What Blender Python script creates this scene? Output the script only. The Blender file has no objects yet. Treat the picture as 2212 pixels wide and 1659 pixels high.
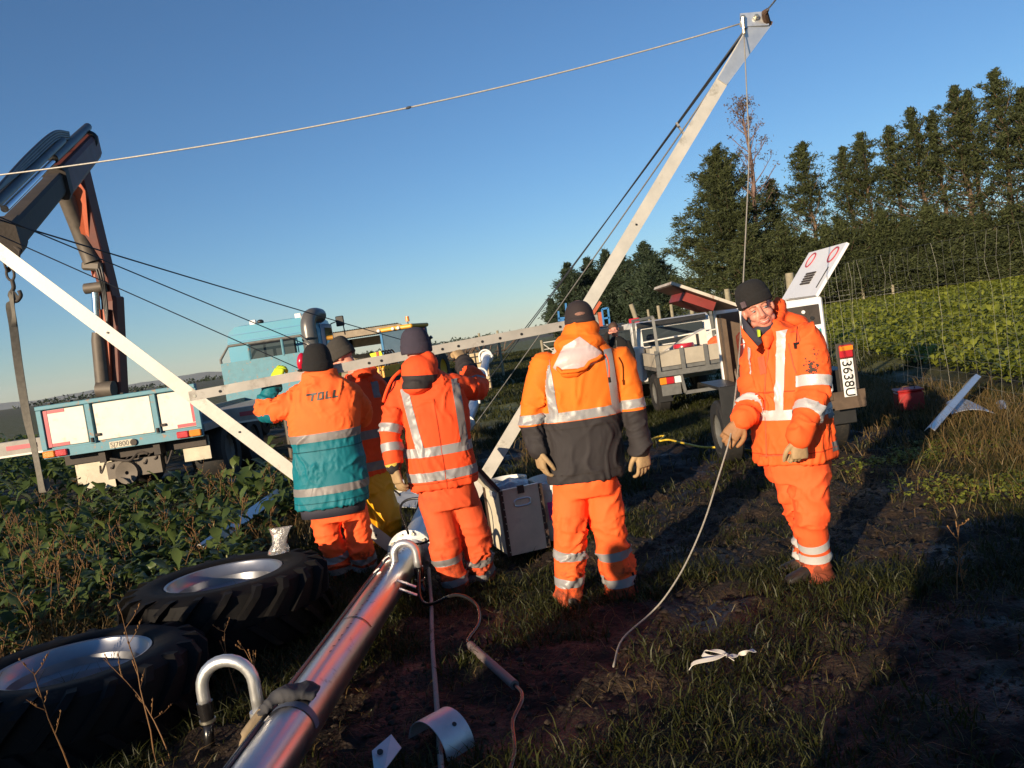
import bpy, bmesh, math, random
import numpy as np
from mathutils import Vector, Matrix, Quaternion, noise

# ------------------------------------------------------------------ camera, sky, sun, exposure
SC = bpy.context.scene
COL = SC.collection
CAM_H = 1.68
PITCH = math.radians(3.42)
ROLL = math.radians(8.44)
FPX, PW, PH = 1790.0, 2212.0, 1659.0
_fw = Vector((0, math.cos(PITCH), -math.sin(PITCH)))
_up0 = Vector((0, math.sin(PITCH), math.cos(PITCH)))
_rt0 = Vector((1, 0, 0))
CR = _rt0 * math.cos(ROLL) - _up0 * math.sin(ROLL)
CU = _rt0 * math.sin(ROLL) + _up0 * math.cos(ROLL)
CAM = Vector((0, 0, CAM_H))
cd = bpy.data.cameras.new('camera')
cd.sensor_width = 36.0
cd.lens = FPX / PW * 36.0
cd.clip_start = 0.05
cd.clip_end = 60000
co = bpy.data.objects.new('camera', cd)
COL.objects.link(co)
m3 = Matrix((CR, CU, -_fw)).transposed()
co.matrix_world = Matrix.Translation(CAM) @ m3.to_4x4()
SC.camera = co

SUN_EL = math.radians(12.0)
SUN_AZ = math.radians(33.0)      # shadows run this far to the right of straight ahead
SHADOW = Vector((math.sin(SUN_AZ), math.cos(SUN_AZ), 0))
SUN_FROM = Vector((-SHADOW.x * math.cos(SUN_EL), -SHADOW.y * math.cos(SUN_EL), math.sin(SUN_EL)))
world = bpy.data.worlds.new('World')
SC.world = world
world.use_nodes = True
wn = world.node_tree
wn.nodes.clear()
sky = wn.nodes.new('ShaderNodeTexSky')
sky.sky_type = 'NISHITA'
sky.sun_disc = False
sky.sun_elevation = SUN_EL
sky.sun_rotation = math.atan2(SUN_FROM.x, SUN_FROM.y)
sky.altitude = 30
sky.air_density = 1.0
sky.dust_density = 0.0
sky.ozone_density = 5.0
bg = wn.nodes.new('ShaderNodeBackground')
bg.inputs['Strength'].default_value = 0.085
wo = wn.nodes.new('ShaderNodeOutputWorld')
wn.links.new(sky.outputs[0], bg.inputs['Color'])
wn.links.new(bg.outputs[0], wo.inputs['Surface'])
sd = bpy.data.lights.new('sun', 'SUN')
sd.energy = 5.0
sd.angle = math.radians(0.5)
sd.color = (1.0, 0.80, 0.56)
so = bpy.data.objects.new('sun', sd)
COL.objects.link(so)
so.rotation_euler = (-SUN_FROM).to_track_quat('-Z', 'Y').to_euler()
so.location = (-20, -30, 30)
SC.view_settings.view_transform = 'Standard'
SC.view_settings.look = 'None'
SC.view_settings.gamma = 1.0
SC.view_settings.exposure = 0.62
SC.render.film_transparent = False
SC.cycles.max_bounces = 6
SC.cycles.transparent_max_bounces = 6
SC.cycles.use_denoising = True

# ------------------------------------------------------------------ helpers
R = math.radians
rnd = random.Random(11)

def ray(u, v):
    return CR * ((u - PW / 2) / FPX) + CU * (-(v - PH / 2) / FPX) + _fw

def D(u, v, y):
    """point of the place at world depth y that lies in direction (u, v)"""
    d = ray(u, v)
    return CAM + d * (y / d.y)

def G(u, v, z=0.0):
    d = ray(u, v)
    return CAM + d * ((z - CAM_H) / d.z)

def pix(p):
    q = Vector(p) - CAM
    w = q.dot(_fw)
    return (PW / 2 + FPX * q.dot(CR) / w, PH / 2 - FPX * q.dot(CU) / w)

MATS = {}
def nt(m):
    return m.node_tree.nodes, m.node_tree.links

def mat(name, col, rough=0.6, metal=0.0, var=0.15, vscale=6.0, bump=0.0, bscale=40.0, spec=0.5, col2=None, patch=0.0, pscale=3.0, pcut=0.55, sheen=0.0, coat=0.0, rvar=0.1, trans=0.0, psoft=0.06):
    """principled paint/metal/cloth with fine colour variation, optional second-colour patches (wear, rust, dirt) and bump"""
    if name in MATS:
        return MATS[name]
    m = bpy.data.materials.new(name)
    m.use_nodes = True
    N, L = nt(m)
    b = N['Principled BSDF']
    b.inputs['Roughness'].default_value = rough
    b.inputs['Metallic'].default_value = metal
    b.inputs['Specular IOR Level'].default_value = spec
    if coat:
        b.inputs['Coat Weight'].default_value = coat
    if sheen:
        b.inputs['Sheen Weight'].default_value = sheen
    if trans:
        b.inputs['Transmission Weight'].default_value = trans
    tc = N.new('ShaderNodeTexCoord')
    n1 = N.new('ShaderNodeTexNoise')
    n1.inputs['Scale'].default_value = vscale
    n1.inputs['Detail'].default_value = 5
    n1.inputs['Roughness'].default_value = 0.65
    L.new(tc.outputs['Object'], n1.inputs['Vector'])
    r = N.new('ShaderNodeMapRange')
    r.inputs['From Min'].default_value = 0.25
    r.inputs['From Max'].default_value = 0.75
    r.inputs['To Min'].default_value = 1.0 - var
    r.inputs['To Max'].default_value = 1.0 + var
    L.new(n1.outputs['Fac'], r.inputs['Value'])
    mul = N.new('ShaderNodeVectorMath')
    mul.operation = 'SCALE'
    mul.inputs[0].default_value = col[:3]
    L.new(r.outputs[0], mul.inputs['Scale'])
    out = mul.outputs[0]
    if col2 is not None:
        n2 = N.new('ShaderNodeTexNoise')
        n2.inputs['Scale'].default_value = pscale
        n2.inputs['Detail'].default_value = 7
        n2.inputs['Roughness'].default_value = 0.7
        L.new(tc.outputs['Object'], n2.inputs['Vector'])
        r2 = N.new('ShaderNodeMapRange')
        r2.inputs['From Min'].default_value = pcut
        r2.inputs['From Max'].default_value = pcut + psoft
        r2.inputs['To Max'].default_value = patch
        L.new(n2.outputs['Fac'], r2.inputs['Value'])
        mx = N.new('ShaderNodeMix')
        mx.data_type = 'RGBA'
        L.new(r2.outputs[0], mx.inputs['Factor'])
        L.new(out, mx.inputs[6])
        mx.inputs[7].default_value = (*col2[:3], 1)
        out = mx.outputs[2]
        if metal > 0.3:
            r4 = N.new('ShaderNodeMapRange')
            r4.inputs['To Min'].default_value = metal
            r4.inputs['To Max'].default_value = metal * 0.4
            L.new(r2.outputs[0], r4.inputs['Value'])
            L.new(r4.outputs[0], b.inputs['Metallic'])
    L.new(out, b.inputs['Base Color'])
    if rvar:
        r3 = N.new('ShaderNodeMapRange')
        r3.inputs['To Min'].default_value = max(0.02, rough - rvar)
        r3.inputs['To Max'].default_value = min(1, rough + rvar)
        L.new(n1.outputs['Fac'], r3.inputs['Value'])
        L.new(r3.outputs[0], b.inputs['Roughness'])
    if bump:
        nb = N.new('ShaderNodeTexNoise')
        nb.inputs['Scale'].default_value = bscale
        nb.inputs['Detail'].default_value = 4
        L.new(tc.outputs['Object'], nb.inputs['Vector'])
        bp = N.new('ShaderNodeBump')
        bp.inputs['Strength'].default_value = bump
        bp.inputs['Distance'].default_value = 0.01
        L.new(nb.outputs['Fac'], bp.inputs['Height'])
        L.new(bp.outputs[0], b.inputs['Normal'])
    MATS[name] = m
    return m

ORG = {}

def link(o, parent=None):
    COL.objects.link(o)
    if parent is not None:
        o.parent = parent
        ORG[o.name] = ORG[parent.name]
    return o

def tag(o, label=None, cat=None, group=None, kind=None):
    if label: o['label'] = label
    if cat: o['category'] = cat
    if group: o['group'] = group
    if kind: o['kind'] = kind
    return o

def thing(name, label, cat, loc, group=None):
    o = bpy.data.objects.new(name, None)
    o.empty_display_size = 0.2
    COL.objects.link(o)
    o.location = Vector(loc)
    ORG[o.name] = Vector(loc)
    return tag(o, label, cat, group)

def frame(d, up=(0, 0, 1)):
    """orthonormal (x, y, d) frame with y as close to up as may be"""
    d = Vector(d).normalized()
    up = Vector(up)
    x = up.cross(d)
    if x.length < 1e-4:
        x = Vector((1, 0, 0)).cross(d)
        if x.length < 1e-4:
            x = Vector((0, 1, 0)).cross(d)
    x.normalize()
    return x, d.cross(x).normalized(), d

class MB:
    """collects shapes for ONE mesh object"""
    def __init__(s):
        s.v, s.f, s.mi, s.cur = [], [], [], 0
    def m(s, i):
        s.cur = i
        return s
    def add(s, vs, fs):
        k = len(s.v)
        s.v.extend(Vector(p) for p in vs)
        for f in fs:
            s.f.append(tuple(i + k for i in f))
            s.mi.append(s.cur)
        return s
    def box(s, c, size, rot=None, ch=0.0):
        c = Vector(c)
        hx, hy, hz = size[0] / 2, size[1] / 2, size[2] / 2
        rot = rot or Matrix.Identity(3)
        if ch <= 0:
            vs = [c + rot @ Vector((x * hx, y * hy, z * hz)) for x in (-1, 1) for y in (-1, 1) for z in (-1, 1)]
            return s.add(vs, [(0, 1, 3, 2), (4, 6, 7, 5), (0, 4, 5, 1), (2, 3, 7, 6), (0, 2, 6, 4), (1, 5, 7, 3)])
        vs, k = [], {}
        for x in (-1, 1):
            for y in (-1, 1):
                for z in (-1, 1):
                    for a in range(3):
                        q = [x * (hx - ch), y * (hy - ch), z * (hz - ch)]
                        q[a] = (x, y, z)[a] * (hx, hy, hz)[a]
                        k[(x, y, z, a)] = len(vs)
                        vs.append(c + rot @ Vector(q))
        fs = []
        for a in range(3):
            b, d = (a + 1) % 3, (a + 2) % 3
            for sg in (-1, 1):
                quad = []
                for (p, q) in ((-1, -1), (1, -1), (1, 1), (-1, 1)):
                    t = [0, 0, 0]; t[a] = sg; t[b] = p; t[d] = q
                    quad.append(k[(*t, a)])
                fs.append(tuple(quad if sg > 0 else quad[::-1]))
            for p in (-1, 1):
                for q in (-1, 1):
                    t0 = [0, 0, 0]; t1 = [0, 0, 0]
                    t0[a] = -1; t1[a] = 1
                    t0[b] = t1[b] = p; t0[d] = t1[d] = q
                    e = (k[(*t0, b)], k[(*t1, b)], k[(*t1, d)], k[(*t0, d)])
                    fs.append(e if p * q > 0 else e[::-1])
        for x in (-1, 1):
            for y in (-1, 1):
                for z in (-1, 1):
                    t = tuple(k[(x, y, z, a)] for a in range(3))
                    fs.append(t if x * y * z > 0 else t[::-1])
        return s.add(vs, fs)
    def beam(s, p0, p1, w, h, up=(0, 0, 1), ch=0.0):
        p0, p1 = Vector(p0), Vector(p1)
        x, y, z = frame(p1 - p0, up)
        return s.box((p0 + p1) / 2, (w, h, (p1 - p0).length), Matrix((x, y, z)).transposed(), ch)
    def sweep(s, poly, p0, p1, up=(0, 0, 1)):
        """closed 2-D outline pushed from p0 to p1"""
        p0, p1 = Vector(p0), Vector(p1)
        x, y, z = frame(p1 - p0, up)
        n = len(poly)
        vs = [p0 + x * a + y * b for a, b in poly] + [p1 + x * a + y * b for a, b in poly]
        fs = [(i, (i + 1) % n, n + (i + 1) % n, n + i) for i in range(n)]
        fs += [tuple(range(n))[::-1], tuple(range(n, 2 * n))]
        return s.add(vs, fs)
    def prism(s, pts, off):
        """polygon of 3-D points thickened by the vector off"""
        pts = [Vector(p) for p in pts]
        off = Vector(off)
        n = len(pts)
        vs = pts + [p + off for p in pts]
        fs = [(i, (i + 1) % n, n + (i + 1) % n, n + i) for i in range(n)]
        fs += [tuple(range(n))[::-1], tuple(range(n, 2 * n))]
        return s.add(vs, fs)
    def tube(s, pts, rad, n=10, cap=True, up=(0, 0, 1)):
        pts = [Vector(p) for p in pts]
        if not hasattr(rad, '__len__'):
            rad = [rad] * len(pts)
        rings, x = [], None
        for i, p in enumerate(pts):
            d = (pts[min(i + 1, len(pts) - 1)] - pts[max(i - 1, 0)]).normalized()
            if x is None:
                x = frame(d, up)[0]
            x = (x - d * x.dot(d))
            x = x.normalized() if x.length > 1e-6 else frame(d, up)[0]
            y = d.cross(x)
            rings.append([p + (x * math.cos(a) + y * math.sin(a)) * rad[i] for a in (2 * math.pi * k / n for k in range(n))])
        return s.rings(rings, cap)
    def rings(s, rings, cap=True, close=False):
        n = len(rings[0])
        vs = [p for r in rings for p in r]
        fs = []
        for i in range(len(rings) - 1):
            for k in range(n):
                k2 = (k + 1) % n
                fs.append((i * n + k, i * n + k2, (i + 1) * n + k2, (i + 1) * n + k))
        if close:
            i = len(rings) - 1
            for k in range(n):
                k2 = (k + 1) % n
                fs.append((i * n + k, i * n + k2, k2, k))
        elif cap:
            fs.append(tuple(range(n))[::-1])
            fs.append(tuple((len(rings) - 1) * n + k for k in range(n)))
        return s.add(vs, fs)
    def ell(s, c, ax, ay, az, n=14, m=9):
        c, ax, ay, az = Vector(c), Vector(ax), Vector(ay), Vector(az)
        rr = []
        for i in range(1, m):
            t = math.pi * i / m
            rr.append([c - az * math.cos(t) + (ax * math.cos(a) + ay * math.sin(a)) * math.sin(t) for a in (2 * math.pi * k / n for k in range(n))])
        k0 = len(s.v)
        s.rings(rr, cap=False)
        b, t = len(s.v), len(s.v) + 1
        s.v += [c - az, c + az]
        for k in range(n):
            k2 = (k + 1) % n
            s.f.append((b, k0 + k2, k0 + k)); s.mi.append(s.cur)
            o = k0 + (m - 2) * n
            s.f.append((t, o + k, o + k2)); s.mi.append(s.cur)
        return s
    def sph(s, c, r, n=12, m=8):
        return s.ell(c, (r, 0, 0), (0, r, 0), (0, 0, r), n, m)
    def lathe(s, c, axis, prof, n=32, ang=None, up=(0, 0, 1)):
        """profile [(radius, height along axis)], closed ring profile when first == last"""
        x, y, z = frame(axis, up)
        c = Vector(c)
        closed = prof[0] == prof[-1]
        P = prof[:-1] if closed else prof
        rr = [[c + (x * math.cos(a) + y * math.sin(a)) * r + z * h for a in (2 * math.pi * k / n for k in range(n))] for r, h in P]
        if closed:
            rr2 = rr
            return s.rings(rr2, cap=False, close=True)
        return s.rings(rr, cap=True)
    def disc(s, c, nrm, r, th=0.004, n=16):
        nrm = Vector(nrm).normalized()
        return s.tube([Vector(c) - nrm * th / 2, Vector(c) + nrm * th / 2], r, n)
    def mesh(s, name, off=Vector((0, 0, 0))):
        me = bpy.data.meshes.new(name)
        me.from_pydata([tuple(p - off) for p in s.v], [], s.f)
        return me
    def build(s, name, mats, parent=None, smooth=False, label=None, cat=None, group=None, kind=None, fix=True):
        off = ORG[parent.name] if parent is not None else Vector((0, 0, 0))
        me = s.mesh(name, off)
        if not isinstance(mats, (list, tuple)):
            mats = [mats]
        for x in mats:
            me.materials.append(x)
        if len(mats) > 1:
            me.polygons.foreach_set('material_index', s.mi)
        if fix:
            bm = bmesh.new(); bm.from_mesh(me)
            bmesh.ops.recalc_face_normals(bm, faces=bm.faces)
            bm.to_mesh(me); bm.free()
        if smooth is True:
            me.polygons.foreach_set('use_smooth', [True] * len(me.polygons))
        elif smooth:
            me.polygons.foreach_set('use_smooth', [True] * len(me.polygons))
            me.set_sharp_from_angle(angle=R(smooth))
        o = bpy.data.objects.new(name, me)
        link(o, parent)
        if parent is None:
            ORG[o.name] = Vector((0, 0, 0))
        return tag(o, label, cat, group, kind)

def npmesh(name, V, F, mats, parent=None, mi=None, smooth=False, colors=None):
    """big meshes straight from numpy: V (n,3), F (m,k) all the same length"""
    me = bpy.data.meshes.new(name)
    V = np.asarray(V, dtype=np.float32); F = np.asarray(F, dtype=np.int32)
    k = F.shape[1]
    me.vertices.add(len(V)); me.vertices.foreach_set('co', V.ravel())
    me.loops.add(F.size); me.loops.foreach_set('vertex_index', F.ravel())
    me.polygons.add(len(F))
    me.polygons.foreach_set('loop_start', np.arange(0, F.size, k, dtype=np.int32))
    if mi is not None:
        me.polygons.foreach_set('material_index', np.asarray(mi, dtype=np.int32))
    me.update(calc_edges=True)
    if smooth:
        me.polygons.foreach_set('use_smooth', np.ones(len(F), dtype=bool))
    if colors is not None:
        a = me.color_attributes.new('tint', 'FLOAT_COLOR', 'POINT')
        c = np.ones((len(V), 4), dtype=np.float32); c[:, :3] = colors
        a.data.foreach_set('color', c.ravel())
    for x in (mats if isinstance(mats, (list, tuple)) else [mats]):
        me.materials.append(x)
    me.validate()
    o = bpy.data.objects.new(name, me)
    link(o, parent)
    if parent is None:
        ORG[o.name] = Vector((0, 0, 0))
    return o

def bez(p, n=24):
    """smooth Catmull-Rom through points"""
    p = [Vector(q) for q in p]
    q = [p[0] * 2 - p[1]] + p + [p[-1] * 2 - p[-2]]
    out = []
    segs = len(p) - 1
    for i in range(segs):
        a, b, c, d = q[i], q[i + 1], q[i + 2], q[i + 3]
        m = max(2, n // segs)
        for k in range(m):
            t = k / m
            out.append(0.5 * ((2 * b) + (c - a) * t + (2 * a - 5 * b + 4 * c - d) * t * t + (3 * b - a - 3 * c + d) * t ** 3))
    out.append(p[-1])
    return out

def sag(a, b, s, n=24):
    a, b = Vector(a), Vector(b)
    return [a.lerp(b, i / n) - Vector((0, 0, 4 * s * (i / n) * (1 - i / n))) for i in range(n + 1)]

def remeshed(mb, voxel, smooth_iter=3, factor=0.5):
    """one continuous surface from overlapping closed shapes"""
    me = mb.mesh('tmp')
    bm = bmesh.new(); bm.from_mesh(me)
    bmesh.ops.recalc_face_normals(bm, faces=bm.faces)
    bm.to_mesh(me); bm.free()
    o = bpy.data.objects.new('tmp', me)
    COL.objects.link(o)
    md = o.modifiers.new('r', 'REMESH'); md.mode = 'VOXEL'; md.voxel_size = voxel
    if smooth_iter:
        ms = o.modifiers.new('s', 'SMOOTH'); ms.factor = factor; ms.iterations = smooth_iter
    dg = bpy.context.evaluated_depsgraph_get()
    me2 = bpy.data.meshes.new_from_object(o.evaluated_get(dg))
    bpy.data.objects.remove(o); bpy.data.meshes.remove(me)
    return me2

def text_mesh(body, size, m, name, parent, origin, xdir, ydir, extrude=0.001, bold=0.0, shear=0.0, align='LEFT', label=None):
    cu = bpy.data.curves.new('t', 'FONT')
    cu.body = body; cu.size = size; cu.extrude = extrude; cu.offset = bold; cu.shear = shear; cu.align_x = align
    o = bpy.data.objects.new('t', cu)
    COL.objects.link(o)
    dg = bpy.context.evaluated_depsgraph_get()
    me = bpy.data.meshes.new_from_object(o.evaluated_get(dg))
    bpy.data.objects.remove(o)
    x = Vector(xdir).normalized(); y = Vector(ydir).normalized(); z = x.cross(y)
    M = Matrix((x, y, z)).transposed()
    off = ORG[parent.name] if parent is not None else Vector((0, 0, 0))
    for v in me.vertices:
        v.co = Vector(origin) + M @ v.co - off
    me.materials.clear(); me.materials.append(m)
    ob = bpy.data.objects.new(name, me)
    link(ob, parent)
    if label: ob['label'] = label
    return ob

# ------------------------------------------------------------------ terrain
rng = np.random.default_rng(5)
_perm = rng.permutation(512)
_val = rng.random(512)

def vnoise(x, y, seed=0):
    x = np.asarray(x, dtype=np.float64) + seed * 17.3; y = np.asarray(y, dtype=np.float64) + seed * 9.7
    xi = np.floor(x).astype(int); yi = np.floor(y).astype(int)
    fx = x - xi; fy = y - yi
    fx = fx * fx * (3 - 2 * fx); fy = fy * fy * (3 - 2 * fy)
    def h(a, b):
        return _val[_perm[(_perm[a % 512] + b) % 512]]
    return (h(xi, yi) * (1 - fx) + h(xi + 1, yi) * fx) * (1 - fy) + (h(xi, yi + 1) * (1 - fx) + h(xi + 1, yi + 1) * fx) * fy

def fbm(x, y, o=4, seed=0):
    t, a, s = 0, 0.5, 1.0
    for k in range(o):
        t = t + a * vnoise(x * s, y * s, seed + k)
        a *= 0.5; s *= 2.03
    return t / (1 - 0.5 ** o)

def sstep(a, b, x):
    t = np.clip((x - a) / (b - a), 0, 1)
    return t * t * (3 - 2 * t)

def fence_x(y):
    return 4.6 + 0.1 * y

def grassy(x, y):
    """0 bare mud .. 1 thick grass"""
    g = sstep(0.40, 0.56, fbm(x * 1.3, y * 1.3, 4, 3))
    track = np.exp(-((x - 2.15 - 0.06 * y) / 1.0) ** 2) * sstep(4.3, 5.2, y) * (1 - sstep(9.5, 11.5, y))
    track2 = np.exp(-((x - 1.3) / 0.55) ** 2) * sstep(5.0, 5.8, y) * (1 - sstep(7.4, 8.2, y))
    near = np.exp(-((x - 1.7) / 1.0) ** 2) * (1 - sstep(3.9, 4.6, y)) * 0.7
    return np.clip(g * (1 - 0.9 * np.clip(track + track2 + near, 0, 1)), 0, 1)

def gh(x, y):
    x = np.asarray(x, dtype=np.float64); y = np.asarray(y, dtype=np.float64)
    d = np.sqrt(x * x + y * y)
    f = 1 - sstep(14, 40, d)
    g = grassy(x, y)
    h = (fbm(x * 0.7, y * 0.7, 3, 1) - 0.5) * 0.08
    h = h + (fbm(x * 5.5, y * 5.5, 3, 8) - 0.5) * (0.03 + 0.085 * (1 - g))
    h = h + (fbm(x * 15, y * 15, 2, 12) - 0.5) * 0.03 * (1 - g)
    dip = 0.13 * sstep(10.5, 13.5, y) * (1 - sstep(24, 34, y)) * sstep(-0.5, 2.0, x) * (1 - sstep(5.2, 6.6, x - 0.1 * y))
    return h * f - 0.02 * f - dip

def axis(lo, hi, n0, n1, ext_lo, ext_hi, nfar):
    core = np.linspace(lo, hi, n0)
    step = core[1] - core[0]
    up = hi + np.cumsum(step * np.geomspace(1.1, (ext_hi - hi) / step / nfar * 6, nfar))
    dn = lo - np.cumsum(step * np.geomspace(1.1, max(1.2, (lo - ext_lo) / step / n1 * 6), n1))
    return np.concatenate([dn[::-1], core, up])

gx = axis(-4.2, 6.2, 300, 60, -9000, 9000, 60)
gy = axis(2.2, 11.5, 280, 24, -300, 14000, 80)
X, Y = np.meshgrid(gx, gy)
Z = gh(X, Y)
V = np.stack([X, Y, Z], -1).reshape(-1, 3)
nx, ny = len(gx), len(gy)
idx = np.arange(nx * ny).reshape(ny, nx)
F = np.stack([idx[:-1, :-1], idx[:-1, 1:], idx[1:, 1:], idx[1:, :-1]], -1).reshape(-1, 4)
x, y = V[:, 0], V[:, 1]
def mixc(a, b, t):
    return a * (1 - t[:, None]) + np.array(b) * t[:, None]
mud = np.array([0.027, 0.016, 0.009])
c = np.repeat(mud[None], len(V), 0)
c = mixc(c, (0.013, 0.0075, 0.0045), sstep(0.4, 0.65, fbm(x * 2.2, y * 2.2, 4, 21)))
c = mixc(c, (0.014, 0.014, 0.005), grassy(x, y) * 0.85)
kale = sstep(-1.9, -2.6, x) * sstep(1.0, 2.0, y)
c = mixc(c, (0.040, 0.032, 0.016), kale * (1 - sstep(20, 30, y)))
pad = sstep(11, 20, y)
pcol = fbm(x * 0.05, y * 0.05, 3, 30)
c = mixc(c, (0.13, 0.135, 0.04), pad * (x > -2.5))
c = mixc(c, (0.06, 0.045, 0.024), sstep(0.55, 0.7, fbm(x * 0.3, y * 0.12, 4, 33)) * sstep(11, 14, y) * (1 - sstep(35, 45, y)) * (x < 4))
c = mixc(c, (0.11, 0.105, 0.035), sstep(22, 30, y) * (x < -2.5))
c = mixc(c, (0.11, 0.085, 0.045), sstep(0.45, 0.6, pcol) * sstep(120, 200, y))
c = mixc(c, (0.040, 0.045, 0.014), (x > fence_x(y) + 0.2) * (y > 5) * (y < 67) * (x > 12 + 0.19 * (y - 20)))
strip = (x > 10) * np.exp(-((y - 68.5 + 0.02 * x) / 1.6) ** 2)
c = mixc(c, (0.10, 0.05, 0.028), strip)

m = bpy.data.materials.new('field_soil'); m.use_nodes = True
N, L = nt(m)
b = N['Principled BSDF']; b.inputs['Roughness'].default_value = 0.78; b.inputs['Specular IOR Level'].default_value = 0.35
at = N.new('ShaderNodeAttribute'); at.attribute_name = 'tint'
tc = N.new('ShaderNodeTexCoord')
n1 = N.new('ShaderNodeTexNoise'); n1.inputs['Scale'].default_value = 9; n1.inputs['Detail'].default_value = 8; n1.inputs['Roughness'].default_value = 0.7
L.new(tc.outputs['Object'], n1.inputs['Vector'])
rr = N.new('ShaderNodeMapRange'); rr.inputs['From Min'].default_value = 0.3; rr.inputs['From Max'].default_value = 0.72; rr.inputs['To Min'].default_value = 0.45; rr.inputs['To Max'].default_value = 1.5
L.new(n1.outputs['Fac'], rr.inputs['Value'])
vm = N.new('ShaderNodeVectorMath'); vm.operation = 'SCALE'
L.new(at.outputs['Color'], vm.inputs[0]); L.new(rr.outputs[0], vm.inputs['Scale'])
L.new(vm.outputs[0], b.inputs['Base Color'])
rw = N.new('ShaderNodeMapRange'); rw.inputs['From Min'].default_value = 0.35; rw.inputs['From Max'].default_value = 0.6; rw.inputs['To Min'].default_value = 0.45; rw.inputs['To Max'].default_value = 0.95
nw = N.new('ShaderNodeTexNoise'); nw.inputs['Scale'].default_value = 1.7; nw.inputs['Detail'].default_value = 5
L.new(tc.outputs['Object'], nw.inputs['Vector']); L.new(nw.outputs['Fac'], rw.inputs['Value']); L.new(rw.outputs[0], b.inputs['Roughness'])
nb = N.new('ShaderNodeTexNoise'); nb.inputs['Scale'].default_value = 38; nb.inputs['Detail'].default_value = 5
L.new(tc.outputs['Object'], nb.inputs['Vector'])
bp = N.new('ShaderNodeBump'); bp.inputs['Strength'].default_value = 0.7; bp.inputs['Distance'].default_value = 0.03
L.new(nb.outputs['Fac'], bp.inputs['Height']); L.new(bp.outputs[0], b.inputs['Normal'])
ground = npmesh('ground', V, F, m, smooth=True, colors=c)
tag(ground, kind='structure')

def gz(x, y):
    return float(gh(np.array([x]), np.array([y]))[0])

# ------------------------------------------------------------------ foliage materials
def leafmat(name, c1, c2, c3=None, rough=0.5, scale=0.6, transl=0.35, tint=False):
    m = bpy.data.materials.new(name); m.use_nodes = True
    N, L = nt(m)
    b = N['Principled BSDF']; b.inputs['Roughness'].default_value = rough
    b.inputs['Specular IOR Level'].default_value = 0.35
    geo = N.new('ShaderNodeNewGeometry')
    rp = N.new('ShaderNodeValToRGB')
    e = rp.color_ramp.elements
    e[0].position = 0.1; e[0].color = (*c1, 1)
    e[1].position = 0.8; e[1].color = (*c2, 1)
    if c3:
        k = rp.color_ramp.elements.new(0.93); k.color = (*c3, 1)
    tc = N.new('ShaderNodeTexCoord')
    nz = N.new('ShaderNodeTexNoise'); nz.inputs['Scale'].default_value = scale; nz.inputs['Detail'].default_value = 3
    L.new(tc.outputs['Object'], nz.inputs['Vector'])
    mx = N.new('ShaderNodeMath'); mx.operation = 'MULTIPLY_ADD'
    mx.inputs[1].default_value = 0.55
    L.new(geo.outputs['Random Per Island'], mx.inputs[0])
    m2 = N.new('ShaderNodeMath'); m2.operation = 'MULTIPLY'; m2.inputs[1].default_value = 0.62
    L.new(nz.outputs['Fac'], m2.inputs[0]); L.new(m2.outputs[0], mx.inputs[2])
    m3 = N.new('ShaderNodeMath'); m3.operation = 'SUBTRACT'; m3.inputs[1].default_value = 0.08
    L.new(mx.outputs[0], m3.inputs[0])
    L.new(m3.outputs[0], rp.inputs['Fac'])
    L.new(rp.outputs['Color'], b.inputs['Base Color'])
    tr = N.new('ShaderNodeBsdfTranslucent')
    L.new(rp.outputs['Color'], tr.inputs['Color'])
    ms = N.new('ShaderNodeMixShader'); ms.inputs[0].default_value = transl
    L.new(b.outputs[0], ms.inputs[1]); L.new(tr.outputs[0], ms.inputs[2])
    L.new(ms.outputs[0], N['Material Output'].inputs['Surface'])
    return m

M_grass = leafmat('grass_blade', (0.010, 0.013, 0.004), (0.050, 0.056, 0.011), (0.15, 0.10, 0.03), scale=1.2)
M_dry = leafmat('dry_grass', (0.055, 0.055, 0.014), (0.20, 0.125, 0.05), (0.32, 0.21, 0.09), scale=0.8)
M_kale = leafmat('kale_leaf', (0.028, 0.052, 0.016), (0.12, 0.165, 0.045), (0.30, 0.24, 0.07), rough=0.38, scale=1.0)
M_stalk = leafmat('weed_stalk', (0.16, 0.075, 0.03), (0.32, 0.18, 0.075), rough=0.7)
M_beet = leafmat('beet_leaf', (0.085, 0.115, 0.014), (0.26, 0.28, 0.04), (0.34, 0.17, 0.06), rough=0.4, scale=0.5)
M_cypress = leafmat('cypress_foliage', (0.008, 0.014, 0.006), (0.064, 0.078, 0.022), (0.12, 0.118, 0.034), rough=0.75, scale=0.35, transl=0.15)
M_pine = leafmat('pine_needles', (0.010, 0.022, 0.013), (0.036, 0.055, 0.025), rough=0.7, scale=0.3, transl=0.12)
M_gum = leafmat('gum_foliage', (0.06, 0.048, 0.042), (0.14, 0.105, 0.09), rough=0.7, scale=0.5, transl=0.2)
M_bark = mat('bark', (0.13, 0.085, 0.055), 0.9, var=0.4, vscale=4, bump=0.6, bscale=12)
M_redbark = mat('red_bark', (0.16, 0.10, 0.08), 0.85, var=0.3, vscale=3, bump=0.4, bscale=12)

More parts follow.
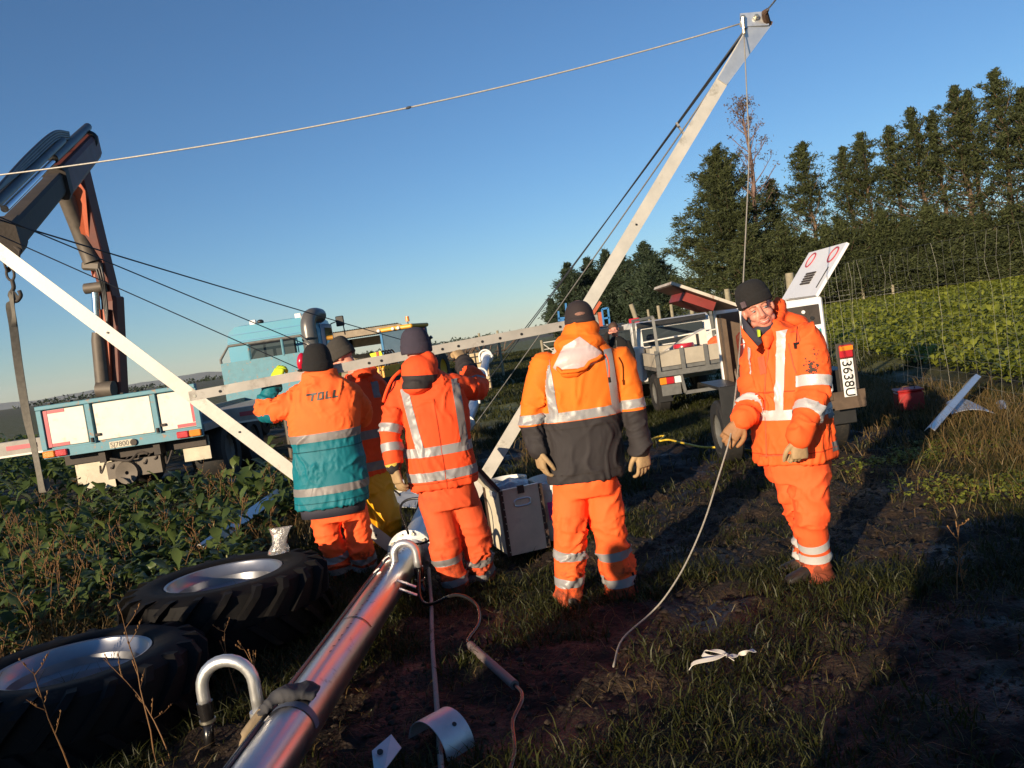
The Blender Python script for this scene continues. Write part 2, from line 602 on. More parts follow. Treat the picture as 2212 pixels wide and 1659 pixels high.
def blades(px, py, hgt, wid, lean, seed, zoff=0.0, curve=0.5):
    """grass blades as 2-quad strips (5 verts each)"""
    r = np.random.default_rng(seed)
    n = len(px)
    az = r.random(n) * 2 * np.pi
    ln = lean * (0.3 + r.random(n))
    dx, dy = np.cos(az), np.sin(az)
    sx, sy = -dy, dx
    tw = r.random(n) * 2 * np.pi
    sx, sy = np.cos(tw), np.sin(tw)
    z0 = gh(px, py) + zoff
    h = hgt; w = wid
    p0 = np.stack([px, py, z0 - 0.02], -1)
    S = np.stack([sx, sy, np.zeros(n)], -1) * w[:, None]
    mid = p0 + np.stack([dx * ln * h * 0.35, dy * ln * h * 0.35, h * 0.62], -1)
    tip = p0 + np.stack([dx * ln * h, dy * ln * h, h * (1 - curve * ln * 0.35)], -1)
    V = np.stack([p0 - S, p0 + S, mid - S * 0.75, mid + S * 0.75, tip], 1).reshape(-1, 3)
    k = np.arange(n)[:, None] * 5
    T = np.concatenate([k + np.array([[0, 1, 3]]), k + np.array([[0, 3, 2]]), k + np.array([[2, 3, 4]])], 0)
    return V, T

def scatter(n, x0, x1, y0, y1, seed, f=None, clump=0.0, per=1):
    r = np.random.default_rng(seed)
    if per > 1:
        m = n // per
        cx = x0 + r.random(m) * (x1 - x0); cy = y0 + r.random(m) * (y1 - y0)
        if f is not None:
            k = r.random(m) < f(cx, cy)
            cx, cy = cx[k], cy[k]
        px = np.repeat(cx, per) + r.normal(0, clump, len(cx) * per)
        py = np.repeat(cy, per) + r.normal(0, clump, len(cy) * per)
        return px, py
    px = x0 + r.random(n) * (x1 - x0); py = y0 + r.random(n) * (y1 - y0)
    if f is not None:
        k = r.random(n) < f(px, py)
        px, py = px[k], py[k]
    return px, py

def join(parts):
    VV, FF, k = [], [], 0
    for V, F in parts:
        VV.append(V); FF.append(F + k); k += len(V)
    return np.concatenate(VV), np.concatenate(FF)

r_ = np.random.default_rng(77)
P = []
def gmask(x, y):
    return grassy(x, y) * np.where(x < -2.4, 0.25, 1.0)
px, py = scatter(150000, -2.8, 4.8, 2.0, 7.5, 1, gmask, 0.035, 9)
P.append(blades(px, py, 0.04 + 0.10 * r_.random(len(px)) ** 1.5, 0.0022 + 0.0022 * r_.random(len(px)), 0.9, 2))
px, py = scatter(60000, -2.8, 4.8, 2.0, 7.5, 3, lambda x, y: 0.25 + 0.75 * gmask(x, y))
P.append(blades(px, py, 0.02 + 0.05 * r_.random(len(px)), 0.002 + 0.002 * r_.random(len(px)), 1.3, 4))
px, py = scatter(110000, -2.5, 6.5, 7.3, 16, 5, gmask, 0.06, 9)
P.append(blades(px, py, 0.05 + 0.12 * r_.random(len(px)), 0.004 + 0.003 * r_.random(len(px)), 0.9, 6))
px, py = scatter(60000, -3, 9, 15.5, 40, 7, gmask, 0.12, 9)
P.append(blades(px, py, 0.07 + 0.13 * r_.random(len(px)), 0.009 + 0.006 * r_.random(len(px)), 0.9, 8))
px, py = scatter(70000, -9, 12, 24, 75, 9, lambda x, y: (x < fence_x(y) + 3) * 0.9, 0.25, 7)
P.append(blades(px, py, 0.06 + 0.12 * r_.random(len(px)), 0.018 + 0.012 * r_.random(len(px)), 0.9, 10))
V, F = join(P)
tag(npmesh('grass', V, F, M_grass), 'short green grass growing in tufts through the trampled mud', 'grass', kind='stuff')

P = []
def verge(x, y):
    return np.exp(-((x - fence_x(y) + 0.55) / 0.75) ** 2)
px, py = scatter(30000, 3.6, 7.2, 6.0, 18, 11, verge, 0.08, 8)
P.append(blades(px, py, 0.10 + 0.26 * r_.random(len(px)) ** 1.6, 0.0026 + 0.0022 * r_.random(len(px)), 0.75, 12))
px, py = scatter(14000, -2.3, 1.5, 8.5, 17, 13, lambda x, y: sstep(0.5, 0.62, fbm(x * 0.6, y * 0.6, 3, 40)) * (np.abs(x + 0.3) > 0.35), 0.08, 8)
P.append(blades(px, py, 0.10 + 0.22 * r_.random(len(px)), 0.0035 + 0.002 * r_.random(len(px)), 0.8, 14))
px, py = scatter(9000, 2.6, 5.4, 3.0, 8.5, 15, lambda x, y: sstep(2.6, 4.0, x) * 0.8, 0.10, 6)
P.append(blades(px, py, 0.06 + 0.22 * r_.random(len(px)) ** 2, 0.0022 + 0.0015 * r_.random(len(px)), 1.25, 16))
px, py = scatter(9000, -2.6, 3.5, 2.0, 8, 17, None)
P.append(blades(px, py, 0.03 + 0.08 * r_.random(len(px)), 0.0016 + 0.001 * r_.random(len(px)), 2.2, 18))
px, py = scatter(24000, -6.5, -1.9, 3.0, 11, 19, lambda x, y: sstep(0.42, 0.6, fbm(x * 0.9, y * 0.9, 3, 44)), 0.07, 10)
P.append(blades(px, py, 0.15 + 0.25 * r_.random(len(px)), 0.0022 + 0.0015 * r_.random(len(px)), 0.7, 20))
V, F = join(P)
tag(npmesh('dry_grass', V, F, M_dry), 'straw coloured dry grass along the fence and round the crop', 'grass', kind='stuff')

def clods(n, seed):
    r = np.random.default_rng(seed)
    px, py = scatter(n, -1.6, 4.6, 2.2, 9.0, seed, lambda x, y: (1 - grassy(x, y)) ** 2)
    n = len(px)
    base = np.array([[1, 0, 0], [-1, 0, 0], [0, 1, 0], [0, -1, 0], [0, 0, 1], [0, 0, -1], [.6, .6, .5], [-.6, .6, .5], [.6, -.6, .5], [-.6, -.6, .5]])
    tri = np.array([[6, 0, 2], [6, 2, 4], [6, 4, 0], [7, 2, 1], [7, 4, 2], [7, 1, 4], [8, 3, 0], [8, 4, 3], [8, 0, 4], [9, 1, 3], [9, 3, 4], [9, 4, 1]])
    sz = 0.004 + 0.016 * r.random(n) ** 2.5
    V = base[None] * (0.65 + 0.7 * r.random((n, 10, 1))) * sz[:, None, None] * np.array([1.3, 1.3, 0.8])
    V += np.stack([px, py, gh(px, py) + sz * .15], -1)[:, None]
    F = (np.arange(n)[:, None, None] * 10 + tri[None]).reshape(-1, 3)
    return V.reshape(-1, 3), F
V, F = clods(14000, 401)
tag(npmesh('mud_clods', V, F, mat('clod_soil', (0.022, 0.013, 0.007), 0.85, var=0.4, vscale=9)), 'crumbled clods of mud scattered over the trampled ground', 'soil', kind='stuff')

# ------------------------------------------------------------------ leaf crops
def leaf_shape(n, L, W, rg, ruffle=0.0, seg=4, width=3):
    """local leaf strip: x along, y across, z up; returns (V template fn)"""
    t = np.linspace(0, 1, seg + 1)
    wprof = np.array([0.12, 0.30, 0.95, 1.0, 0.35])[:seg + 1] if seg == 4 else np.sin(np.pi * (0.08 + 0.9 * t))
    return t, wprof

def leaf_cloud(px, py, pz, L, W, seed, pitch=(20, 75), droop=0.5):
    """many single leaves: base point, random heading, arched blade of 4 segments, folded along the rib"""
    r = np.random.default_rng(seed)
    n = len(px)
    az = r.random(n) * 2 * np.pi
    pt = np.radians(pitch[0] + r.random(n) * (pitch[1] - pitch[0]))
    t = np.linspace(0, 1, 5)
    wp = np.array([0.10, 0.28, 0.92, 1.0, 0.30])
    s = t[None] * L[:, None]
    ang = pt[:, None] - droop * t[None] * 1.8
    dx = np.cos(ang) * L[:, None] / 4; dz = np.sin(ang) * L[:, None] / 4
    rad = np.cumsum(dx, 1) - dx; zz = np.cumsum(dz, 1) - dz
    cx = px[:, None] + rad * np.cos(az)[:, None]; cy = py[:, None] + rad * np.sin(az)[:, None]; cz = pz[:, None] + zz
    wv = wp[None] * W[:, None] / 2
    ux, uy = -np.sin(az)[:, None], np.cos(az)[:, None]
    ruf = (r.random((n, 5)) - 0.5) * W[:, None] * 0.35
    ruf2 = (r.random((n, 5)) - 0.5) * W[:, None] * 0.35
    A = np.stack([cx - ux * wv, cy - uy * wv, cz + wv * 0.35 + ruf], -1)
    B = np.stack([cx, cy, cz], -1)
    C = np.stack([cx + ux * wv, cy + uy * wv, cz + wv * 0.35 + ruf2], -1)
    V = np.concatenate([A, B, C], 1).reshape(-1, 3)
    q = []
    for i in range(4):
        q.append([i, i + 5, i + 6, i + 1]); q.append([i + 5, i + 10, i + 11, i + 6])
    F = (np.arange(n)[:, None, None] * 15 + np.array(q)[None]).reshape(-1, 4)
    return V, F

def beetmask(x, y):
    return (x > fence_x(y) + 0.35) * (x > 7.0 + 0.19 * (y - 13)) * 1.0
P = []
px, py = scatter(38000, 5.8, 22, 7.0, 24, 61, beetmask)
n = len(px)
P.append(leaf_cloud(px, py, np.zeros(n) + 0.05 + 0.20 * r_.random(n), 0.12 + 0.11 * r_.random(n), 0.065 + 0.05 * r_.random(n), 62, (0, 70)))
px, py = scatter(44000, 7, 48, 23, 67, 63, beetmask)
n = len(px)
P.append(leaf_cloud(px, py, np.zeros(n) + 0.05 + 0.20 * r_.random(n), 0.20 + 0.15 * r_.random(n), 0.12 + 0.08 * r_.random(n), 64, (0, 70)))
V, F = join(P)
tag(npmesh('beet_crop', V, F, M_beet), 'dense green fodder beet crop filling the paddock beyond the wire fence', 'crop', kind='stuff')
# low clover by the verge
px, py = scatter(7000, 2.6, 4.9, 5.2, 8.2, 65, lambda x, y: sstep(0.48, 0.58, fbm(x * 1.3, y * 1.3, 3, 50)) * sstep(2.7, 3.6, x))
n = len(px)
V, F = leaf_cloud(px, py, gh(px, py) + 0.02 + 0.05 * r_.random(n), 0.03 + 0.02 * r_.random(n), 0.03 + 0.012 * r_.random(n), 66, (-10, 40))
tag(npmesh('clover', V, F, M_beet), 'low green clover patch in the grass beside the shadow', 'clover', kind='stuff')

# kale: nearest plants are things with leaves as parts, the rest one mass
def kale_leaf_mesh(k):
    r = np.random.default_rng(300 + k)
    n = 1
    L = 0.26 + 0.16 * r.random(); W = L * (0.55 + 0.2 * r.random())
    seg = 9
    t = np.linspace(0, 1, seg)
    pet = 0.30
    w = np.where(t < pet, 0.05, np.sin(np.pi * np.clip((t - pet) / (1 - pet), 0, 1) ** 0.62) * 0.5 + 0.04) * W
    ang = np.radians(70) - t * (1.5 + r.random() * 0.6)
    dx = np.cos(ang) * L / (seg - 1); dz = np.sin(ang) * L / (seg - 1)
    x = np.cumsum(dx) - dx[0]; z = np.cumsum(dz) - dz[0]
    rows = []
    for s in (-1, -0.55, 0, 0.55, 1):
        lob = 1 + (0.22 * np.sin(t * 21 + r.random() * 6) if abs(s) == 1 else 0)
        ruf = (r.random(seg) - 0.5) * 0.06 * abs(s) * (t > pet)
        rows.append(np.stack([x + (0.02 * abs(s) * r.random(seg)), s * w * lob, z + abs(s) * w * 0.25 + ruf], -1))
    V = np.concatenate(rows)
    F = []
    for a in range(4):
        for i in range(seg - 1):
            F.append((a * seg + i, (a + 1) * seg + i, (a + 1) * seg + i + 1, a * seg + i + 1))
    me = bpy.data.meshes.new('leaf')
    me.from_pydata(V.tolist(), [], F)
    me.polygons.foreach_set('use_smooth', [True] * len(F))
    me.materials.append(M_kale)
    return me
KLEAF = [kale_leaf_mesh(k) for k in range(6)]
M_kstem = mat('kale_stem', (0.22, 0.22, 0.09), 0.6, var=0.2)
def stem_mesh(h):
    mb = MB(); mb.tube([(0, 0, -0.05), (0.01, 0.01, h * 0.5), (-0.01, 0.0, h)], [0.016, 0.013, 0.008], 6)
    me = mb.mesh('stem'); me.materials.append(M_kstem)
    return me
KSTEM = [stem_mesh(0.28), stem_mesh(0.42)]
def kale_plant(x, y, s, label, group):
    r = rnd
    root = thing('kale_plant', label, 'kale', (x, y, gz(x, y)), group)
    root.rotation_euler = (r.uniform(-.12, .12), r.uniform(-.12, .12), r.uniform(0, 6.28))
    root.scale = (s, s, s)
    q = r.randrange(2)
    h = (0.28, 0.42)[q]
    st = bpy.data.objects.new('stem', KSTEM[q]); link(st, root)
    n = r.randint(8, 11)
    for i in range(n):
        o = bpy.data.objects.new('leaf', KLEAF[r.randrange(6)]); link(o, root)
        t = i / (n - 1)
        o.location = (0, 0, h * (0.35 + 0.65 * t))
        sc = r.uniform(0.75, 1.15) * (1.1 - 0.45 * t)
        o.scale = (sc, sc, sc)
        o.rotation_euler = (r.uniform(-.2, .2), r.uniform(-0.3, 0.35) - 0.35 * t, i * 2.4 + r.uniform(-.4, .4))
    return root
KALE_SPOTS = []
def kale_ok(x, y):
    if x > -2.25 - 0.02 * y: return False
    if (x + 2.6) ** 2 + (y - 4.0) ** 2 < 0.75 ** 2 or (x + 1.95) ** 2 + (y - 5.15) ** 2 < 0.95 ** 2: return False
    if -7.4 < x < -4.2 and y > 11.6: return False
    if y < 5.6 and x > -3.3: return False
    return True
tries = 0
while len(KALE_SPOTS) < 165 and tries < 6000:
    tries += 1
    yy = 4.2 + 7.6 * rnd.random() ** 1.1
    half = yy * 0.66 + 0.4
    xx = rnd.uniform(-half, -2.1)
    if kale_ok(xx, yy) and all((xx - a) ** 2 + (yy - b2) ** 2 > 0.22 ** 2 for a, b2 in KALE_SPOTS):
        KALE_SPOTS.append((xx, yy))
for (xx, yy) in KALE_SPOTS:
    kale_plant(xx, yy, rnd.uniform(0.45, 0.85), 'leafy green kale plant growing in the crop behind the tyres', 'kale plants left of the pipe')
P = []
px, py = scatter(12000, -22, -2.4, 9.5, 30, 71, lambda x, y: (sstep(0.38, 0.5, fbm(x * 0.5, y * 0.5, 3, 55)) * (1 - ((x > -7.6) & (x < -3.9) & (y > 11.4)))))
n = len(px)
P.append(leaf_cloud(px, py, 0.05 + 0.5 * r_.random(n), 0.2 + 0.15 * r_.random(n), 0.12 + 0.08 * r_.random(n), 72, (10, 80)))
px, py = scatter(4200, -7.6, -2.3, 4.6, 12, 73, lambda x, y: np.where((x > -3.3) & (y < 5.8), 0.0, 0.8))
n = len(px)
P.append(leaf_cloud(px, py, 0.02 + 0.35 * r_.random(n), 0.10 + 0.12 * r_.random(n), 0.06 + 0.06 * r_.random(n), 74, (0, 80)))
V, F = join(P)
tag(npmesh('kale_crop', V, F, M_kale), 'kale crop spreading round and behind the truck', 'crop', kind='stuff')

# dry weed stalks with side twigs
def weed_stalk(x, y, h, lean, label, group, z0=None, seed=0):
    r = random.Random(seed)
    z0 = gz(x, y) if z0 is None else z0
    root = thing('weed_stalk', label, 'weed', (x, y, z0), group)
    mb = MB()
    pts, p = [], Vector((x, y, z0 - 0.03))
    d = Vector((lean[0], lean[1], 1)).normalized()
    n = 9
    for i in range(n):
        pts.append(p.copy())
        d = (d + Vector((r.uniform(-.14, .14), r.uniform(-.14, .14), 0.02))).normalized()
        p = p + d * h / (n - 1)
    mb.tube(pts, [0.0042 * (1 - 0.75 * i / (n - 1)) for i in range(n)], 5)
    mb.build('stem', M_stalk, root)
    tw = MB()
    for k in range(r.randint(6, 12)):
        i = r.randint(3, n - 2)
        a = pts[i].lerp(pts[i + 1], r.random())
        dd = Vector((r.uniform(-1, 1), r.uniform(-1, 1), r.uniform(0.5, 1.6))).normalized()
        L_ = h * r.uniform(0.08, 0.22)
        b1 = a + dd * L_
        tw.tube([a, a.lerp(b1, 0.5) + Vector((0, 0, -0.008)), b1], [0.0018, 0.0014, 0.0008], 4)
        for q in range(4):
            c0 = a.lerp(b1, r.uniform(0.35, 1))
            tw.ell(c0, (0.004, 0, 0), (0, 0.004, 0), (0, 0, 0.006), 5, 4)
    tw.build('twigs', M_stalk, root)
    return root
for (u, v, y, h, ln, lb) in (
        (150, 1640, 3.45, 0.62, (-0.12, -0.05), 'tall bare orange weed stalk standing in front of the nearest tyre'),
        (330, 1600, 3.55, 0.75, (-0.22, 0.02), 'branched dry weed stalk at the right edge of the nearest tyre'),
        (357, 1560, 3.7, 0.6, (-0.18, 0.05), 'thin weed stalk between the nearest tyre and the bent tube'),
        (505, 1440, 4.3, 0.42, (-0.04, 0.0), 'short weed stalk in front of the far tyre'),
        (590, 1505, 4.0, 0.45, (-0.08, 0.0), 'seed-topped weed stalk beside the shiny bent tube')):
    q = D(u, v, y)
    weed_stalk(q.x, y, h, ln, lb, None, seed=int(u))
for k in range(150):
    yy = rnd.uniform(3.6, 11)
    xx = rnd.uniform(-yy * 0.64, -2.3)
    if yy < 4.6: xx = rnd.uniform(-3.4, -2.9)
    if not kale_ok(xx, yy) and yy > 4.6: continue
    weed_stalk(xx, yy, rnd.uniform(0.35, 0.8), (rnd.uniform(-.3, .3), rnd.uniform(-.2, .2)), 'dry brown weed stalk standing among the kale', 'dry stalks in the kale', seed=900 + k)
for (u, v, h) in ((2068, 1290, 0.42), (2085, 1265, 0.25), (1965, 1000, 0.3)):
    q = G(u, v)
    weed_stalk(q.x, q.y, h, (-.05, 0), {2068: 'upright straw stalk rising alone from the mud at right', 2085: 'twiggy little weed beside the lone straw stalk', 1965: 'dry weed stalk in the grass right of the long shadow'}[u], None, seed=u)

# ------------------------------------------------------------------ trees
def sprays(C, size, per, spread, seed, flat=0.6, dirs=None, asp=0.42):
    """clumps of small leaf quads round centres C; with dirs they feather outwards along the branch"""
    r = np.random.default_rng(seed)
    n = len(C) * per
    c = np.repeat(C, per, 0) + r.normal(0, 1, (n, 3)) * np.repeat(spread, per)[:, None] * np.array([1, 1, flat])
    a = r.normal(0, 1, (n, 3)); a /= np.linalg.norm(a, axis=1)[:, None]
    if dirs is not None:
        a = np.repeat(dirs, per, 0) * 0.9 + a * 0.8 + np.array([0, 0, -0.15]); a /= np.linalg.norm(a, axis=1)[:, None]
    b = r.normal(0, 1, (n, 3)); b -= a * (a * b).sum(1)[:, None]; b /= np.linalg.norm(b, axis=1)[:, None]
    s = size * (0.6 + 0.8 * r.random(n))[:, None]
    V = np.stack([c - a * s, c + b * s * asp + a * s * .2, c + a * s, c - b * s * asp + a * s * .2], 1).reshape(-1, 3)
    return V, np.arange(n * 4).reshape(n, 4)

def conifer(name, label, u, v, y, rbase, seed, group, leaf, bark, dense=1.0, wind=(-0.25, 0), size=0.28, shape=1.0, low=0.04, nb=70, up=0.25, clump=0.55, expo=0.95, gap=1.0):
    r = random.Random(seed)
    top = D(u, v, y)
    H = top.z
    base = Vector((top.x + r.uniform(0, .6), y, 0))
    root = thing(name, label, 'tree', base, group)
    tr = MB()
    n = 10
    tp = [base.lerp(top, i / n) + Vector((r.uniform(-.2, .2), r.uniform(-.2, .2), 0)) * (0 < i < n) for i in range(n + 1)]
    tr.tube(tp, [max(0.03, (0.020 * H) * (1 - i / n) ** 0.8) for i in range(n + 1)], 7)
    tr.build('trunk', bark, root, smooth=True)
    lm = MB()
    C, S, DV = [], [], []
    for k in range(nb):
        t = low + (1 - low) * ((k + r.random()) / nb) ** 0.9
        i = min(n - 1, int(t * n))
        a = tp[i].lerp(tp[i + 1], t * n - i)
        az = k * 2.39996 + r.uniform(-.5, .5)
        prof = (1 - t) ** expo * shape + 0.04
        Lb = rbase * prof * r.uniform(0.55, 1.2)
        d = Vector((math.cos(az) + wind[0] * (0.4 + t), math.sin(az) + wind[1], up + r.uniform(-.2, .35) + 0.5 * t))
        d.normalize()
        mid = a + d * Lb * 0.5 + Vector((0, 0, -0.05 * Lb))
        end = a + d * Lb + Vector((0, 0, 0.10 * Lb))
        lm.tube([a, mid, end], [0.035 + 0.02 * Lb * 0.3, 0.03, 0.012], 4)
        m = max(2, int(Lb * 1.9 * dense * (gap if 0.22 < t < 0.55 else 1)))
        for q in range(m):
            s = 0.25 + 0.8 * (q + r.random()) / m
            c = (a.lerp(mid, s * 2) if s < 0.5 else mid.lerp(end, s * 2 - 1))
            j = 0.18 * Lb
            C.append((c.x + r.uniform(-j, j), c.y + r.uniform(-j, j), c.z + r.uniform(-.25, .35))); DV.append(tuple(d))
            S.append(clump * r.uniform(0.25, 0.6) * (0.35 + 0.65 * min(1, Lb / 2.2)))
    for q in range(10):
        s = 0.86 + 0.14 * q / 9
        c = base.lerp(top, s)
        C.append((c.x + wind[0] * 0.3, c.y, c.z)); DV.append((wind[0], 0, .9)); S.append(0.18 * clump + 0.35 * (1 - s))
    lm.build('limbs', bark, root)
    V, F = sprays(np.array(C), size * 1.55, 44, np.array(S), seed, dirs=np.array(DV), asp=0.22)
    V -= np.array(base)[None]
    o = npmesh('crown', V, F, leaf, root)
    return root

TG = 'cypress trees of the shelterbelt'
for i, (u, v, y, rb, nbr, lb) in enumerate((
        (1547, 322, 80, 6.4, 150, 'broad dense cone-shaped cypress at the left end of the shelterbelt'),
        (1665, 395, 83, 3.4, 70, 'short rounded cypress just right of the bare reddish gum'),
        (1734, 315, 77, 3.9, 85, 'cypress with hooked top right of the gum tree'),
        (1822, 327, 77, 3.3, 70, 'thin-topped cypress between two fuller crowns of the shelterbelt'),
        (1859, 292, 76, 3.8, 80, 'wind-bent cypress leaning left above the raised white lid'),
        (1922, 282, 74, 3.6, 75, 'cypress with side branch pointing left in mid shelterbelt'),
        (1969, 240, 72, 3.9, 80, 'pointed cypress standing taller than its left neighbours'),
        (2016, 250, 72, 3.2, 70, 'slim cypress tucked between two taller pointed ones'),
        (2061, 192, 70, 3.8, 80, 'tall cypress with feathery branches blown to the left'),
        (2092, 204, 70, 3.4, 75, 'dark upright cypress touching the tall feathery one'),
        (2151, 160, 68, 4.0, 90, 'tallest cypress spire at the right of the shelterbelt'),
        (2209, 202, 67, 4.2, 85, 'cypress cut off by the right edge of the photo'))):
    conifer('cypress_tree', lb, u, v, y, rb, 40 + i, TG, M_cypress, M_bark, dense=2.1 if i == 0 else 1.3, wind=(-0.1 if i == 0 else -0.42, 0), size=0.115, nb=nbr, low=0.03 if i == 0 else 0.12, up=0.12 if i == 0 else 0.35, clump=0.62 if i == 0 else 0.72, shape=1.05 if i == 0 else 1.25, expo=0.8 if i == 0 else 0.72, gap=1.0 if i == 0 else 0.25)
# lower skirts of the belt: bushy young growth between the trunks
for i in range(15):
    u = 1600 + i * 44 + rnd.uniform(-12, 12)
    y = 74.5 - 7 * i / 14 - rnd.uniform(0, 1.5)
    hv = 505 - 3.2 * i + rnd.uniform(-28, 25)
    conifer('hedge_cypress', 'bushy low cypress filling the foot of the shelterbelt', u, hv, y, 3.3, 140 + i, 'low cypress bushes under the tall trees', M_cypress, M_bark, dense=2.0, wind=(-0.1, 0), size=0.115, nb=60, low=0.02, up=0.1, shape=1.25, clump=0.8)
for i, (u, v, y, rb) in enumerate(((1224, 572, 118, 3.8), (1268, 560, 122, 3.8), (1308, 545, 120, 4.0), (1340, 548, 118, 3.6), (1388, 530, 112, 4.3), (1410, 560, 108, 3.6))):
    conifer('pine_tree', ('leftmost dark pine of the clump beyond the paddock', 'second dark pine from the left in the clump', 'dark pine crossed by the raised white leg', 'dark pine just right of the raised white leg', 'tallest dark pine of the clump, near the big cypress', 'dark pine half hidden behind the big cypress')[i],
            u, v, y, rb, 70 + i, 'dark pines beyond the paddock', M_pine, M_bark, dense=1.7, wind=(-0.05, 0), size=0.19, nb=60, low=0.05, up=0.3, clump=0.95, shape=1.3)
conifer('pine_tree', 'small lone pine left of the dark pine clump', 1188, 648, 135, 2.3, 79, None, M_pine, M_bark, dense=1.6, wind=(0, 0), size=0.19, nb=34, low=0.05, clump=0.8)

def gum_tree():
    r = random.Random(5)
    y = 79
    path = [D(1642, 650, y), D(1640, 560, y), D(1632, 480, y), D(1628, 400, y), D(1620, 330, y), D(1608, 275, y), D(1605, 240, y)]
    path[0].z = 0
    root = thing('gum_tree', 'tall sparse gum tree with thin bare reddish branches', 'tree', path[0])
    mb = MB()
    P = bez(path, 18)
    mb.tube(P, [0.30 * (1 - i / len(P)) + 0.04 for i in range(len(P))], 7)
    mb.build('trunk', M_redbark, root, smooth=True)
    lm, C, S = MB(), [], []
    for k in range(34):
        t = 0.35 + 0.62 * k / 33
        a = P[min(len(P) - 1, int(t * len(P)))]
        az = k * 2.4 + r.uniform(-.5, .5)
        Lb = (1 - t) * 4.2 + 1.0
        d = Vector((math.cos(az), math.sin(az), 0.9 + r.uniform(0, .6))).normalized()
        e = a + d * Lb
        lm.tube([a, a.lerp(e, 0.5) + Vector((0, 0, -0.12)), e], [0.06, 0.04, 0.02], 4)
        for q in range(4):
            s = a.lerp(e, r.uniform(0.45, 1))
            e2 = s + Vector((r.uniform(-1, 1), r.uniform(-1, 1), r.uniform(0.2, 1))).normalized() * r.uniform(0.4, 1.0)
            lm.tube([s, e2], [0.022, 0.01], 3)
            if r.random() < 0.5:
                C.append(tuple(e2)); S.append(r.uniform(0.12, 0.32))
    for q in range(7):
        c = P[-1] + Vector((r.uniform(-.9, .9), r.uniform(-.5, .5), r.uniform(-1.4, .1)))
        C.append(tuple(c)); S.append(0.35)
    lm.build('limbs', M_redbark, root)
    V, F = sprays(np.array(C), 0.11, 20, np.array(S), 9, flat=0.8)
    npmesh('crown', V - np.array(path[0])[None], F, M_gum, root)
gum_tree()

# distant line of bush on the plain and the far ranges
def ridge(name, y, z0, z1, u0, u1, seed, matl, n=160, th=600):
    x0, x1 = D(u0, 800, y).x, D(u1, 800, y).x
    mb = MB()
    xs = np.linspace(x0, x1, n)
    hs = z0 + (z1 - z0) * fbm(xs / (x1 - x0) * 9, xs * 0, 4, seed)
    ends = np.minimum(np.linspace(0, 1, n), np.linspace(1, 0, n)) * 6
    hs = hs * np.clip(ends, 0.02, 1)
    V, F = [], []
    for i in range(n):
        V += [(xs[i], y - th * 0.6, -8), (xs[i], y, float(hs[i])), (xs[i], y + th, -8)]
    for i in range(n - 1):
        a = i * 3
        F += [(a, a + 3, a + 4, a + 1), (a + 1, a + 4, a + 5, a + 2)]
    return npmesh(name, np.array(V), np.array(F), matl, smooth=True)
M_hill = mat('far_hill_bush', (0.10, 0.12, 0.10), 0.95, var=0.2, vscale=0.002, rvar=0)
tag(ridge('hills', 13000, 30, 170, -500, 640, 91, M_hill, th=2500), kind='structure')
V = []
r2 = np.random.default_rng(8)
xs = np.sort(r2.random(420)) * 1 
C = np.stack([-420 + 560 * r2.random(520), 700 + 60 * r2.random(520), 1 + 3.4 * r2.random(520) ** 2], -1)
V, F = sprays(C, 1.3, 7, np.full(len(C), 1.4), 81, flat=0.6)
tag(npmesh('far_treeline', V, F, M_pine), 'low dark line of trees along the far horizon', 'trees', kind='stuff')

# ------------------------------------------------------------------ vehicles and farm things behind the men
M_teal = mat('faded_teal_paint', (0.045, 0.26, 0.38), 0.5, var=0.10, vscale=2.5, col2=(0.20, 0.10, 0.05), patch=0.9, pscale=6, pcut=0.66, coat=0.2)
M_tealworn = mat('chipped_teal_paint', (0.085, 0.23, 0.29), 0.6, var=0.2, vscale=6, col2=(0.28, 0.16, 0.09), patch=0.9, pscale=9, pcut=0.58)
M_bluecab = mat('blue_cab_paint', (0.05, 0.20, 0.40), 0.35, var=0.06, coat=0.4)
M_dirtywhite = mat('mud_splashed_white', (0.64, 0.60, 0.52), 0.55, var=0.14, vscale=3, col2=(0.30, 0.24, 0.16), patch=0.85, pscale=3.4, pcut=0.55, psoft=0.16)
M_flap = mat('dirty_cream_flap', (0.52, 0.47, 0.36), 0.7, var=0.25, vscale=4, col2=(0.20, 0.16, 0.12), patch=0.7, pscale=3, pcut=0.6)
M_redtape = mat('faded_red_tape', (0.40, 0.05, 0.07), 0.5, var=0.15)
M_redlens = mat('red_lamp_lens', (0.42, 0.02, 0.03), 0.2, var=0.1, coat=0.5)
M_amber = mat('amber_lamp_lens', (0.70, 0.22, 0.02), 0.2, var=0.1, coat=0.5)
M_clear = mat('clear_lamp_lens', (0.75, 0.74, 0.72), 0.2, var=0.1, coat=0.5)
M_greyboard = mat('weathered_grey_board', (0.30, 0.28, 0.25), 0.75, var=0.25, vscale=6)
M_chassis = mat('dark_muddy_chassis', (0.045, 0.036, 0.030), 0.75, var=0.4, vscale=6, bump=0.3)
M_glass = mat('vehicle_glass', (0.035, 0.045, 0.05), 0.06, var=0.05, rvar=0.02, coat=0.8)
M_blackplastic = mat('black_plastic', (0.022, 0.022, 0.022), 0.42, var=0.2)
M_stack = mat('grey_air_stack', (0.13, 0.125, 0.12), 0.32, 0.3, var=0.15, vscale=4)
M_orange = mat('faded_crane_orange', (0.42, 0.085, 0.03), 0.55, var=0.2, vscale=5, col2=(0.12, 0.07, 0.05), patch=0.7, pscale=5, pcut=0.58, psoft=0.12)
M_maroon = mat('dark_crane_red', (0.12, 0.028, 0.018), 0.6, var=0.25, vscale=5, col2=(0.05, 0.035, 0.03), patch=0.7, pscale=5, pcut=0.55, psoft=0.12)
M_cyl = mat('dusty_ram_grey', (0.10, 0.083, 0.066), 0.6, 0.2, var=0.25, vscale=8)
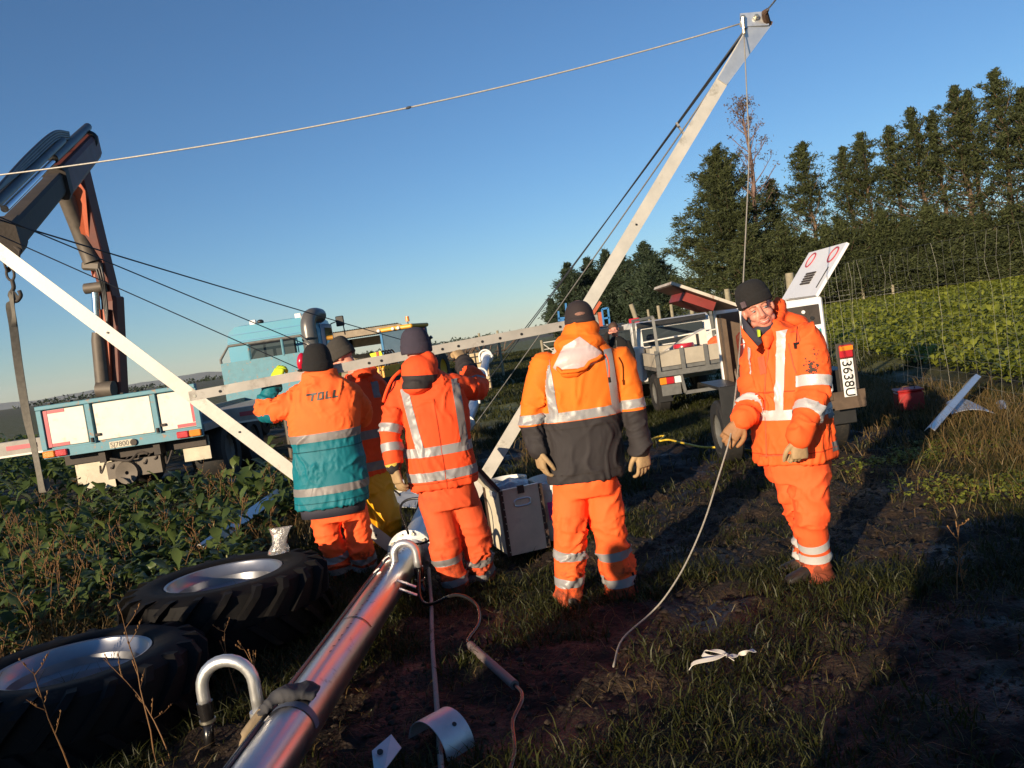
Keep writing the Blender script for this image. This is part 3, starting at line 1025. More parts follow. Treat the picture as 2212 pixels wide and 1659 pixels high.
M_chrome = mat('chromed_rod', (0.75, 0.77, 0.80), 0.12, 1.0, var=0.03)
M_sling = mat('worn_lifting_sling', (0.13, 0.12, 0.10), 0.85, var=0.3, vscale=20, bump=0.3)
M_steelbar = mat('grey_steel_frame', (0.16, 0.16, 0.15), 0.55, 0.4, var=0.25, vscale=9)
M_wood = mat('weathered_timber', (0.27, 0.22, 0.16), 0.85, var=0.3, vscale=5, bump=0.4, bscale=20)
M_postwood = mat('pale_fence_post', (0.25, 0.22, 0.15), 0.85, var=0.25, vscale=8, bump=0.4, bscale=25)
M_platew = mat('plate_white', (0.80, 0.80, 0.76), 0.4, var=0.05)
M_ink = mat('plate_black', (0.015, 0.015, 0.015), 0.5, var=0)
M_tealink = mat('teal_lettering', (0.02, 0.30, 0.33), 0.5, var=0)

class LF:
    """local frame on the ground: x right, y forward, z up"""
    def __init__(s, o, heading):
        s.o = Vector(o); s.y = Vector((heading[0], heading[1], 0)).normalized(); s.x = Vector((s.y.y, -s.y.x, 0))
        s.m = Matrix((s.x, s.y, Vector((0, 0, 1)))).transposed()
    def __call__(s, x, y, z):
        return s.o + s.m @ Vector((x, y, z))
    def box(s, mb, x0, x1, y0, y1, z0, z1, ch=0.0):
        return mb.box(s((x0 + x1) / 2, (y0 + y1) / 2, (z0 + z1) / 2), (abs(x1 - x0), abs(y1 - y0), abs(z1 - z0)), s.m, ch)

def road_wheel(f, x, y, r, w, parent, name='wheel', rim=None):
    t = MB().lathe(f(x, y, r), f.x, [(r * 0.56, -w / 2), (r * 0.92, -w / 2), (r, -w * 0.36), (r, w * 0.36), (r * 0.92, w / 2), (r * 0.56, w / 2), (r * 0.56, -w / 2)], 28).build(name, M_tyre_, parent, smooth=40)
    MB().lathe(f(x, y, r), f.x, [(0.02, -w * 0.25), (r * 0.3, -w * 0.2), (r * 0.5, -w * 0.32), (r * 0.57, -w * 0.42), (r * 0.57, w * 0.42), (r * 0.5, w * 0.3), (0.02, w * 0.25)], 20).build('rim', rim or M_steelbar, t, smooth=40)
    return t
M_tyre_ = mat('road_tyre_rubber', (0.016, 0.015, 0.014), 0.7, var=0.3, vscale=14, col2=(0.10, 0.075, 0.05), patch=0.6, pscale=6, pcut=0.55, psoft=0.2)

# ---------------- flatbed truck
t0 = D(266, 960, 12.4); t1 = D(598, 780, 21.2)
tk = LF((t0.x, 12.4, -0.02), (t1.x - t0.x, 21.2 - 12.4))
truck = thing('flatbed_truck', 'faded teal flatbed truck with white tailboard seen from behind', 'truck', tk(0, 0, 0))
HW = 1.21
tb_ = LF.box(tk, MB(), -HW, HW, 0, 0.05, 0.87, 1.0); tail = tb_.build('rear_beam', M_tealworn, truck)
tg = LF.box(tk, MB(), -HW + .03, HW - .03, 0.045, 0.075, 1.0, 1.62).build('tailboard', M_tealworn, truck)
for (a, b) in ((-HW + 0.10, -0.50), (-0.36, 0.50), (0.62, HW - 0.06)):
    LF.box(tk, MB(), a, b, 0.012, 0.044, 1.03, 1.585, 0.006).build('white_panel', M_dirtywhite, tg)
for xx in (-HW + 0.045, -0.43, 0.56, HW - 0.03):
    LF.box(tk, MB(), xx - 0.04, xx + 0.04, -0.02, 0.044, 1.002, 1.60, 0.005).build('upright', M_tealworn, tg)
LF.box(tk, MB(), -HW, HW, -0.025, 0.07, 1.602, 1.665, 0.008).build('top_rail', M_tealworn, tg)
for (x0, x1, z0, z1) in ((-HW + .10, -HW + .155, 1.03, 1.585), (-HW + .16, -HW + .42, 1.535, 1.583), (-HW + .16, -HW + .42, 1.035, 1.083), (HW - .36, HW - .07, 1.04, 1.09), (HW - .12, HW - .07, 1.10, 1.55)):
    LF.box(tk, MB(), x0, x1, 0.006, 0.011, z0, z1).build('red_stripe', M_redtape, tg)
for sg in (-1, 1):
    for k, mm in ((0, M_amber), (1, M_redlens)):
        xa = sg * (HW - 0.10 - 0.19 * k)
        LF.box(tk, MB(), xa - 0.088, xa + 0.088, -0.05, -0.002, 0.885, 0.985, 0.012).build('tail_lamp', mm, truck)
LF.box(tk, MB(), -0.20, 0.16, -0.012, -0.002, 0.885, 0.985, 0.003).build('number_plate', M_flap, truck)
text_mesh('SJ7800', 0.105, M_ink, 'plate_number', truck, tk(-0.185, -0.014, 0.90), tk.x, (0, 0, 1))
MB().tube([tk(0.17, -0.03, 0.93), tk(0.17, 0.0, 0.93)], 0.05, 14).build('plate_lamp', M_chassis, truck)
LF.box(tk, MB(), -HW, HW, 0.10, 8.4, 0.93, 1.04).build('deck', M_greyboard, truck)
for sg in (-1, 1):
    LF.box(tk, MB(), sg * 0.42 - 0.05, sg * 0.42 + 0.05, 0.15, 10.5, 0.68, 0.925).build('chassis_rail', M_chassis, truck)
LF.box(tk, MB(), -1.1, 1.1, 0.35, 0.50, 0.70, 0.86).build('cross_member', M_chassis, truck)
for (x0, x1, z0) in ((-1.00, -0.42, 0.26), (0.70, 1.12, 0.48)):
    LF.box(tk, MB(), x0, x1, 0.42, 0.435, z0, 0.84).build('mud_flap', M_flap, truck)
for y_ in (1.2, 2.5, 9.6):
    for sg in (-1, 1):
        road_wheel(tk, sg * 0.92, y_, 0.5, 0.5 if y_ < 5 else 0.28, truck)
LF.box(tk, MB(), -0.42, 0.42, 0.22, 0.34, 0.40, 0.66).build('tow_frame', M_cyl, truck)
MB().lathe(tk(-0.1, 0.2, 0.47), tk.y, [(0.03, -0.03), (0.17, -0.05), (0.19, 0.02), (0.15, 0.07), (0.03, 0.07), (0.03, -0.03)], 20).build('tow_coupling', M_cyl, truck, smooth=40)
MB().tube(bez([tk(-.3, .15, .72), tk(0, .1, .66), tk(.15, .12, .76), tk(.3, .1, .72)], 20), 0.02, 6).build('air_line', M_chassis, truck)
for xx in (-0.43, 0.56):
    LF.box(tk, MB(), xx + .05, xx + .13, -0.02, 0.011, 1.10, 1.14, 0.006).build('latch', M_chassis, tg)
    MB().tube([tk(xx, -0.03, 1.02), tk(xx, -0.03, 1.09)], 0.022, 8).build('hinge', M_chassis, tg)
for xx in (-1.0, -.7, .1, .3, .8, 1.0):
    LF.box(tk, MB(), xx, xx + .05, -0.03, 0.06, 1.664, 1.69, 0.006).build('rope_hook', M_chassis, tg)
for k in range(7):
    xx = -0.55 + .17 * k
    MB().tube(bez([tk(xx, .3, .62), tk(xx + .05, .2, .52 + .05 * (k % 3)), tk(xx + .12, .28, .7)], 8), 0.016, 6).build('brake_line', M_chassis, truck)
# headboard behind the cab
LF.box(tk, MB(), -1.15, 1.15, 8.0, 8.05, 1.04, 2.02).build('headboard', M_tealworn, truck)
gp = [tk(-1.14, 8.02, 2.02), tk(-1.14, 8.02, 2.12), tk(-0.90, 8.02, 2.42), tk(0.90, 8.02, 2.42), tk(1.14, 8.02, 2.12), tk(1.14, 8.02, 2.02)]
MB().tube(gp, 0.035, 8).build('guard_rail', M_steelbar, truck)
for xx in (-0.42, 0.42):
    MB().tube([tk(xx, 8.02, 2.0), tk(xx, 8.02, 2.42)], 0.035, 8).build('guard_post', M_tealworn, truck)
# cab
cabp = [(-1.15, 0.85), (-1.15, 2.55), (-1.08, 2.78), (-0.90, 2.90), (0.90, 2.90), (1.08, 2.78), (1.15, 2.55), (1.15, 0.85)]
mb = MB(); rr_ = []
for (y_, sx, dz) in ((8.75, 1.0, 0), (9.6, 1.0, 0.06), (10.5, 1.0, 0.02), (10.85, 0.97, -0.25)):
    rr_.append([tk(x * sx, y_, z + (dz if z > 2 else 0)) for x, z in cabp])
mb.rings(rr_)
cab = mb.build('cab', M_teal, truck, smooth=25)
LF.box(tk, MB(), -0.60, 0.55, 8.70, 8.745, 1.95, 2.38, 0.02).build('rear_window', M_glass, cab)
pts = [tk(x, 8.69, z) for x, z in ((-.62, 1.93), (-.62, 2.40), (.57, 2.40), (.57, 1.93), (-.62, 1.93))]
MB().tube(pts, 0.022, 6).build('window_seal', M_blackplastic, cab)
for z_ in (2.52, 1.85, 2.70):
    LF.box(tk, MB(), -1.13, 1.13, 8.738, 8.748, z_, z_ + 0.012).build('panel_seam', M_bluecab, cab)
LF.box(tk, MB(), 1.152, 1.165, 9.1, 10.5, 1.05, 2.70, 0.004).build('door', M_bluecab, cab)
LF.box(tk, MB(), 1.166, 1.176, 9.55, 10.4, 1.9, 2.60, 0.004).build('side_window', M_glass, cab)
for xx in (-0.55, 0.62):
    LF.box(tk, MB(), xx, xx + 0.16, 8.85, 8.95, 2.90, 3.02, 0.01).build('roof_lamp', M_clear, cab)
    MB().ell(tk(xx + 0.27, 8.9, 2.95), tk.x * 0.09, tk.y * 0.09, Vector((0, 0, .06)), 12, 8).build('beacon', M_blackplastic, cab, smooth=True)
# air intake stack on the right rear corner of the cab
sp = [tk(0.98, 8.58, 1.5), tk(0.98, 8.58, 2.2), tk(0.98, 8.60, 2.65), tk(1.02, 8.72, 2.86), tk(1.10, 8.95, 2.92), tk(1.16, 9.25, 2.90)]
MB().tube(bez(sp, 20), 0.19, 16).build('air_stack', M_stack, truck, smooth=45)
MB().tube([tk(0.98, 8.58, 2.30), tk(0.98, 8.58, 2.34)], 0.205, 16).build('stack_clamp', M_blackplastic, truck, smooth=40)
mp = [tk(1.17, 10.4, 2.70), tk(1.50, 10.4, 2.78), tk(1.52, 10.4, 2.35)]
MB().tube(mp, 0.018, 6).build('mirror_arm', M_blackplastic, truck)
LF.box(tk, MB(), 1.32, 1.54, 10.38, 10.46, 2.60, 2.88, 0.02).build('mirror', M_blackplastic, truck)
# crane outriggers across the deck
oy = 1.0
orr = LF.box(tk, MB(), -3.6, 2.3, oy - .1, oy + .12, 0.93, 1.17, 0.006).build('outrigger', M_greyboard, truck)
LF.box(tk, MB(), -3.6, 2.3, oy - .112, oy - .102, 0.925, 0.955).build('outrigger_edge', M_dirtywhite, orr)
for x0 in (-2.3, 1.5):
    LF.box(tk, MB(), x0, x0 + 0.5, oy - .109, oy - .1025, 1.03, 1.10).build('red_stripe', M_redtape, orr)
for sg, xx in ((-1, -3.5), (1, 2.2)):
    MB().tube([tk(xx, oy, 1.0), tk(xx, oy, 0.02)], 0.05, 10).build('outrigger_leg', M_cyl, orr)
    MB().tube([tk(xx, oy, 0.0), tk(xx, oy, 0.03)], 0.14, 16).build('outrigger_pad', M_chassis, orr)
LF.box(tk, MB(), -0.8, -0.7, 0.3, 8.0, 1.05, 1.12).build('deck_batten', M_greyboard, truck)

# ---------------- crane: post, inner boom, outer boom, rams
CY = 12.4 + 1.1
crane = thing('knuckle_crane', 'dark red knuckle-boom crane on the truck with its boom reaching left', 'crane', D(250, 860, CY))
pb = D(256, 905, CY); pt = D(243, 640, CY)
mb = MB(); mb.beam(pb, pt, 0.25, 0.30, up=(0, 1, 0), ch=0.02); mb.build('post', M_maroon, crane)
mb = MB(); mb.beam(D(236, 860, CY - .2), D(226, 668, CY - .2), 0.10, 0.06, up=(0, 1, 0)); mb.build('post_face', M_orange, crane)
MB().tube([D(222, 836, CY - .25), D(212, 735, CY - .25), D(211, 718, CY - .25)], [0.105, 0.10, 0.085], 16).build('lift_ram', M_cyl, crane, smooth=40)
MB().tube([D(212, 725, CY - .25), D(206, 632, CY - .25)], 0.062, 14).build('ram_rod', M_chrome, crane, smooth=40)
MB().tube([D(212, 842, CY - .3), D(246, 840, CY - .3)], 0.13, 14).build('pivot', M_cyl, crane, smooth=40)
K = D(232, 640, CY); E = D(176, 345, 13.0)
MB().tube([D(184, 624, CY - .2), D(231, 618, CY - .2)], 0.085, 14).build('pivot', M_cyl, crane, smooth=40)
inner = MB().beam(D(241, 650, CY), D(170, 360, 13.05), 0.20, 0.30, up=(0, 1, 0), ch=0.015).build('inner_boom', M_maroon, crane)
pl = [D(200, 600, CY - .16), D(214, 600, CY - .16), D(199, 520, CY - .16), D(196, 470, CY - .16), D(184, 412, 12.9), D(166, 385, 12.85), D(148, 402, 12.85)]
MB().prism(pl, (0, 0.03, 0)).build('boom_web', M_orange, inner)
MB().tube([D(199, 568, CY - .3), D(172, 500, CY - .3), D(145, 430, 12.9), D(144, 427, 12.9)], [0.125, 0.12, 0.125, 0.13], 16).build('boom_ram', M_cyl, crane, smooth=40)
MB().tube([D(146, 432, 12.9), D(132, 398, 12.7)], 0.075, 12).build('ram_rod', M_chrome, crane, smooth=40)
MB().box(D(200, 575, CY - .3), (0.30, 0.16, 0.14), Matrix.Rotation(0.2, 3, 'Y'), 0.03).build('pivot', M_cyl, crane)
for k in range(3):
    MB().tube(bez([D(205 + 6 * k, 570, CY - .35), D(214 + 5 * k, 600, CY - .36), D(222 + 3 * k, 630, CY - .3), D(226 + 3 * k, 668, CY - .28), D(232, 700, CY - .28)], 16), 0.018, 6).build('hydraulic_hose', M_blackplastic, crane, smooth=True)
E0 = D(193, 318, 12.7); T0 = D(16, 512, 7.6)
dirb = (T0 - E0).normalized()
bx_, by_, _ = frame(dirb)                       # by_ upward across the boom
outer = MB()
hexp = [(-0.09, -0.19), (0.09, -0.19), (0.12, -0.13), (0.12, 0.12), (0.09, 0.17), (-0.09, 0.17), (-0.12, 0.12), (-0.12, -0.13)]
outer.sweep(hexp, E0 - dirb * 0.25, E0.lerp(T0, 0.52))
outer = outer.build('outer_boom', M_maroon, crane)
MB().sweep([(x * 0.72, y * 0.72) for x, y in hexp], E0.lerp(T0, 0.52), E0.lerp(T0, 1.0)).build('boom_extension', M_chassis, crane)
MB().sweep([(x * 1.06, y * 1.06) for x, y in hexp], E0.lerp(T0, 0.49), E0.lerp(T0, 0.53)).build('boom_collar', M_chassis, crane)
MB().sweep([(x * 0.86, y * 0.86) for x, y in hexp], E0.lerp(T0, 0.96), E0.lerp(T0, 1.01)).build('boom_collar', M_chassis, crane)
lft = -bx_ if bx_.x > 0 else bx_
MB().tube([E0.lerp(T0, -0.05) + by_ * 0.26, E0.lerp(T0, 0.50) + by_ * 0.26], 0.06, 12).build('extension_ram', M_blackplastic, crane, smooth=40)
MB().tube([E0.lerp(T0, 0.50) + by_ * 0.24, E0.lerp(T0, 0.97) + by_ * 0.22], 0.035, 12).build('ram_rod', M_chrome, crane, smooth=40)
MB().tube([E0.lerp(T0, 0.35) + by_ * 0.36, E0.lerp(T0, 1.02) + by_ * 0.32], 0.05, 10).build('extension_ram', M_blackplastic, crane, smooth=40)
for k in range(4):
    MB().tube(bez([E0.lerp(T0, 0.25) + by_ * (0.30 + .03 * k), E0.lerp(T0, 0.42) + by_ * (0.42 + .03 * k) , E0.lerp(T0, 0.7) + by_ * (0.40 + .03 * k), E0.lerp(T0, 1.03) + by_ * (.40)], 24), 0.018, 6).build('hydraulic_hose', M_blackplastic, crane, smooth=True)
MB().tube(bez([D(190, 285, 12.6), D(203, 292, 12.6), D(207, 305, 12.6), D(201, 318, 12.6), D(190, 319, 12.6)], 16), 0.035, 8).build('hydraulic_hose', M_blackplastic, crane, smooth=True)
MB().tube(bez([D(108, 318, 11), D(116, 306, 11), D(124, 312, 11)], 10), 0.03, 8).build('hydraulic_hose', M_blackplastic, crane, smooth=True)
MB().prism([D(113, 336, 10.9), D(122, 325, 10.9), D(150, 311, 11.6), D(134, 336, 11.3)], (0, 0.05, 0)).build('boom_web', M_orange, crane)  # orange plate standing in for the sunlit upper face of the outer boom
tipq = D(34, 540, 7.6)
MB().tube([tipq + Vector((-.02, 0, .05)), tipq + Vector((.035, 0, -.01)), tipq + Vector((.02, 0, -.06)), tipq + Vector((-.05, 0, -.045))], 0.014, 6).build('tip_eye', M_chassis, crane)
# chain, hook and lifting sling hanging from the boom tip
ch0 = D(8, 545, 7.6)
sl_ = thing('lifting_sling', 'dirty grey lifting sling on a chain hanging from the crane tip', 'sling', ch0)
def chain_link(c, r, w, rot):
    pts = []
    for k in range(13):
        a = 2 * math.pi * k / 12
        p = Vector((math.cos(a) * w, 0, math.sin(a) * r))
        pts.append(c + (Matrix.Rotation(rot, 3, 'Z') @ p))
    return MB().tube(pts, 0.012, 7, cap=False)
zz_ = ch0.z - 0.03
for k in range(3):
    chain_link(Vector((ch0.x + 0.012 * k, ch0.y, zz_ - 0.085 * k)), 0.06, 0.035, 0 if k % 2 == 0 else 1.5).build('chain_link', M_chassis, sl_, smooth=True)
hk = Vector((ch0.x + 0.03, ch0.y, zz_ - 0.30))
MB().tube(bez([hk + Vector((0, 0, .07)), hk, hk + Vector((-.045, 0, -.06)), hk + Vector((0, 0, -.12)), hk + Vector((.05, 0, -.08)), hk + Vector((.045, 0, -.03))], 20), 0.019, 8).build('hook', M_chassis, sl_, smooth=True)
bot = D(97, 1060, 7.6)
def strap_strip(pts, w, nm):
    V, F = [], []
    P = bez(pts, 40)
    for i, p in enumerate(P):
        d = (P[min(i + 1, len(P) - 1)] - P[max(i - 1, 0)]).normalized()
        s = (Matrix.Rotation(0.5 * math.sin(i * .2), 3, 'Z') @ Vector((1, 0.2, 0))).normalized() * w
        nn = Vector((0, 0.004, 0))
        V += [p - s - nn, p + s - nn, p + s + nn, p - s + nn]
    for i in range(len(P) - 1):
        for k in range(4):
            F.append((4 * i + k, 4 * i + (k + 1) % 4, 4 * i + 4 + (k + 1) % 4, 4 * i + 4 + k))
    MB().add(V, F).build(nm, M_sling, sl_, smooth=40)
strap_strip([hk + Vector((-.02, 0, -.11)), D(22, 660, 7.6), D(29, 705, 7.6), D(40, 790, 7.6), D(58, 900, 7.6), D(72, 960, 7.6), D(84, 1020, 7.6), D(92, 1062, 7.6), D(99, 1055, 7.62), D(96, 1035, 7.65)], 0.034, 'webbing')
strap_strip([hk + Vector((.02, 0, -.11)), D(24, 630, 7.58), D(30, 680, 7.58), D(30, 706, 7.6)], 0.02, 'webbing')

# ---------------- white flatbed ute
ub = D(1430, 880, 14.4)
ut = LF((ub.x + 0.88, 14.4, -0.14), (-0.03, 1))
ute = thing('flatbed_ute', 'white flatbed ute with open wooden tray and red tail lamp', 'ute', ut(0, 0, 0))
M_utewhite = mat('ute_white_paint', (0.68, 0.66, 0.62), 0.4, var=0.06, vscale=3, col2=(0.35, 0.28, 0.2), patch=0.7, pscale=2.5, pcut=0.60, psoft=0.2)
M_plank = mat('grey_tray_board', (0.36, 0.32, 0.25), 0.75, var=0.2, vscale=3, bump=0.2)
LF.box(ut, MB(), -0.88, 0.88, 0, 2.2, 0.80, 0.86).build('tray_floor', M_steelbar, ute)
LF.box(ut, MB(), -0.80, 0.80, -0.02, 0.02, 0.87, 1.14).build('tailgate', M_plank, ute)
for xx in (-0.86, -0.42, 0.0, 0.42, 0.86):
    LF.box(ut, MB(), xx - 0.035, xx + 0.035, -0.05, -0.021, 0.78, 1.16).build('tailgate_strap', M_steelbar, ute)
LF.box(ut, MB(), -0.90, 0.90, -0.06, 0.0, 0.70, 0.79).build('rear_beam', M_steelbar, ute)
LF.box(ut, MB(), -0.84, -0.50, 0.02, 0.035, 0.36, 0.70).build('lamp_board', M_steelbar, ute)
LF.box(ut, MB(), 0.50, 0.84, 0.02, 0.035, 0.36, 0.70).build('lamp_board', M_steelbar, ute)
for sg in (-1, 1):
    for k, mm in enumerate((M_amber, M_redlens, M_clear)):
        xx = sg * (0.80 - 0.13 * k)
        LF.box(ut, MB(), xx - 0.06 - (0.03 if k == 1 else 0), xx + 0.06, -0.03, 0.019, 0.56, 0.68, 0.01).build('tail_lamp', mm, ute)
LF.box(ut, MB(), -0.44, 0.44, -0.03, 0.03, 0.34, 0.40).build('tow_bar', M_steelbar, ute)
for xx in (-0.44, 0.44):
    MB().beam(ut(xx, 0, 0.37), ut(xx * 1.1, 0, 0.72), 0.06, 0.05).build('tow_strut', M_steelbar, ute)
for sg in (-1, 1):
    LF.box(ut, MB(), sg * 0.86 - .03, sg * 0.86 + .03, 0.05, 1.2, 0.87, 1.10).build('side_board', M_plank, ute)
    LF.box(ut, MB(), sg * 0.86 - .06, sg * 0.86 + .06, 1.25, 2.15, 0.55, 1.22, 0.02).build('tool_locker', M_utewhite, ute)
    MB().beam(ut(sg * 0.80, 0.1, 0.86), ut(sg * 0.78, 0.25, 1.75), 0.05, 0.05).build('rack_post', M_steelbar, ute)
    MB().beam(ut(sg * 0.80, 2.15, 0.86), ut(sg * 0.78, 2.15, 1.75), 0.05, 0.05).build('rack_post', M_steelbar, ute)
    for y_ in (0.75, 3.55):
        road_wheel(ut, sg * 0.72, y_, 0.36, 0.24, ute)
    LF.box(ut, MB(), sg * 0.72 - .13, sg * 0.72 + .13, 0.36, 0.38, 0.22, 0.7).build('mud_flap', M_blackplastic, ute)
MB().beam(ut(-0.78, 0.3, 1.75), ut(-0.78, 2.2, 1.72), 0.05, 0.05).build('rack_rail', M_steelbar, ute)
cp = [(2.25, 0.5), (2.25, 1.15), (2.35, 1.60), (2.55, 1.68), (3.4, 1.66), (3.95, 1.15), (4.75, 1.02), (4.85, 0.55), (4.7, 0.42), (2.4, 0.42)]
mb = MB(); mb.prism([ut(-0.80, y_, z) for y_, z in cp], ut.x * 1.60)
ucab = mb.build('cab', M_utewhite, ute, smooth=25)
LF.box(ut, MB(), -0.62, 0.62, 2.225, 2.262, 1.18, 1.52, 0.01).build('rear_window', M_glass, ucab)
LF.box(ut, MB(), -0.70, 0.70, 2.21, 2.30, 1.56, 1.66, 0.01).build('roof_bar', M_blackplastic, ucab)
for sg in (-1, 1):
    LF.box(ut, MB(), sg * 0.802 - .004, sg * 0.802 + .004, 2.5, 3.6, 1.14, 1.56).build('side_window', M_glass, ucab)
    LF.box(ut, MB(), sg * 0.806 - .003, sg * 0.806 + .003, 2.28, 4.3, 1.0, 1.05).build('blue_stripe', M_bluecab, ucab)
    LF.box(ut, MB(), sg * 0.95 - .09, sg * 0.95 + .09, 3.5, 3.55, 1.15, 1.35, 0.02).build('mirror', M_blackplastic, ucab)
# load on the tray, each thing by itself
pn = thing('load_board', 'white board lying over the load on the ute tray', 'board', ut(-0.3, 1.2, 1.32))
MB().beam(ut(-0.80, 1.3, 1.30), ut(0.55, 1.0, 1.36), 0.35, 0.018, up=(0, 0, 1)).build('board', M_dirtywhite, pn)
wb = thing('wooden_box', 'open wooden box of tools at the left of the ute tray', 'box', ut(-0.5, 1.2, 0.87))
for (x0, x1, y0, y1) in ((-0.78, -0.15, 0.9, 0.92), (-0.78, -0.15, 1.6, 1.62), (-0.78, -0.76, 0.92, 1.6), (-0.17, -0.15, 0.92, 1.6)):
    LF.box(ut, MB(), x0, x1, y0, y1, 0.87, 1.18).build('side', M_plank, wb)
bkt = thing('paint_pail', 'steel pail with a red lid on the ute tray', 'pail', ut(-0.28, 0.35, 0.86))
MB().lathe(ut(-0.28, 0.35, 0.86), (0, 0, 1), [(0.17, 0), (0.17, 0.30), (0.16, 0.30), (0.16, 0.02), (0.01, 0.02)], 24).build('tub', M_chassis, bkt, smooth=40)
MB().lathe(ut(-0.28, 0.35, 1.16), (0, 0, 1), [(0.01, 0.05), (0.17, 0.05), (0.185, 0.03), (0.185, -0.02), (0.01, -0.02)], 24).build('lid', M_redlens, bkt, smooth=40)
wc = thing('white_case', 'sloping white case behind the pail on the ute tray', 'case', ut(0, 0.6, 0.86))
mb = MB(); mb.prism([ut(-0.55, 0.7, 0.86), ut(0.25, 0.7, 0.86), ut(0.25, 0.7, 1.40), ut(0.12, 0.7, 1.36), ut(-0.55, 0.7, 1.10)], ut.y * 0.35); mb.build('shell', M_dirtywhite, wc)
LF.box(ut, MB(), 0.05, 0.10, 0.69, 0.698, 0.95, 1.33).build('black_stripe', M_blackplastic, wc)
rgb = thing('orange_bag', 'bright orange bag slumped on the ute tray', 'bag', ut(0.45, 0.6, 0.86))
mb = MB(); mb.ell(ut(0.45, 0.7, 1.05), ut.x * 0.22, ut.y * 0.25, Vector((0, 0, .2)), 16, 10); ob = mb.build('bag_cloth', mat('orange_bag_cloth', (0.7, 0.12, 0.03), 0.7, var=0.1), rgb, smooth=True)

# ---------------- towed air compressor
kb = D(1690, 800, 8.25)
xl = D(1602, 700, 8.25).x; xr = D(1783, 700, 8.25).x
cmpc = LF(((xl + xr) / 2, 8.25, -0.03), (0.02, 1))
HWc = (xr - xl) / 2
comp = thing('air_compressor', 'white towed air compressor with both lids raised', 'compressor', cmpc(0, 0, 0))
M_cwhite = mat('compressor_white', (0.76, 0.76, 0.76), 0.4, var=0.05, vscale=3, col2=(0.42, 0.30, 0.2), patch=0.6, pscale=5, pcut=0.66, coat=0.2)
M_cred = mat('compressor_red_inside', (0.20, 0.022, 0.018), 0.6, var=0.25, vscale=5, col2=(0.20, 0.13, 0.07), patch=0.8, pscale=4, pcut=0.56, psoft=0.1)
M_brown = mat('oily_brown_metal', (0.11, 0.075, 0.05), 0.6, 0.2, var=0.35, vscale=7)
M_lidwhite = mat('grubby_lid_white', (0.50, 0.45, 0.38), 0.6, var=0.2, vscale=6, col2=(0.22, 0.10, 0.06), patch=0.8, pscale=7, pcut=0.56)
ZB, ZT, LC = 0.66, 1.63, 1.08
c_ = cmpc
rear = LF.box(c_, MB(), -HWc, HWc, 0, 0.05, ZB, ZT, 0.018).build('rear_panel', M_cwhite, comp)
LF.box(c_, MB(), -HWc + .34 - .05, HWc - .05, -0.014, -0.002, ZT - .27, ZT - .07, 0.004).build('gauge_panel', M_chassis, rear)
for k, (xx, zz, rr2, mm) in enumerate(((-.14, ZT - .17, .045, M_glass), (.06, ZT - .15, .022, M_blackplastic), (.20, ZT - .13, .018, M_clear), (.14, ZT - .22, .02, M_redlens), (-.02, ZT - .22, .015, M_redlens), (.28, ZT - .20, .018, M_blackplastic))):
    MB().tube([c_(xx, -0.03, zz), c_(xx, -0.013, zz)], rr2, 16).build('gauge', mm, rear, smooth=40)
text_mesh('AIRMAN', 0.135, M_tealink, 'lettering', rear, c_(HWc - 0.045, -0.004, ZT - .41), c_.x, (0, 0, 1), bold=0.004, align='RIGHT')
LF.box(c_, MB(), HWc - .18, HWc - .06, -0.01, -0.002, ZT - .56, ZT - .46, 0.003).build('latch_plate', M_greyboard, rear)
LF.box(c_, MB(), HWc - .15, HWc - .05, -0.03, -0.002, ZT - .64, ZT - .59, 0.012).build('handle', M_cwhite, rear)
for zz in (ZT - .72, ZB + .06):
    MB().tube([c_(HWc - .06, -0.008, zz), c_(HWc - .06, 0.0, zz)], 0.014, 10).build('screw', M_steelbar, rear)
LF.box(c_, MB(), -HWc, HWc, LC - .05, LC, ZB, ZT, 0.018).build('front_panel', M_cwhite, comp)
LF.box(c_, MB(), HWc - .03, HWc, 0.06, LC - .06, ZB, ZT - .02).build('side_panel', M_cwhite, comp)
LF.box(c_, MB(), -0.10, 0.16, 0.052, LC - .052, ZT - .03, ZT - .003).build('roof_spine', M_cwhite, comp)
LF.box(c_, MB(), -HWc + .004, HWc - .04, LC - .075, LC - .052, ZB, ZT - .04).build('inner_lining', M_brown, comp)
LF.box(c_, MB(), -HWc - .01, -HWc + .11, LC - .06, LC + .01, ZB - .12, ZT + .005, 0.006).build('door_post', M_cwhite, comp)
LF.box(c_, MB(), -HWc + .02, -HWc + .07, LC - .2, LC - .1, ZB - .1, ZT - .05).build('inner_post', M_brown, comp)
LF.box(c_, MB(), -HWc, HWc, 0.052, LC - .052, ZB - .14, ZB).build('base_frame', M_brown, comp)
LF.box(c_, MB(), -HWc + .10, HWc - .06, 0.10, 0.55, ZB, ZB + .62, 0.03).build('tank', M_cred, comp)
LF.box(c_, MB(), -HWc + .16, HWc - .06, 0.60, .95, ZB, ZB + .70, 0.04).build('engine_block', M_cred, comp)
MB().tube([c_(-HWc + .12, .35, ZB + .66), c_(-HWc + .14, .35, ZB + .86)], 0.055, 14).build('filter', M_flap, comp, smooth=40)
MB().tube([c_(-HWc + .14, .3, ZB + .62), c_(-HWc + .14, .3, ZB + .66)], 0.04, 10).build('yellow_cap', M_amber, comp)
for k in range(5):
    MB().tube(bez([c_(-HWc + .05, .15 + .1 * k, ZB + .05), c_(-HWc + .03, .2 + .1 * k, ZB + .18 + .03 * k), c_(-HWc + .09, .25 + .1 * k, ZB + .3)], 10), 0.014, 6).build('pipework', M_brown, comp)
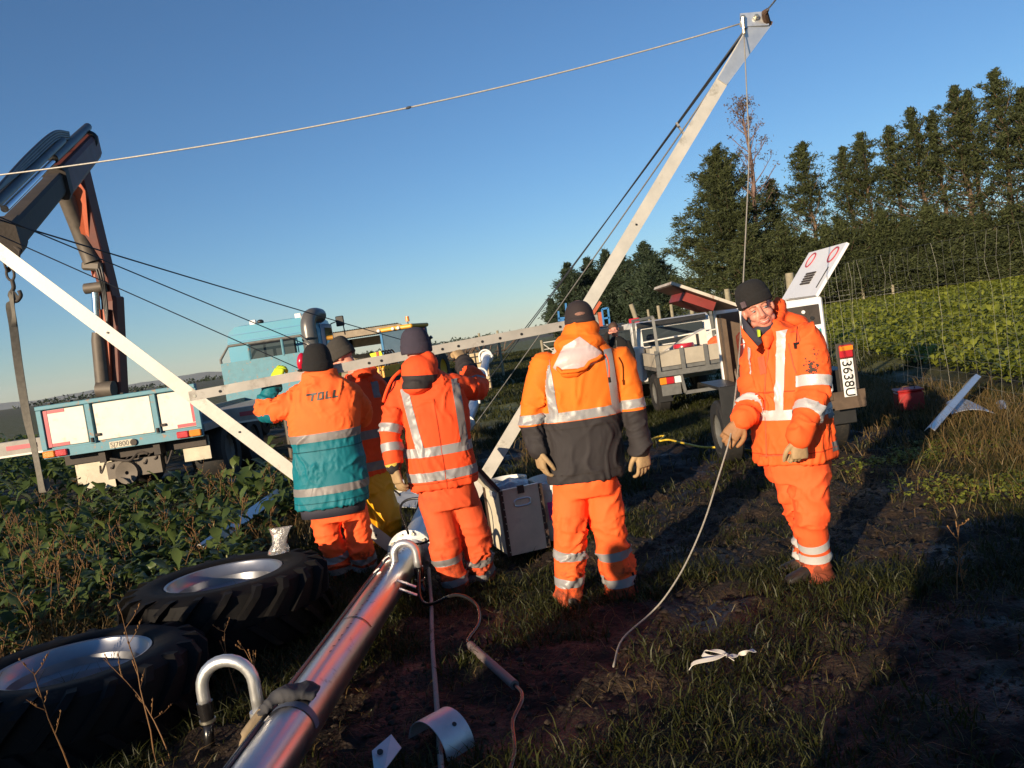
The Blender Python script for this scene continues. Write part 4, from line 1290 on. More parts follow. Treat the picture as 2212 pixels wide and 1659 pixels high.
# lids
def lid(hinge_x, ang, L_, y0, y1, inner_mat, outer_mat, nm, side):
    h0, h1 = c_(hinge_x, y0, ZT), c_(hinge_x, y1, ZT)
    dv = (c_.x * math.cos(ang) * side + Vector((0, 0, 1)) * math.sin(ang)) * L_
    nv = (c_.x * -math.sin(ang) * side + Vector((0, 0, 1)) * math.cos(ang)) * 0.03
    o = MB().prism([h0, h1, h1 + dv, h0 + dv], nv).build(nm, outer_mat, comp)
    MB().prism([h0 - nv * .12 + dv * .03, h1 - nv * .12 + dv * .03, h1 - nv * .12 + dv * .97, h0 - nv * .12 + dv * .97], nv * 0.08).build('lid_lining', inner_mat, o)
    return o, h0, h1, dv, nv
lo_, h0, h1, dv, nv = lid(-HWc + .02, R(27), 0.74, 0.0, LC, M_brown, M_lidwhite, 'lid', -1)
MB().prism([h0.lerp(h1, .15) + dv * .30 - nv * .3, h0.lerp(h1, .85) + dv * .30 - nv * .3, h0.lerp(h1, .85) + dv * .75 - nv * .3, h0.lerp(h1, .15) + dv * .75 - nv * .3], nv * -3.0).build('lid_duct', M_cred, lo_)
ro_, h0, h1, dv, nv = lid(HWc - .04, R(52), 0.60, 0.0, LC, M_brown, M_cwhite, 'lid', 1)
for t in (0.18, 0.78):
    a = h0.lerp(h1, t) + dv * 0.80 + nv * 1.02
    e1_ = (h1 - h0).normalized(); e2_ = dv.normalized()
    ring = [a + e1_ * (0.16 * math.cos(q)) * 0.6 + e2_ * 0.085 * math.sin(q) for q in (2 * math.pi * k / 20 for k in range(21))]
    MB().tube(ring, 0.010, 6, cap=False).build('handle_recess', M_redtape, ro_)
for i in range(7):
    for j in range(5):
        a = h0.lerp(h1, 0.40 + .035 * i * 1.1) + dv * (0.28 + .052 * j) + nv * 1.03
        MB().box(a, (0.02, 0.035, 0.018), Matrix.Rotation(-(math.pi / 2 - R(52)), 3, 'Y') @ c_.m).build('vent_slot', M_chassis, ro_)
a = h0.lerp(h1, .10); 
MB().tube([a + dv * .15 + nv * 1.1, a + dv * .55 + nv * 1.1], 0.006, 5).build('stay_rod', M_blackplastic, ro_)
# chassis, wheels, mudguards, lamp and plate
for sg in (-1, 1):
    xx = sg * (HWc + .14)
    road_wheel(c_, xx, 0.62, 0.34, 0.2, comp)
    g = LF.box(c_, MB(), xx - .125, xx + .125, 0.18, 0.21, 0.30, 0.86, 0.008).build('mudguard', M_blackplastic, comp)
    LF.box(c_, MB(), xx - .125, xx + .125, 0.215, 1.05, 0.83, 0.86).build('mudguard_top', M_blackplastic, comp)
LF.box(c_, MB(), -HWc - .1, HWc + .30, -0.02, 0.03, 0.50, 0.58).build('rear_beam', M_brown, comp)
LF.box(c_, MB(), HWc - .02, HWc + .3, -0.018, -0.008, 0.48, 0.66).build('rear_plate', M_brown, comp)
LF.box(c_, MB(), HWc + .06, HWc + .245, -0.03, -0.008, 0.665, 1.14, 0.006).build('lamp_board', M_chassis, comp)
LF.box(c_, MB(), HWc + .08, HWc + .215, -0.06, -0.031, 0.99, 1.12, 0.012).build('tail_lamp', M_redlens, comp)
LF.box(c_, MB(), HWc + .082, HWc + .213, -0.064, -0.0605, 1.065, 1.11).build('indicator_lens', M_amber, comp)
LF.box(c_, MB(), HWc + .085, HWc + .21, -0.038, -0.031, 0.60, 0.98, 0.003).build('number_plate', M_platew, comp)
text_mesh('3638U', 0.135, M_ink, 'plate_number', comp, c_(HWc + .10, -0.040, 0.965), (0, 0, -1), c_.x, bold=0.001)
MB().tube([c_(0, -0.03, .5), c_(0, LC + 1.0, .45)], 0.04, 8).build('draw_bar', M_brown, comp)

# ---------------- dark ute with canopy behind the man shading his eyes
db = D(1322, 800, 17.5)
dk = LF((db.x, 17.5, -0.12), (0.04, 1))
M_dark = mat('dark_vehicle_paint', (0.016, 0.016, 0.018), 0.35, var=0.15, coat=0.4)
due = thing('dark_ute', 'dark ute with canopy parked behind the man shading his eyes', 'ute', dk(0, 0, 0))
LF.box(dk, MB(), -0.80, 0.80, 0.0, 2.0, 0.45, 1.05, 0.03).build('tray_body', M_dark, due)
mb = MB(); mb.rings([[dk(x, y_, z) for x, z in ((-.74, 1.06), (-.74, 1.45), (-.62, 1.62), (.62, 1.62), (.74, 1.45), (.74, 1.06))] for y_ in (0.1, 1.95)])
mb.build('canopy', M_dark, due, smooth=25)
LF.box(dk, MB(), -.60, .60, 0.06, 0.098, 1.12, 1.52, 0.01).build('canopy_window', M_glass, due)
mb = MB(); mb.rings([[dk(x * s_x, y_, z * 1.0) for x, z in ((-.78, .5), (-.78, 1.1), (-.64, 1.66), (.64, 1.66), (.78, 1.1), (.78, .5))] for y_, s_x in ((2.0, 1), (3.2, 1), )])
mb.build('cab', M_dark, due, smooth=25)
LF.box(dk, MB(), -.76, .76, 3.2, 4.5, 0.5, 1.05, 0.08).build('bonnet', M_dark, due)
for sg in (-1, 1):
    LF.box(dk, MB(), sg * .74 - .05, sg * .74 + .05, -0.03, 0.0, 0.72, 1.0, 0.01).build('tail_lamp', M_redlens, due)
    LF.box(dk, MB(), sg * .74 - .05, sg * .74 + .05, -0.034, -.031, 0.86, 0.92).build('indicator_lens', M_amber, due)
    for y_ in (0.8, 3.7):
        road_wheel(dk, sg * .70, y_, 0.36, 0.24, due)
    MB().tube([dk(sg * .70, 0.1, 1.64), dk(sg * .80, 0.1, 1.1)], 0.022, 8).build('canopy_strut', M_dirtywhite, due)
LF.box(dk, MB(), 0.50, 0.72, 0.02, 0.06, 1.64, 1.75, 0.01).build('high_lamp', M_redlens, due)
LF.box(dk, MB(), -.80, .80, -.08, -.005, 0.38, 0.48, 0.02).build('bumper', M_steelbar, due)
LF.box(dk, MB(), 0.82, 1.06, -0.05, -0.02, 0.62, 0.82, 0.01).build('mirror', M_glass, due)

# ---------------- open farm shed
sb = 38.0
xa, xb = D(560, 740, sb).x, D(862, 700, sb).x
shed = thing('farm_shed', 'open timber farm shed with corrugated roof behind the truck', 'shed', ((xa + xb) / 2, sb, 0))
zr = D(862, 698, sb).z
M_corr = mat('corrugated_iron', (0.20, 0.19, 0.18), 0.5, 0.4, var=0.2)
LF_s = LF((xa, sb, 0), (0, 1)); Ws_ = xb - xa
n = 60
V, F = [], []
for i in range(n * 2 + 1):
    x_ = Ws_ * i / (n * 2)
    dz = 0.03 if i % 2 else 0
    V += [LF_s(x_, -0.35, zr + dz), LF_s(x_, 5.6, zr - 0.25 + dz)]
for i in range(n * 2):
    F.append((2 * i, 2 * i + 2, 2 * i + 3, 2 * i + 1))
MB().add(V, F).build('roof', M_corr, shed)
LF.box(LF_s, MB(), -0.05, Ws_ + .1, -0.3, -0.22, zr - .32, zr - .03).build('fascia_board', M_wood, shed)
for k in range(5):
    x_ = Ws_ * k / 4
    LF.box(LF_s, MB(), x_ - .09, x_ + .09, 5.0, 5.2, 0, zr - .3).build('post', M_wood, shed)
    LF.box(LF_s, MB(), x_ - .08, x_ + .08, -0.2, -0.05, 0, zr - .3).build('post', M_wood, shed) if k in (0, 4) else None
for k in range(6):
    LF.box(LF_s, MB(), 0, Ws_, 5.02, 5.06, 0.15 + .28 * k, 0.40 + .28 * k).build('wall_board', M_wood, shed)
LF.box(LF_s, MB(), 0, Ws_, 5.0, 5.1, zr - .75, zr - .30).build('wall_board', M_wood, shed)
for k in range(5):
    LF.box(LF_s, MB(), Ws_ - .05, Ws_, 0, 5, 0.15 + .28 * k, 0.40 + .28 * k).build('wall_board', M_wood, shed)
LF.box(LF_s, MB(), Ws_ - .3, Ws_ + .6, 6.2, 6.3, 0, 1.4).build('yard_board', M_wood, shed)

# ---------------- yellow loader tractor
lb_ = D(870, 800, 29.0)
ld = LF((lb_.x, 29.0, 0), (0.25, 1))
M_jcb = mat('loader_yellow', (0.72, 0.34, 0.02), 0.45, var=0.12, vscale=4, col2=(0.2, 0.12, 0.05), patch=0.6, pscale=5, pcut=0.62)
M_cabglass = mat('tinted_cab_glass', (0.05, 0.09, 0.14), 0.06, var=0.1, rvar=0.02, coat=0.6)
loader = thing('loader_tractor', 'yellow loader tractor with orange cab roof and beacon', 'tractor', ld(0, 0, 0))
zt = D(870, 702, 29).z
LF.box(ld, MB(), -0.72, 0.62, -0.1, 1.7, zt - .14, zt, 0.04).build('cab_roof', M_jcb, loader)
LF.box(ld, MB(), -0.60, 0.55, 0.0, 1.5, 1.25, zt - .145, 0.03).build('cab_glass', M_cabglass, loader)
for (x_, y_) in ((-.6, 0), (.55, 0), (-.6, 1.5), (.55, 1.5)):
    MB().beam(ld(x_, y_, 1.2), ld(x_, y_, zt - .14), 0.07, 0.07).build('cab_pillar', M_bluecab, loader)
for x_ in (-.62, -.08, 0.12):
    MB().ell(ld(x_, -0.12, zt - .08), ld.x * .07, ld.y * .05, Vector((0, 0, .06)), 10, 7).build('work_lamp', M_clear, loader, smooth=True)
MB().tube([ld(.2, .7, zt), ld(.2, .7, zt + .12)], 0.02, 6).build('beacon_stem', M_blackplastic, loader)
MB().tube([ld(.2, .7, zt + .12), ld(.2, .7, zt + .3)], [0.075, 0.065], 10).build('beacon', M_amber, loader, smooth=40)
LF.box(ld, MB(), -.5, .5, -1.5, 0.0, 0.75, 1.25, 0.06).build('bonnet', M_jcb, loader)
LF.box(ld, MB(), -.55, .6, 1.5, 3.1, 0.75, 1.75, 0.10).build('engine_cover', M_jcb, loader)
MB().tube([ld(.3, 2.4, 1.7), ld(.3, 2.4, 1.95), ld(.42, 2.4, 2.02)], 0.07, 8).build('exhaust', M_blackplastic, loader)
for sg in (-1, 1):
    MB().beam(ld(sg * .5, -.2, 1.5), ld(sg * .5, -1.5, 1.05), 0.14, 0.26).build('loader_arm', M_jcb, loader)
    MB().beam(ld(sg * .5, -1.5, 1.15), ld(sg * .5, -2.3, 0.45), 0.12, 0.22).build('loader_arm', M_jcb, loader)
    MB().tube([ld(sg * .62, -.2, 0.9), ld(sg * .62, -1.7, 1.1)], 0.06, 8).build('arm_ram', M_chassis, loader)
    for y_, r_w in ((-1.0, .5), (1.4, .75)):
        road_wheel(ld, sg * .85, y_, r_w, 0.4, loader, rim=M_jcb)
mb = MB(); mb.rings([[ld(x_, y_, z_) for y_, z_ in ((-2.3, .9), (-2.2, .25), (-2.7, .15), (-3.0, .2), (-2.6, .3), (-2.3, .45))] for x_ in (-1.1, 1.1)]); mb.build('bucket', M_chassis, loader)
for k in range(4):
    MB().tube(bez([ld(-.2 + .1 * k, -.3, 1.2), ld(-.25 + .1 * k, -.9, 1.75), ld(-.2 + .1 * k, -1.5, 1.1)], 12), 0.03, 6).build('hydraulic_hose', M_blackplastic, loader)
sg_ = D(815, 770, 27.5)
fg = thing('warning_flag', 'fluorescent yellow warning flag hung near the loader', 'flag', sg_)
M_fluo = mat('fluorescent_yellow', (0.75, 0.85, 0.02), 0.6, var=0.05)
MB().prism([sg_ + Vector((-.24, 0, .12)), sg_ + Vector((.14, 0, .16)), sg_ + Vector((.20, 0, -.12)), sg_ + Vector((-.14, 0, -.16))], (0, .01, 0)).build('flag_cloth', M_fluo, fg)
MB().box(sg_ + Vector((.02, -.012, 0)), (.09, .01, .3)).build('orange_band', M_orange, fg)
MB().tube([sg_ + Vector((0, .02, .12)), sg_ + Vector((0, .02, -1.2))], 0.02, 6).build('pole', M_steelbar, fg)

# ---------------- blue and orange implement, wooden crate stack, gate
im = LF((D(1262, 700, 42).x, 42, 0), (0, 1))
imp = thing('farm_implement', 'blue and orange farm implement parked below the pines', 'implement', im(0, 0, 0))
M_impblue = mat('implement_blue', (0.03, 0.17, 0.42), 0.5, var=0.12)
zb = D(1300, 703, 42).z
def hpx(u, v, y=42): return D(u, v, y)
for (a, b) in (((1300, 668), (1313, 665)), ((1313, 665), (1317, 701)), ((1300, 668), (1304, 702)), ((1304, 688), (1316, 686)), ((1206, 672), (1208, 700)), ((1206, 688), (1224, 686)), ((1222, 655), (1224, 690)), ((1206, 696), (1230, 694))):
    MB().beam(hpx(*a), hpx(*b), 0.09, 0.09).build('frame_bar', M_impblue, imp)
MB().prism([hpx(1284, 676), hpx(1290, 675), hpx(1295, 705), hpx(1289, 706)], (0, .4, 0)).build('side_plate', M_brown, imp)
MB().prism([hpx(1291, 675), hpx(1302, 673), hpx(1303, 704), hpx(1295, 705)], (0, .05, 0)).build('side_plate', M_orange, imp)
MB().beam(hpx(1279, 680), hpx(1297, 652), 0.16, 0.16).build('arm', M_orange, imp)
MB().beam(hpx(1260, 660), hpx(1266, 651), 0.10, 0.10).build('arm', M_orange, imp)
MB().prism([hpx(1206, 688), hpx(1218, 686), hpx(1220, 699), hpx(1207, 700)], (0, .3, 0)).build('hopper', M_impblue, imp)
for u in (1215, 1290, 1312):
    p = hpx(u, 700); MB().tube([Vector((p.x, 42, 0)), Vector((p.x, 42, p.z))], 0.06, 6).build('leg', M_steelbar, imp)
ib = D(1020, 778, 26.0)
ibc = thing('wooden_bin', 'stacked pale wooden bin with a dark lattice beside the far pipe', 'bin', (ib.x, 26, 0))
zt2 = D(1020, 764, 26).z
MB().box((ib.x, 26.4, zt2 / 2), (0.95, 0.8, zt2)).build('bin_body', mat('bin_timber', (0.50, 0.40, 0.24), 0.8, var=0.15), ibc)
for k in range(6):
    MB().box((ib.x - .475 + .19 * k, 25.985, zt2 / 2), (0.03, 0.03, zt2)).build('lattice_bar', M_chassis, ibc)
for k in range(6):
    MB().box((ib.x, 25.965, 0.1 + zt2 * k / 6), (0.96, 0.02, 0.03)).build('lattice_bar', M_chassis, ibc)
gt = D(1185, 745, 30)
gate = thing('farm_gate', 'pale metal farm gate standing open left of the man in the cap', 'gate', (gt.x, 30, 0))
ga, gb = D(1170, 740, 30), D(1230, 735, 30)
MB().tube([Vector((ga.x, 30, 0)), Vector((ga.x, 30, 1.3))], 0.05, 8).build('gate_post', M_postwood, gate)
for z_ in (0.25, 0.6, 0.95, 1.2):
    MB().tube([Vector((ga.x, 30, z_)), Vector((gb.x, 30.3, z_))], 0.02, 6).build('gate_rail', M_dirtywhite, gate)
MB().tube([Vector((ga.x, 30, 1.2)), Vector((gb.x, 30.3, 0.25))], 0.02, 6).build('gate_brace', M_dirtywhite, gate)
# a second short netting yard by the far pipe
yd = thing('yard_fence', 'short netting fence with a gate frame beyond the far pipe', 'fence', (D(1065, 740, 34).x, 34, 0))
ya, yb2 = D(1038, 745, 34).x, D(1078, 740, 34).x
for x_ in (ya, yb2):
    MB().tube([(x_, 34, 0), (x_, 34, D(1060, 716, 34).z)], 0.05, 7).build('post', M_postwood, yd)
mb = MB()
for k in range(14):
    x_ = ya + (yb2 - ya) * k / 13
    mb.tube([(x_, 34, 0), (x_, 34, 1.7)], 0.008, 3)
for k in range(8):
    mb.tube([(ya, 34, .2 + .21 * k), (yb2, 34, .2 + .21 * k)], 0.008, 3)
tag(mb.build('netting', M_steelbar, yd), kind='stuff')
hay = D(940, 742, 60)
wp_ = thing('brush_pile', 'heap of cut branches on the far paddock', 'brush pile', (D(990, 735, 60).x, 60, 0))
mb = MB(); r5 = random.Random(4)
for k in range(60):
    a = Vector((D(990, 735, 60).x + r5.gauss(0, 1.4), 60 + r5.gauss(0, .8), 0.2 + abs(r5.gauss(0, .4))))
    mb.tube([a, a + Vector((r5.uniform(-1, 1), r5.uniform(-.5, .5), r5.uniform(0, .9)))], 0.05, 4)
tag(mb.build('branches', M_brown, wp_), kind='stuff')

# ---------------- deer-netting fence
fence = thing('netting_fence', 'tall wire netting fence with wooden posts along the crop', 'fence', (fence_x(9), 9, 0))
M_net = mat('netting_wire', (0.28, 0.28, 0.25), 0.6, 0.4, var=0.1)
for i, (yy, h_, lean, rr3) in enumerate(((4.6, 2.1, 0, .07), (18.8, 2.12, 0.02, .10), (27, 2.1, 0.0, .09), (36.5, 2.12, 0.0, .10), (45, 2.0, 0, .09), (53, 2.1, 0, .11), (62, 2.0, 0, .1))):
    x_ = fence_x(yy) + 0.05
    MB().tube([(x_, yy, -.1), (x_ + lean, yy, h_ * .5), (x_ + 2 * lean, yy, h_)], [rr3, rr3 * .98, rr3 * .94], 10).build('post', M_postwood, fence, smooth=40)
q0_, q1_ = D(1392, 742, 21), D(1363, 657, 21)
MB().tube([q0_ - (q1_ - q0_) * .5, q1_], 0.06, 10).build('strainer_post', M_postwood, fence, smooth=40)
mb = MB()
ys = []
yy = 4.6
while yy < 30:
    ys.append(yy); yy += 0.27 if yy < 16 else 0.4
r6 = random.Random(3)
for yy in ys:
    x_ = fence_x(yy) + 0.01 * r6.gauss(0, 1)
    k = 6
    pts = [(x_ + r6.gauss(0, .012), yy + r6.gauss(0, .03), 0.1 + 1.95 * j / k) for j in range(k + 1)]
    mb.tube(pts, 0.0010 if yy < 14 else 0.0015, 3, cap=False)
hz_ = [0.1, 0.22, 0.36, 0.52, 0.70, 0.89, 1.08, 1.28, 1.5, 1.76, 2.05]
for z_ in hz_:
    pts = [(fence_x(y_), y_, z_ + 0.012 * math.sin(y_ * 2.3 + z_ * 9)) for y_ in np.arange(4.6, 62, 0.8)]
    mb.tube(pts, 0.0011, 3, cap=False)
tag(mb.build('netting', M_net, fence), kind='stuff')
# second fence at the foot of the shelterbelt
fb = thing('far_fence', 'post and wire fence at the foot of the shelterbelt', 'fence', (20, 70, 0))
for u, v in ((1925, 592), (2168, 575), (1985, 590), (2050, 585), (2110, 580), (1860, 600)):
    p = D(u, v, 68.9 + (1925 - u) * .006)
    MB().tube([(p.x, p.y, -.1), (p.x, p.y, max(1.2, p.z))], 0.12, 8).build('post', M_postwood, fb)
mb = MB()
xa_, xb_ = D(1780, 640, 69.5).x, D(2260, 590, 67).x
for z_ in (0.4, 0.8, 1.2):
    mb.tube([(xa_, 69.8, z_), (xb_, 66.9, z_)], 0.012, 3)
tag(mb.build('wires', M_net, fb), kind='stuff')

# ------------------------------------------------------------------ the irrigator rig: two raised legs, crossbar, wires, pipe, wheels
M_galv = mat('galvanised_steel', (0.50, 0.48, 0.43), 0.5, 0.2, var=0.12, vscale=7, col2=(0.22, 0.20, 0.15), patch=0.8, pscale=4.5, pcut=0.58, bump=0.08, bscale=60, psoft=0.12)
M_galvclean = mat('clean_galvanised_steel', (0.70, 0.71, 0.70), 0.36, 0.8, var=0.08, vscale=12, bump=0.04, bscale=80)
M_pipe = mat('bright_pipe', (0.56, 0.55, 0.56), 0.30, 1.0, var=0.06, vscale=9, col2=(0.26, 0.24, 0.22), patch=0.6, pscale=10, pcut=0.62, bump=0.03, bscale=50, rvar=0.06)
M_bluegalv = mat('dull_zinc_pipe', (0.46, 0.50, 0.56), 0.45, 0.6, var=0.12, vscale=6)
M_wire = mat('wire_rope', (0.30, 0.29, 0.27), 0.55, 0.5, var=0.3, vscale=60)
M_wirepale = mat('pale_wire_rope', (0.50, 0.47, 0.42), 0.55, 0.4, var=0.3, vscale=60)
M_wiredark = mat('dark_stay_wire', (0.055, 0.06, 0.07), 0.6, 0.3, var=0.2)
M_black = mat('black_rubber', (0.012, 0.012, 0.013), 0.42, var=0.3, vscale=20, rvar=0.15)
M_hose = mat('black_hose', (0.012, 0.011, 0.011), 0.25, var=0.2, rvar=0.08)
M_bolt = mat('zinc_bolt', (0.55, 0.52, 0.42), 0.35, 0.9, var=0.1)
M_rust = mat('rusty_iron', (0.10, 0.06, 0.04), 0.8, 0.3, var=0.4, vscale=15, bump=0.3)
M_rope = mat('rope_fibre', (0.27, 0.25, 0.215), 0.85, var=0.25, vscale=90, bump=0.5, bscale=150)

foot = D(912, 1196, 6.95)
footL = foot + Vector((-0.16, 0.02, 0)); footR = foot + Vector((0.16, 0.05, 0))
LP = D(0, 556, 5.85)                     # where the left leg leaves the picture
LEGLEN = (D(1628, 62, 7.35) - footR).length
TL = D(-184, 404, 6.75)
TR = D(1628, 62, 7.35)
NRM = (TL - foot).cross(TR - foot).normalized()      # plane of the V
if NRM.y > 0: NRM = -NRM
ANG = [(-0.055, -0.004), (0.055, -0.004), (0.055, 0.06), (0.047, 0.06), (0.047, 0.004), (-0.055, 0.004)]
def leg(name, a, b, label, flip=1):
    root = thing(name, label, 'steel leg', a)
    mb = MB()
    mb.sweep([(x * flip, -y) for x, y in ANG], a, b, up=NRM)
    mb.build('angle_bar', M_galv, root)
    d = (b - a).normalized()
    for t in (0.06, 0.35, 0.62, 0.9):
        q = a.lerp(b, t) + NRM * 0.006
        h = MB(); h.disc(q, NRM, 0.009, 0.012, 12); h.build('bolt_hole', M_black, root)
    return root
leg_l = leg('tower_leg', footL, TL, 'long white steel leg slanting down from the left edge of the photo')
leg_r = leg('tower_leg', footR, TR, 'long pale steel leg raised to its tip high against the sky', -1)
# plate and shackle at the raised tip
d = (TR - footR).normalized(); s_ = NRM.cross(d).normalized()
if s_.x < 0: s_ = -s_
up_ = Vector((0, 0, 1))
tp = MB()
tp.prism([TR - d * 0.55 - s_ * 0.045 + NRM * 0.012, TR - d * 0.55 + s_ * 0.05 + NRM * 0.012, TR + d * 0.10 + s_ * 0.115 + NRM * 0.012, TR + d * 0.06 - s_ * 0.05 + NRM * 0.012], NRM * 0.008)
tp.build('tip_plate', M_galvclean, leg_r)
P0 = D(1598, 52, 7.33); P1 = D(1652, 46, 7.33); vdn = CU * -0.055
tp = MB(); tp.prism([P0 - vdn * 1.6, P1 - vdn * 1.5, P1 + vdn * 0.2 + Vector((0.03, 0, -.03)), P0 + vdn * 0.5], NRM * 0.012)
tp.build('bracket', M_galvclean, leg_r)
for (u, v) in ((1605, 38), (1634, 36)):
    q = D(u, v, 7.3)
    b_ = MB(); b_.disc(q, NRM, 0.024, 0.02, 6); b_.disc(q + NRM * 0.012, NRM, 0.013, 0.016, 8); b_.build('bolt', M_bolt, leg_r)
tn = MB(); tn.tube([D(1604, 38, 7.27), D(1606, 62, 7.27), D(1607, 73, 7.27)], [0.018, 0.013, 0.018], 8); tn.build('turnbuckle', M_bolt, leg_r)
shk = MB()
for k in range(6):
    q = TR + d * (0.12 - 0.09 * k) + s_ * (0.10 - 0.012 * k)
    shk.box(q, (0.03, 0.03, 0.03), Matrix.Rotation(0.5, 3, 'Y'))
shk.tube([TR + d * 0.1 + s_ * 0.08, D(1652, 27, 7.25), D(1659, 20, 7.2)], [0.035, 0.028, 0.014], 8)
shk.build('shackle', M_rust, leg_r)

# crossbar: angle iron, web towards us, flange on top
CB0 = D(412, 856, 6.32); CB1 = D(1288, 690, 6.85)
bar = thing('crossbar', 'long white steel angle bar the men hold up between both legs', 'crossbar', CB0)
mb = MB(); mb.sweep([(-0.055, -0.035), (-0.049, -0.035), (-0.049, 0.035), (0.0, 0.035), (0.0, 0.041), (-0.055, 0.041)], CB0, CB1, up=(0, 0, 1))
cbx, cby, cbz = frame(CB1 - CB0)
fl = -1 if cbx.y > 0 else 1
mb = MB(); mb.sweep([(0.055 * fl, -0.036), (0.048 * fl, -0.036), (0.048 * fl, 0.030), (-0.02 * fl, 0.030), (-0.02 * fl, 0.037), (0.055 * fl, 0.037)], CB0, CB1, up=(0, 0, 1))
mb.build('angle_bar', mat('shaded_grubby_crossbar', (0.40, 0.38, 0.34), 0.5, 0.25, var=0.15, vscale=5, col2=(0.16, 0.14, 0.11), patch=0.85, pscale=3.0, pcut=0.54, psoft=0.12), bar)  # darker, dirtier steel than the legs, standing in for the bar's partial shade
for t in (0.012, 0.07, 0.42, 0.45, 0.60, 0.64, 0.70, 0.745, 0.80, 0.9):
    q = CB0.lerp(CB1, t) + cbx * fl * 0.056 - cby * 0.004
    h = MB(); h.disc(q, cbx, 0.011, 0.006, 12); h.build('bolt_hole', M_bolt if t < 0.02 else M_black, bar)

# wires
def wire(name, label, pts, r, m, cat='cable', n=6, kinks=0):
    o = MB().tube(pts, r, n).build(name, m, None, smooth=True)
    return tag(o, label, cat)
TLt = TL + Vector((0, 0, 0.02))
bk = D(1600, 51, 7.33)
w = thing('top_cable', 'twisted steel cable sagging across the sky between the leg tips', 'cable', bk)
MB().tube(sag(TLt, bk, 0.16, 40), 0.0068, 6).build('rope', M_wirepale, w, smooth=True)
q = bk.lerp(TLt, 0.0)
P = sag(TLt, bk, 0.16, 200)
best = min(P, key=lambda p: abs(pix(p)[0] - 880))
MB().ell(best, (0.03, 0, 0.004), (0, 0.012, 0), (0, 0, 0.012), 10, 6).build('cable_clip', M_wiredark, w)
wire('tip_cable', 'short taut cable leaving the leg tip towards the top edge', [D(1657, 22, 7.2), D(1672, 4, 6.3), D(1760, -120, 3.4), Vector((1.6, -2.0, 6.4))], 0.007, M_wire)
# slack rope from the tip, through the smiling man's hand, to the ground
RP = [D(1607, 73, 7.27), D(1614, 220, 6.9), D(1618, 330, 6.6), D(1612, 480, 6.1), D(1606, 600, 5.75), D(1602, 690, 5.45), D(1594, 800, 5.1), D(1584, 890, 4.85), D(1577, 945, 4.72), D(1552, 1030, 4.65), D(1520, 1130, 4.6), D(1480, 1220, 4.55), D(1440, 1285, 4.5)]
g1 = G(1405, 1325, 0.03); g2 = G(1345, 1380, 0.03); g3 = G(1325, 1440, 0.03); g4 = G(1330, 1490, 0.03); g5 = G(1290, 1520, 0.02)
rope_pts = bez(RP + [g1, g2, g3], 80)
wire('hand_rope', 'grey rope hanging from the leg tip through a gloved hand to the grass', rope_pts, 0.0052, M_rope, 'rope')
# stays of the span: left trio and right trio
mastA = D(640, 795, 9.6); 
for i, (u0, v0, u1, v1, y1, r_w, lb) in enumerate((
        (-60, 457, 950, 757, 17.5, 0.0075, 'uppermost of three dark stay wires running right from the crane boom'),
        (-60, 444, 668, 747, 11.0, 0.0060, 'middle of three dark stay wires passing in front of the crane post'),
        (-60, 482, 655, 800, 9.2, 0.0052, 'lowest of three dark stay wires ending behind the black hat'))):
    wire('stay_wire', lb, sag(D(u0, v0, 6.9), D(u1, v1, y1), 0.0 if i else 0.02, 16), r_w, M_wiredark, 'wire')['group'] = 'stay wires'
for i, (u0, v0, y0, u1, v1, y1, r_w, mm, lb) in enumerate((
        (1612, 60, 7.42, 1042, 838, 19.0, 0.0085, M_wiredark, 'outer stay wire falling left from the raised leg tip'),
        (1616, 62, 7.42, 1090, 766, 18.0, 0.0085, M_wiredark, 'stay wire close beside the outer one left of the raised leg'),
        (1606, 90, 7.42, 1014, 934, 14.2, 0.0080, M_wire, 'stay wire hugging the raised leg and ending at the lying pipe'))):
    wire('stay_wire', lb, sag(D(u0, v0, y0), D(u1, v1, y1), 0.03, 16), r_w, mm, 'wire')['group'] = 'stay wires'
tag(MB().box(D(1470, 279, 8.6), (0.02, 0.02, 0.16), Matrix.Rotation(-0.45, 3, 'Y')).tube([D(1463, 274, 8.6), D(1468, 272, 8.6)], 0.012, 6).build('wire_spacer', M_wire, None), 'small metal spacer hanging on the stay wires by the leg', 'spacer')

# ---- span pipe on the ground, near length with flange, then the far length
PA = D(330, 2080, 2.2); PB = D(888, 1205, 6.15)
PA.z = 0.17; PB.z = 0.17
near = thing('irrigation_pipe', 'shiny steel pipe lying towards us with orange reflections', 'pipe', PB)
rad = 0.108
MB().tube([PA, PA.lerp(PB, 0.3), PA.lerp(PB, 0.6), PB], rad, 40).build('pipe_barrel', M_pipe, near, smooth=40)
ax = (PB - PA).normalized()
px_, py_, _ = frame(ax)
def on_pipe(t, ang, lift=0.0):
    """point on the barrel, ang 0 = top, + = right"""
    c = PA.lerp(PB, t)
    return c + (Vector((0, 0, 1)) * math.cos(ang) + Vector((ax.y, -ax.x, 0)).normalized() * math.sin(ang)) * (rad + lift)
def at_px(v):
    return min((abs(pix(PA.lerp(PB, t / 400))[1] - v), t / 400) for t in range(401))[1]
fl_ = thing('pipe_flange', 'round bolted flange on the end of the shiny pipe', 'flange', PB)
MB().lathe(PB, ax, [(0.09, 0.0), (0.172, 0.0), (0.172, 0.02), (0.09, 0.02), (0.09, 0.0)], 40).build('flange_ring', M_galvclean, fl_, smooth=40)
for k in range(10):
    a = 2 * math.pi * k / 10
    q = PB - ax * 0.008 + (px_ * math.cos(a) + py_ * math.sin(a)) * 0.145
    MB().disc(q, ax, 0.014, 0.03, 6).build('bolt', M_bolt, fl_)
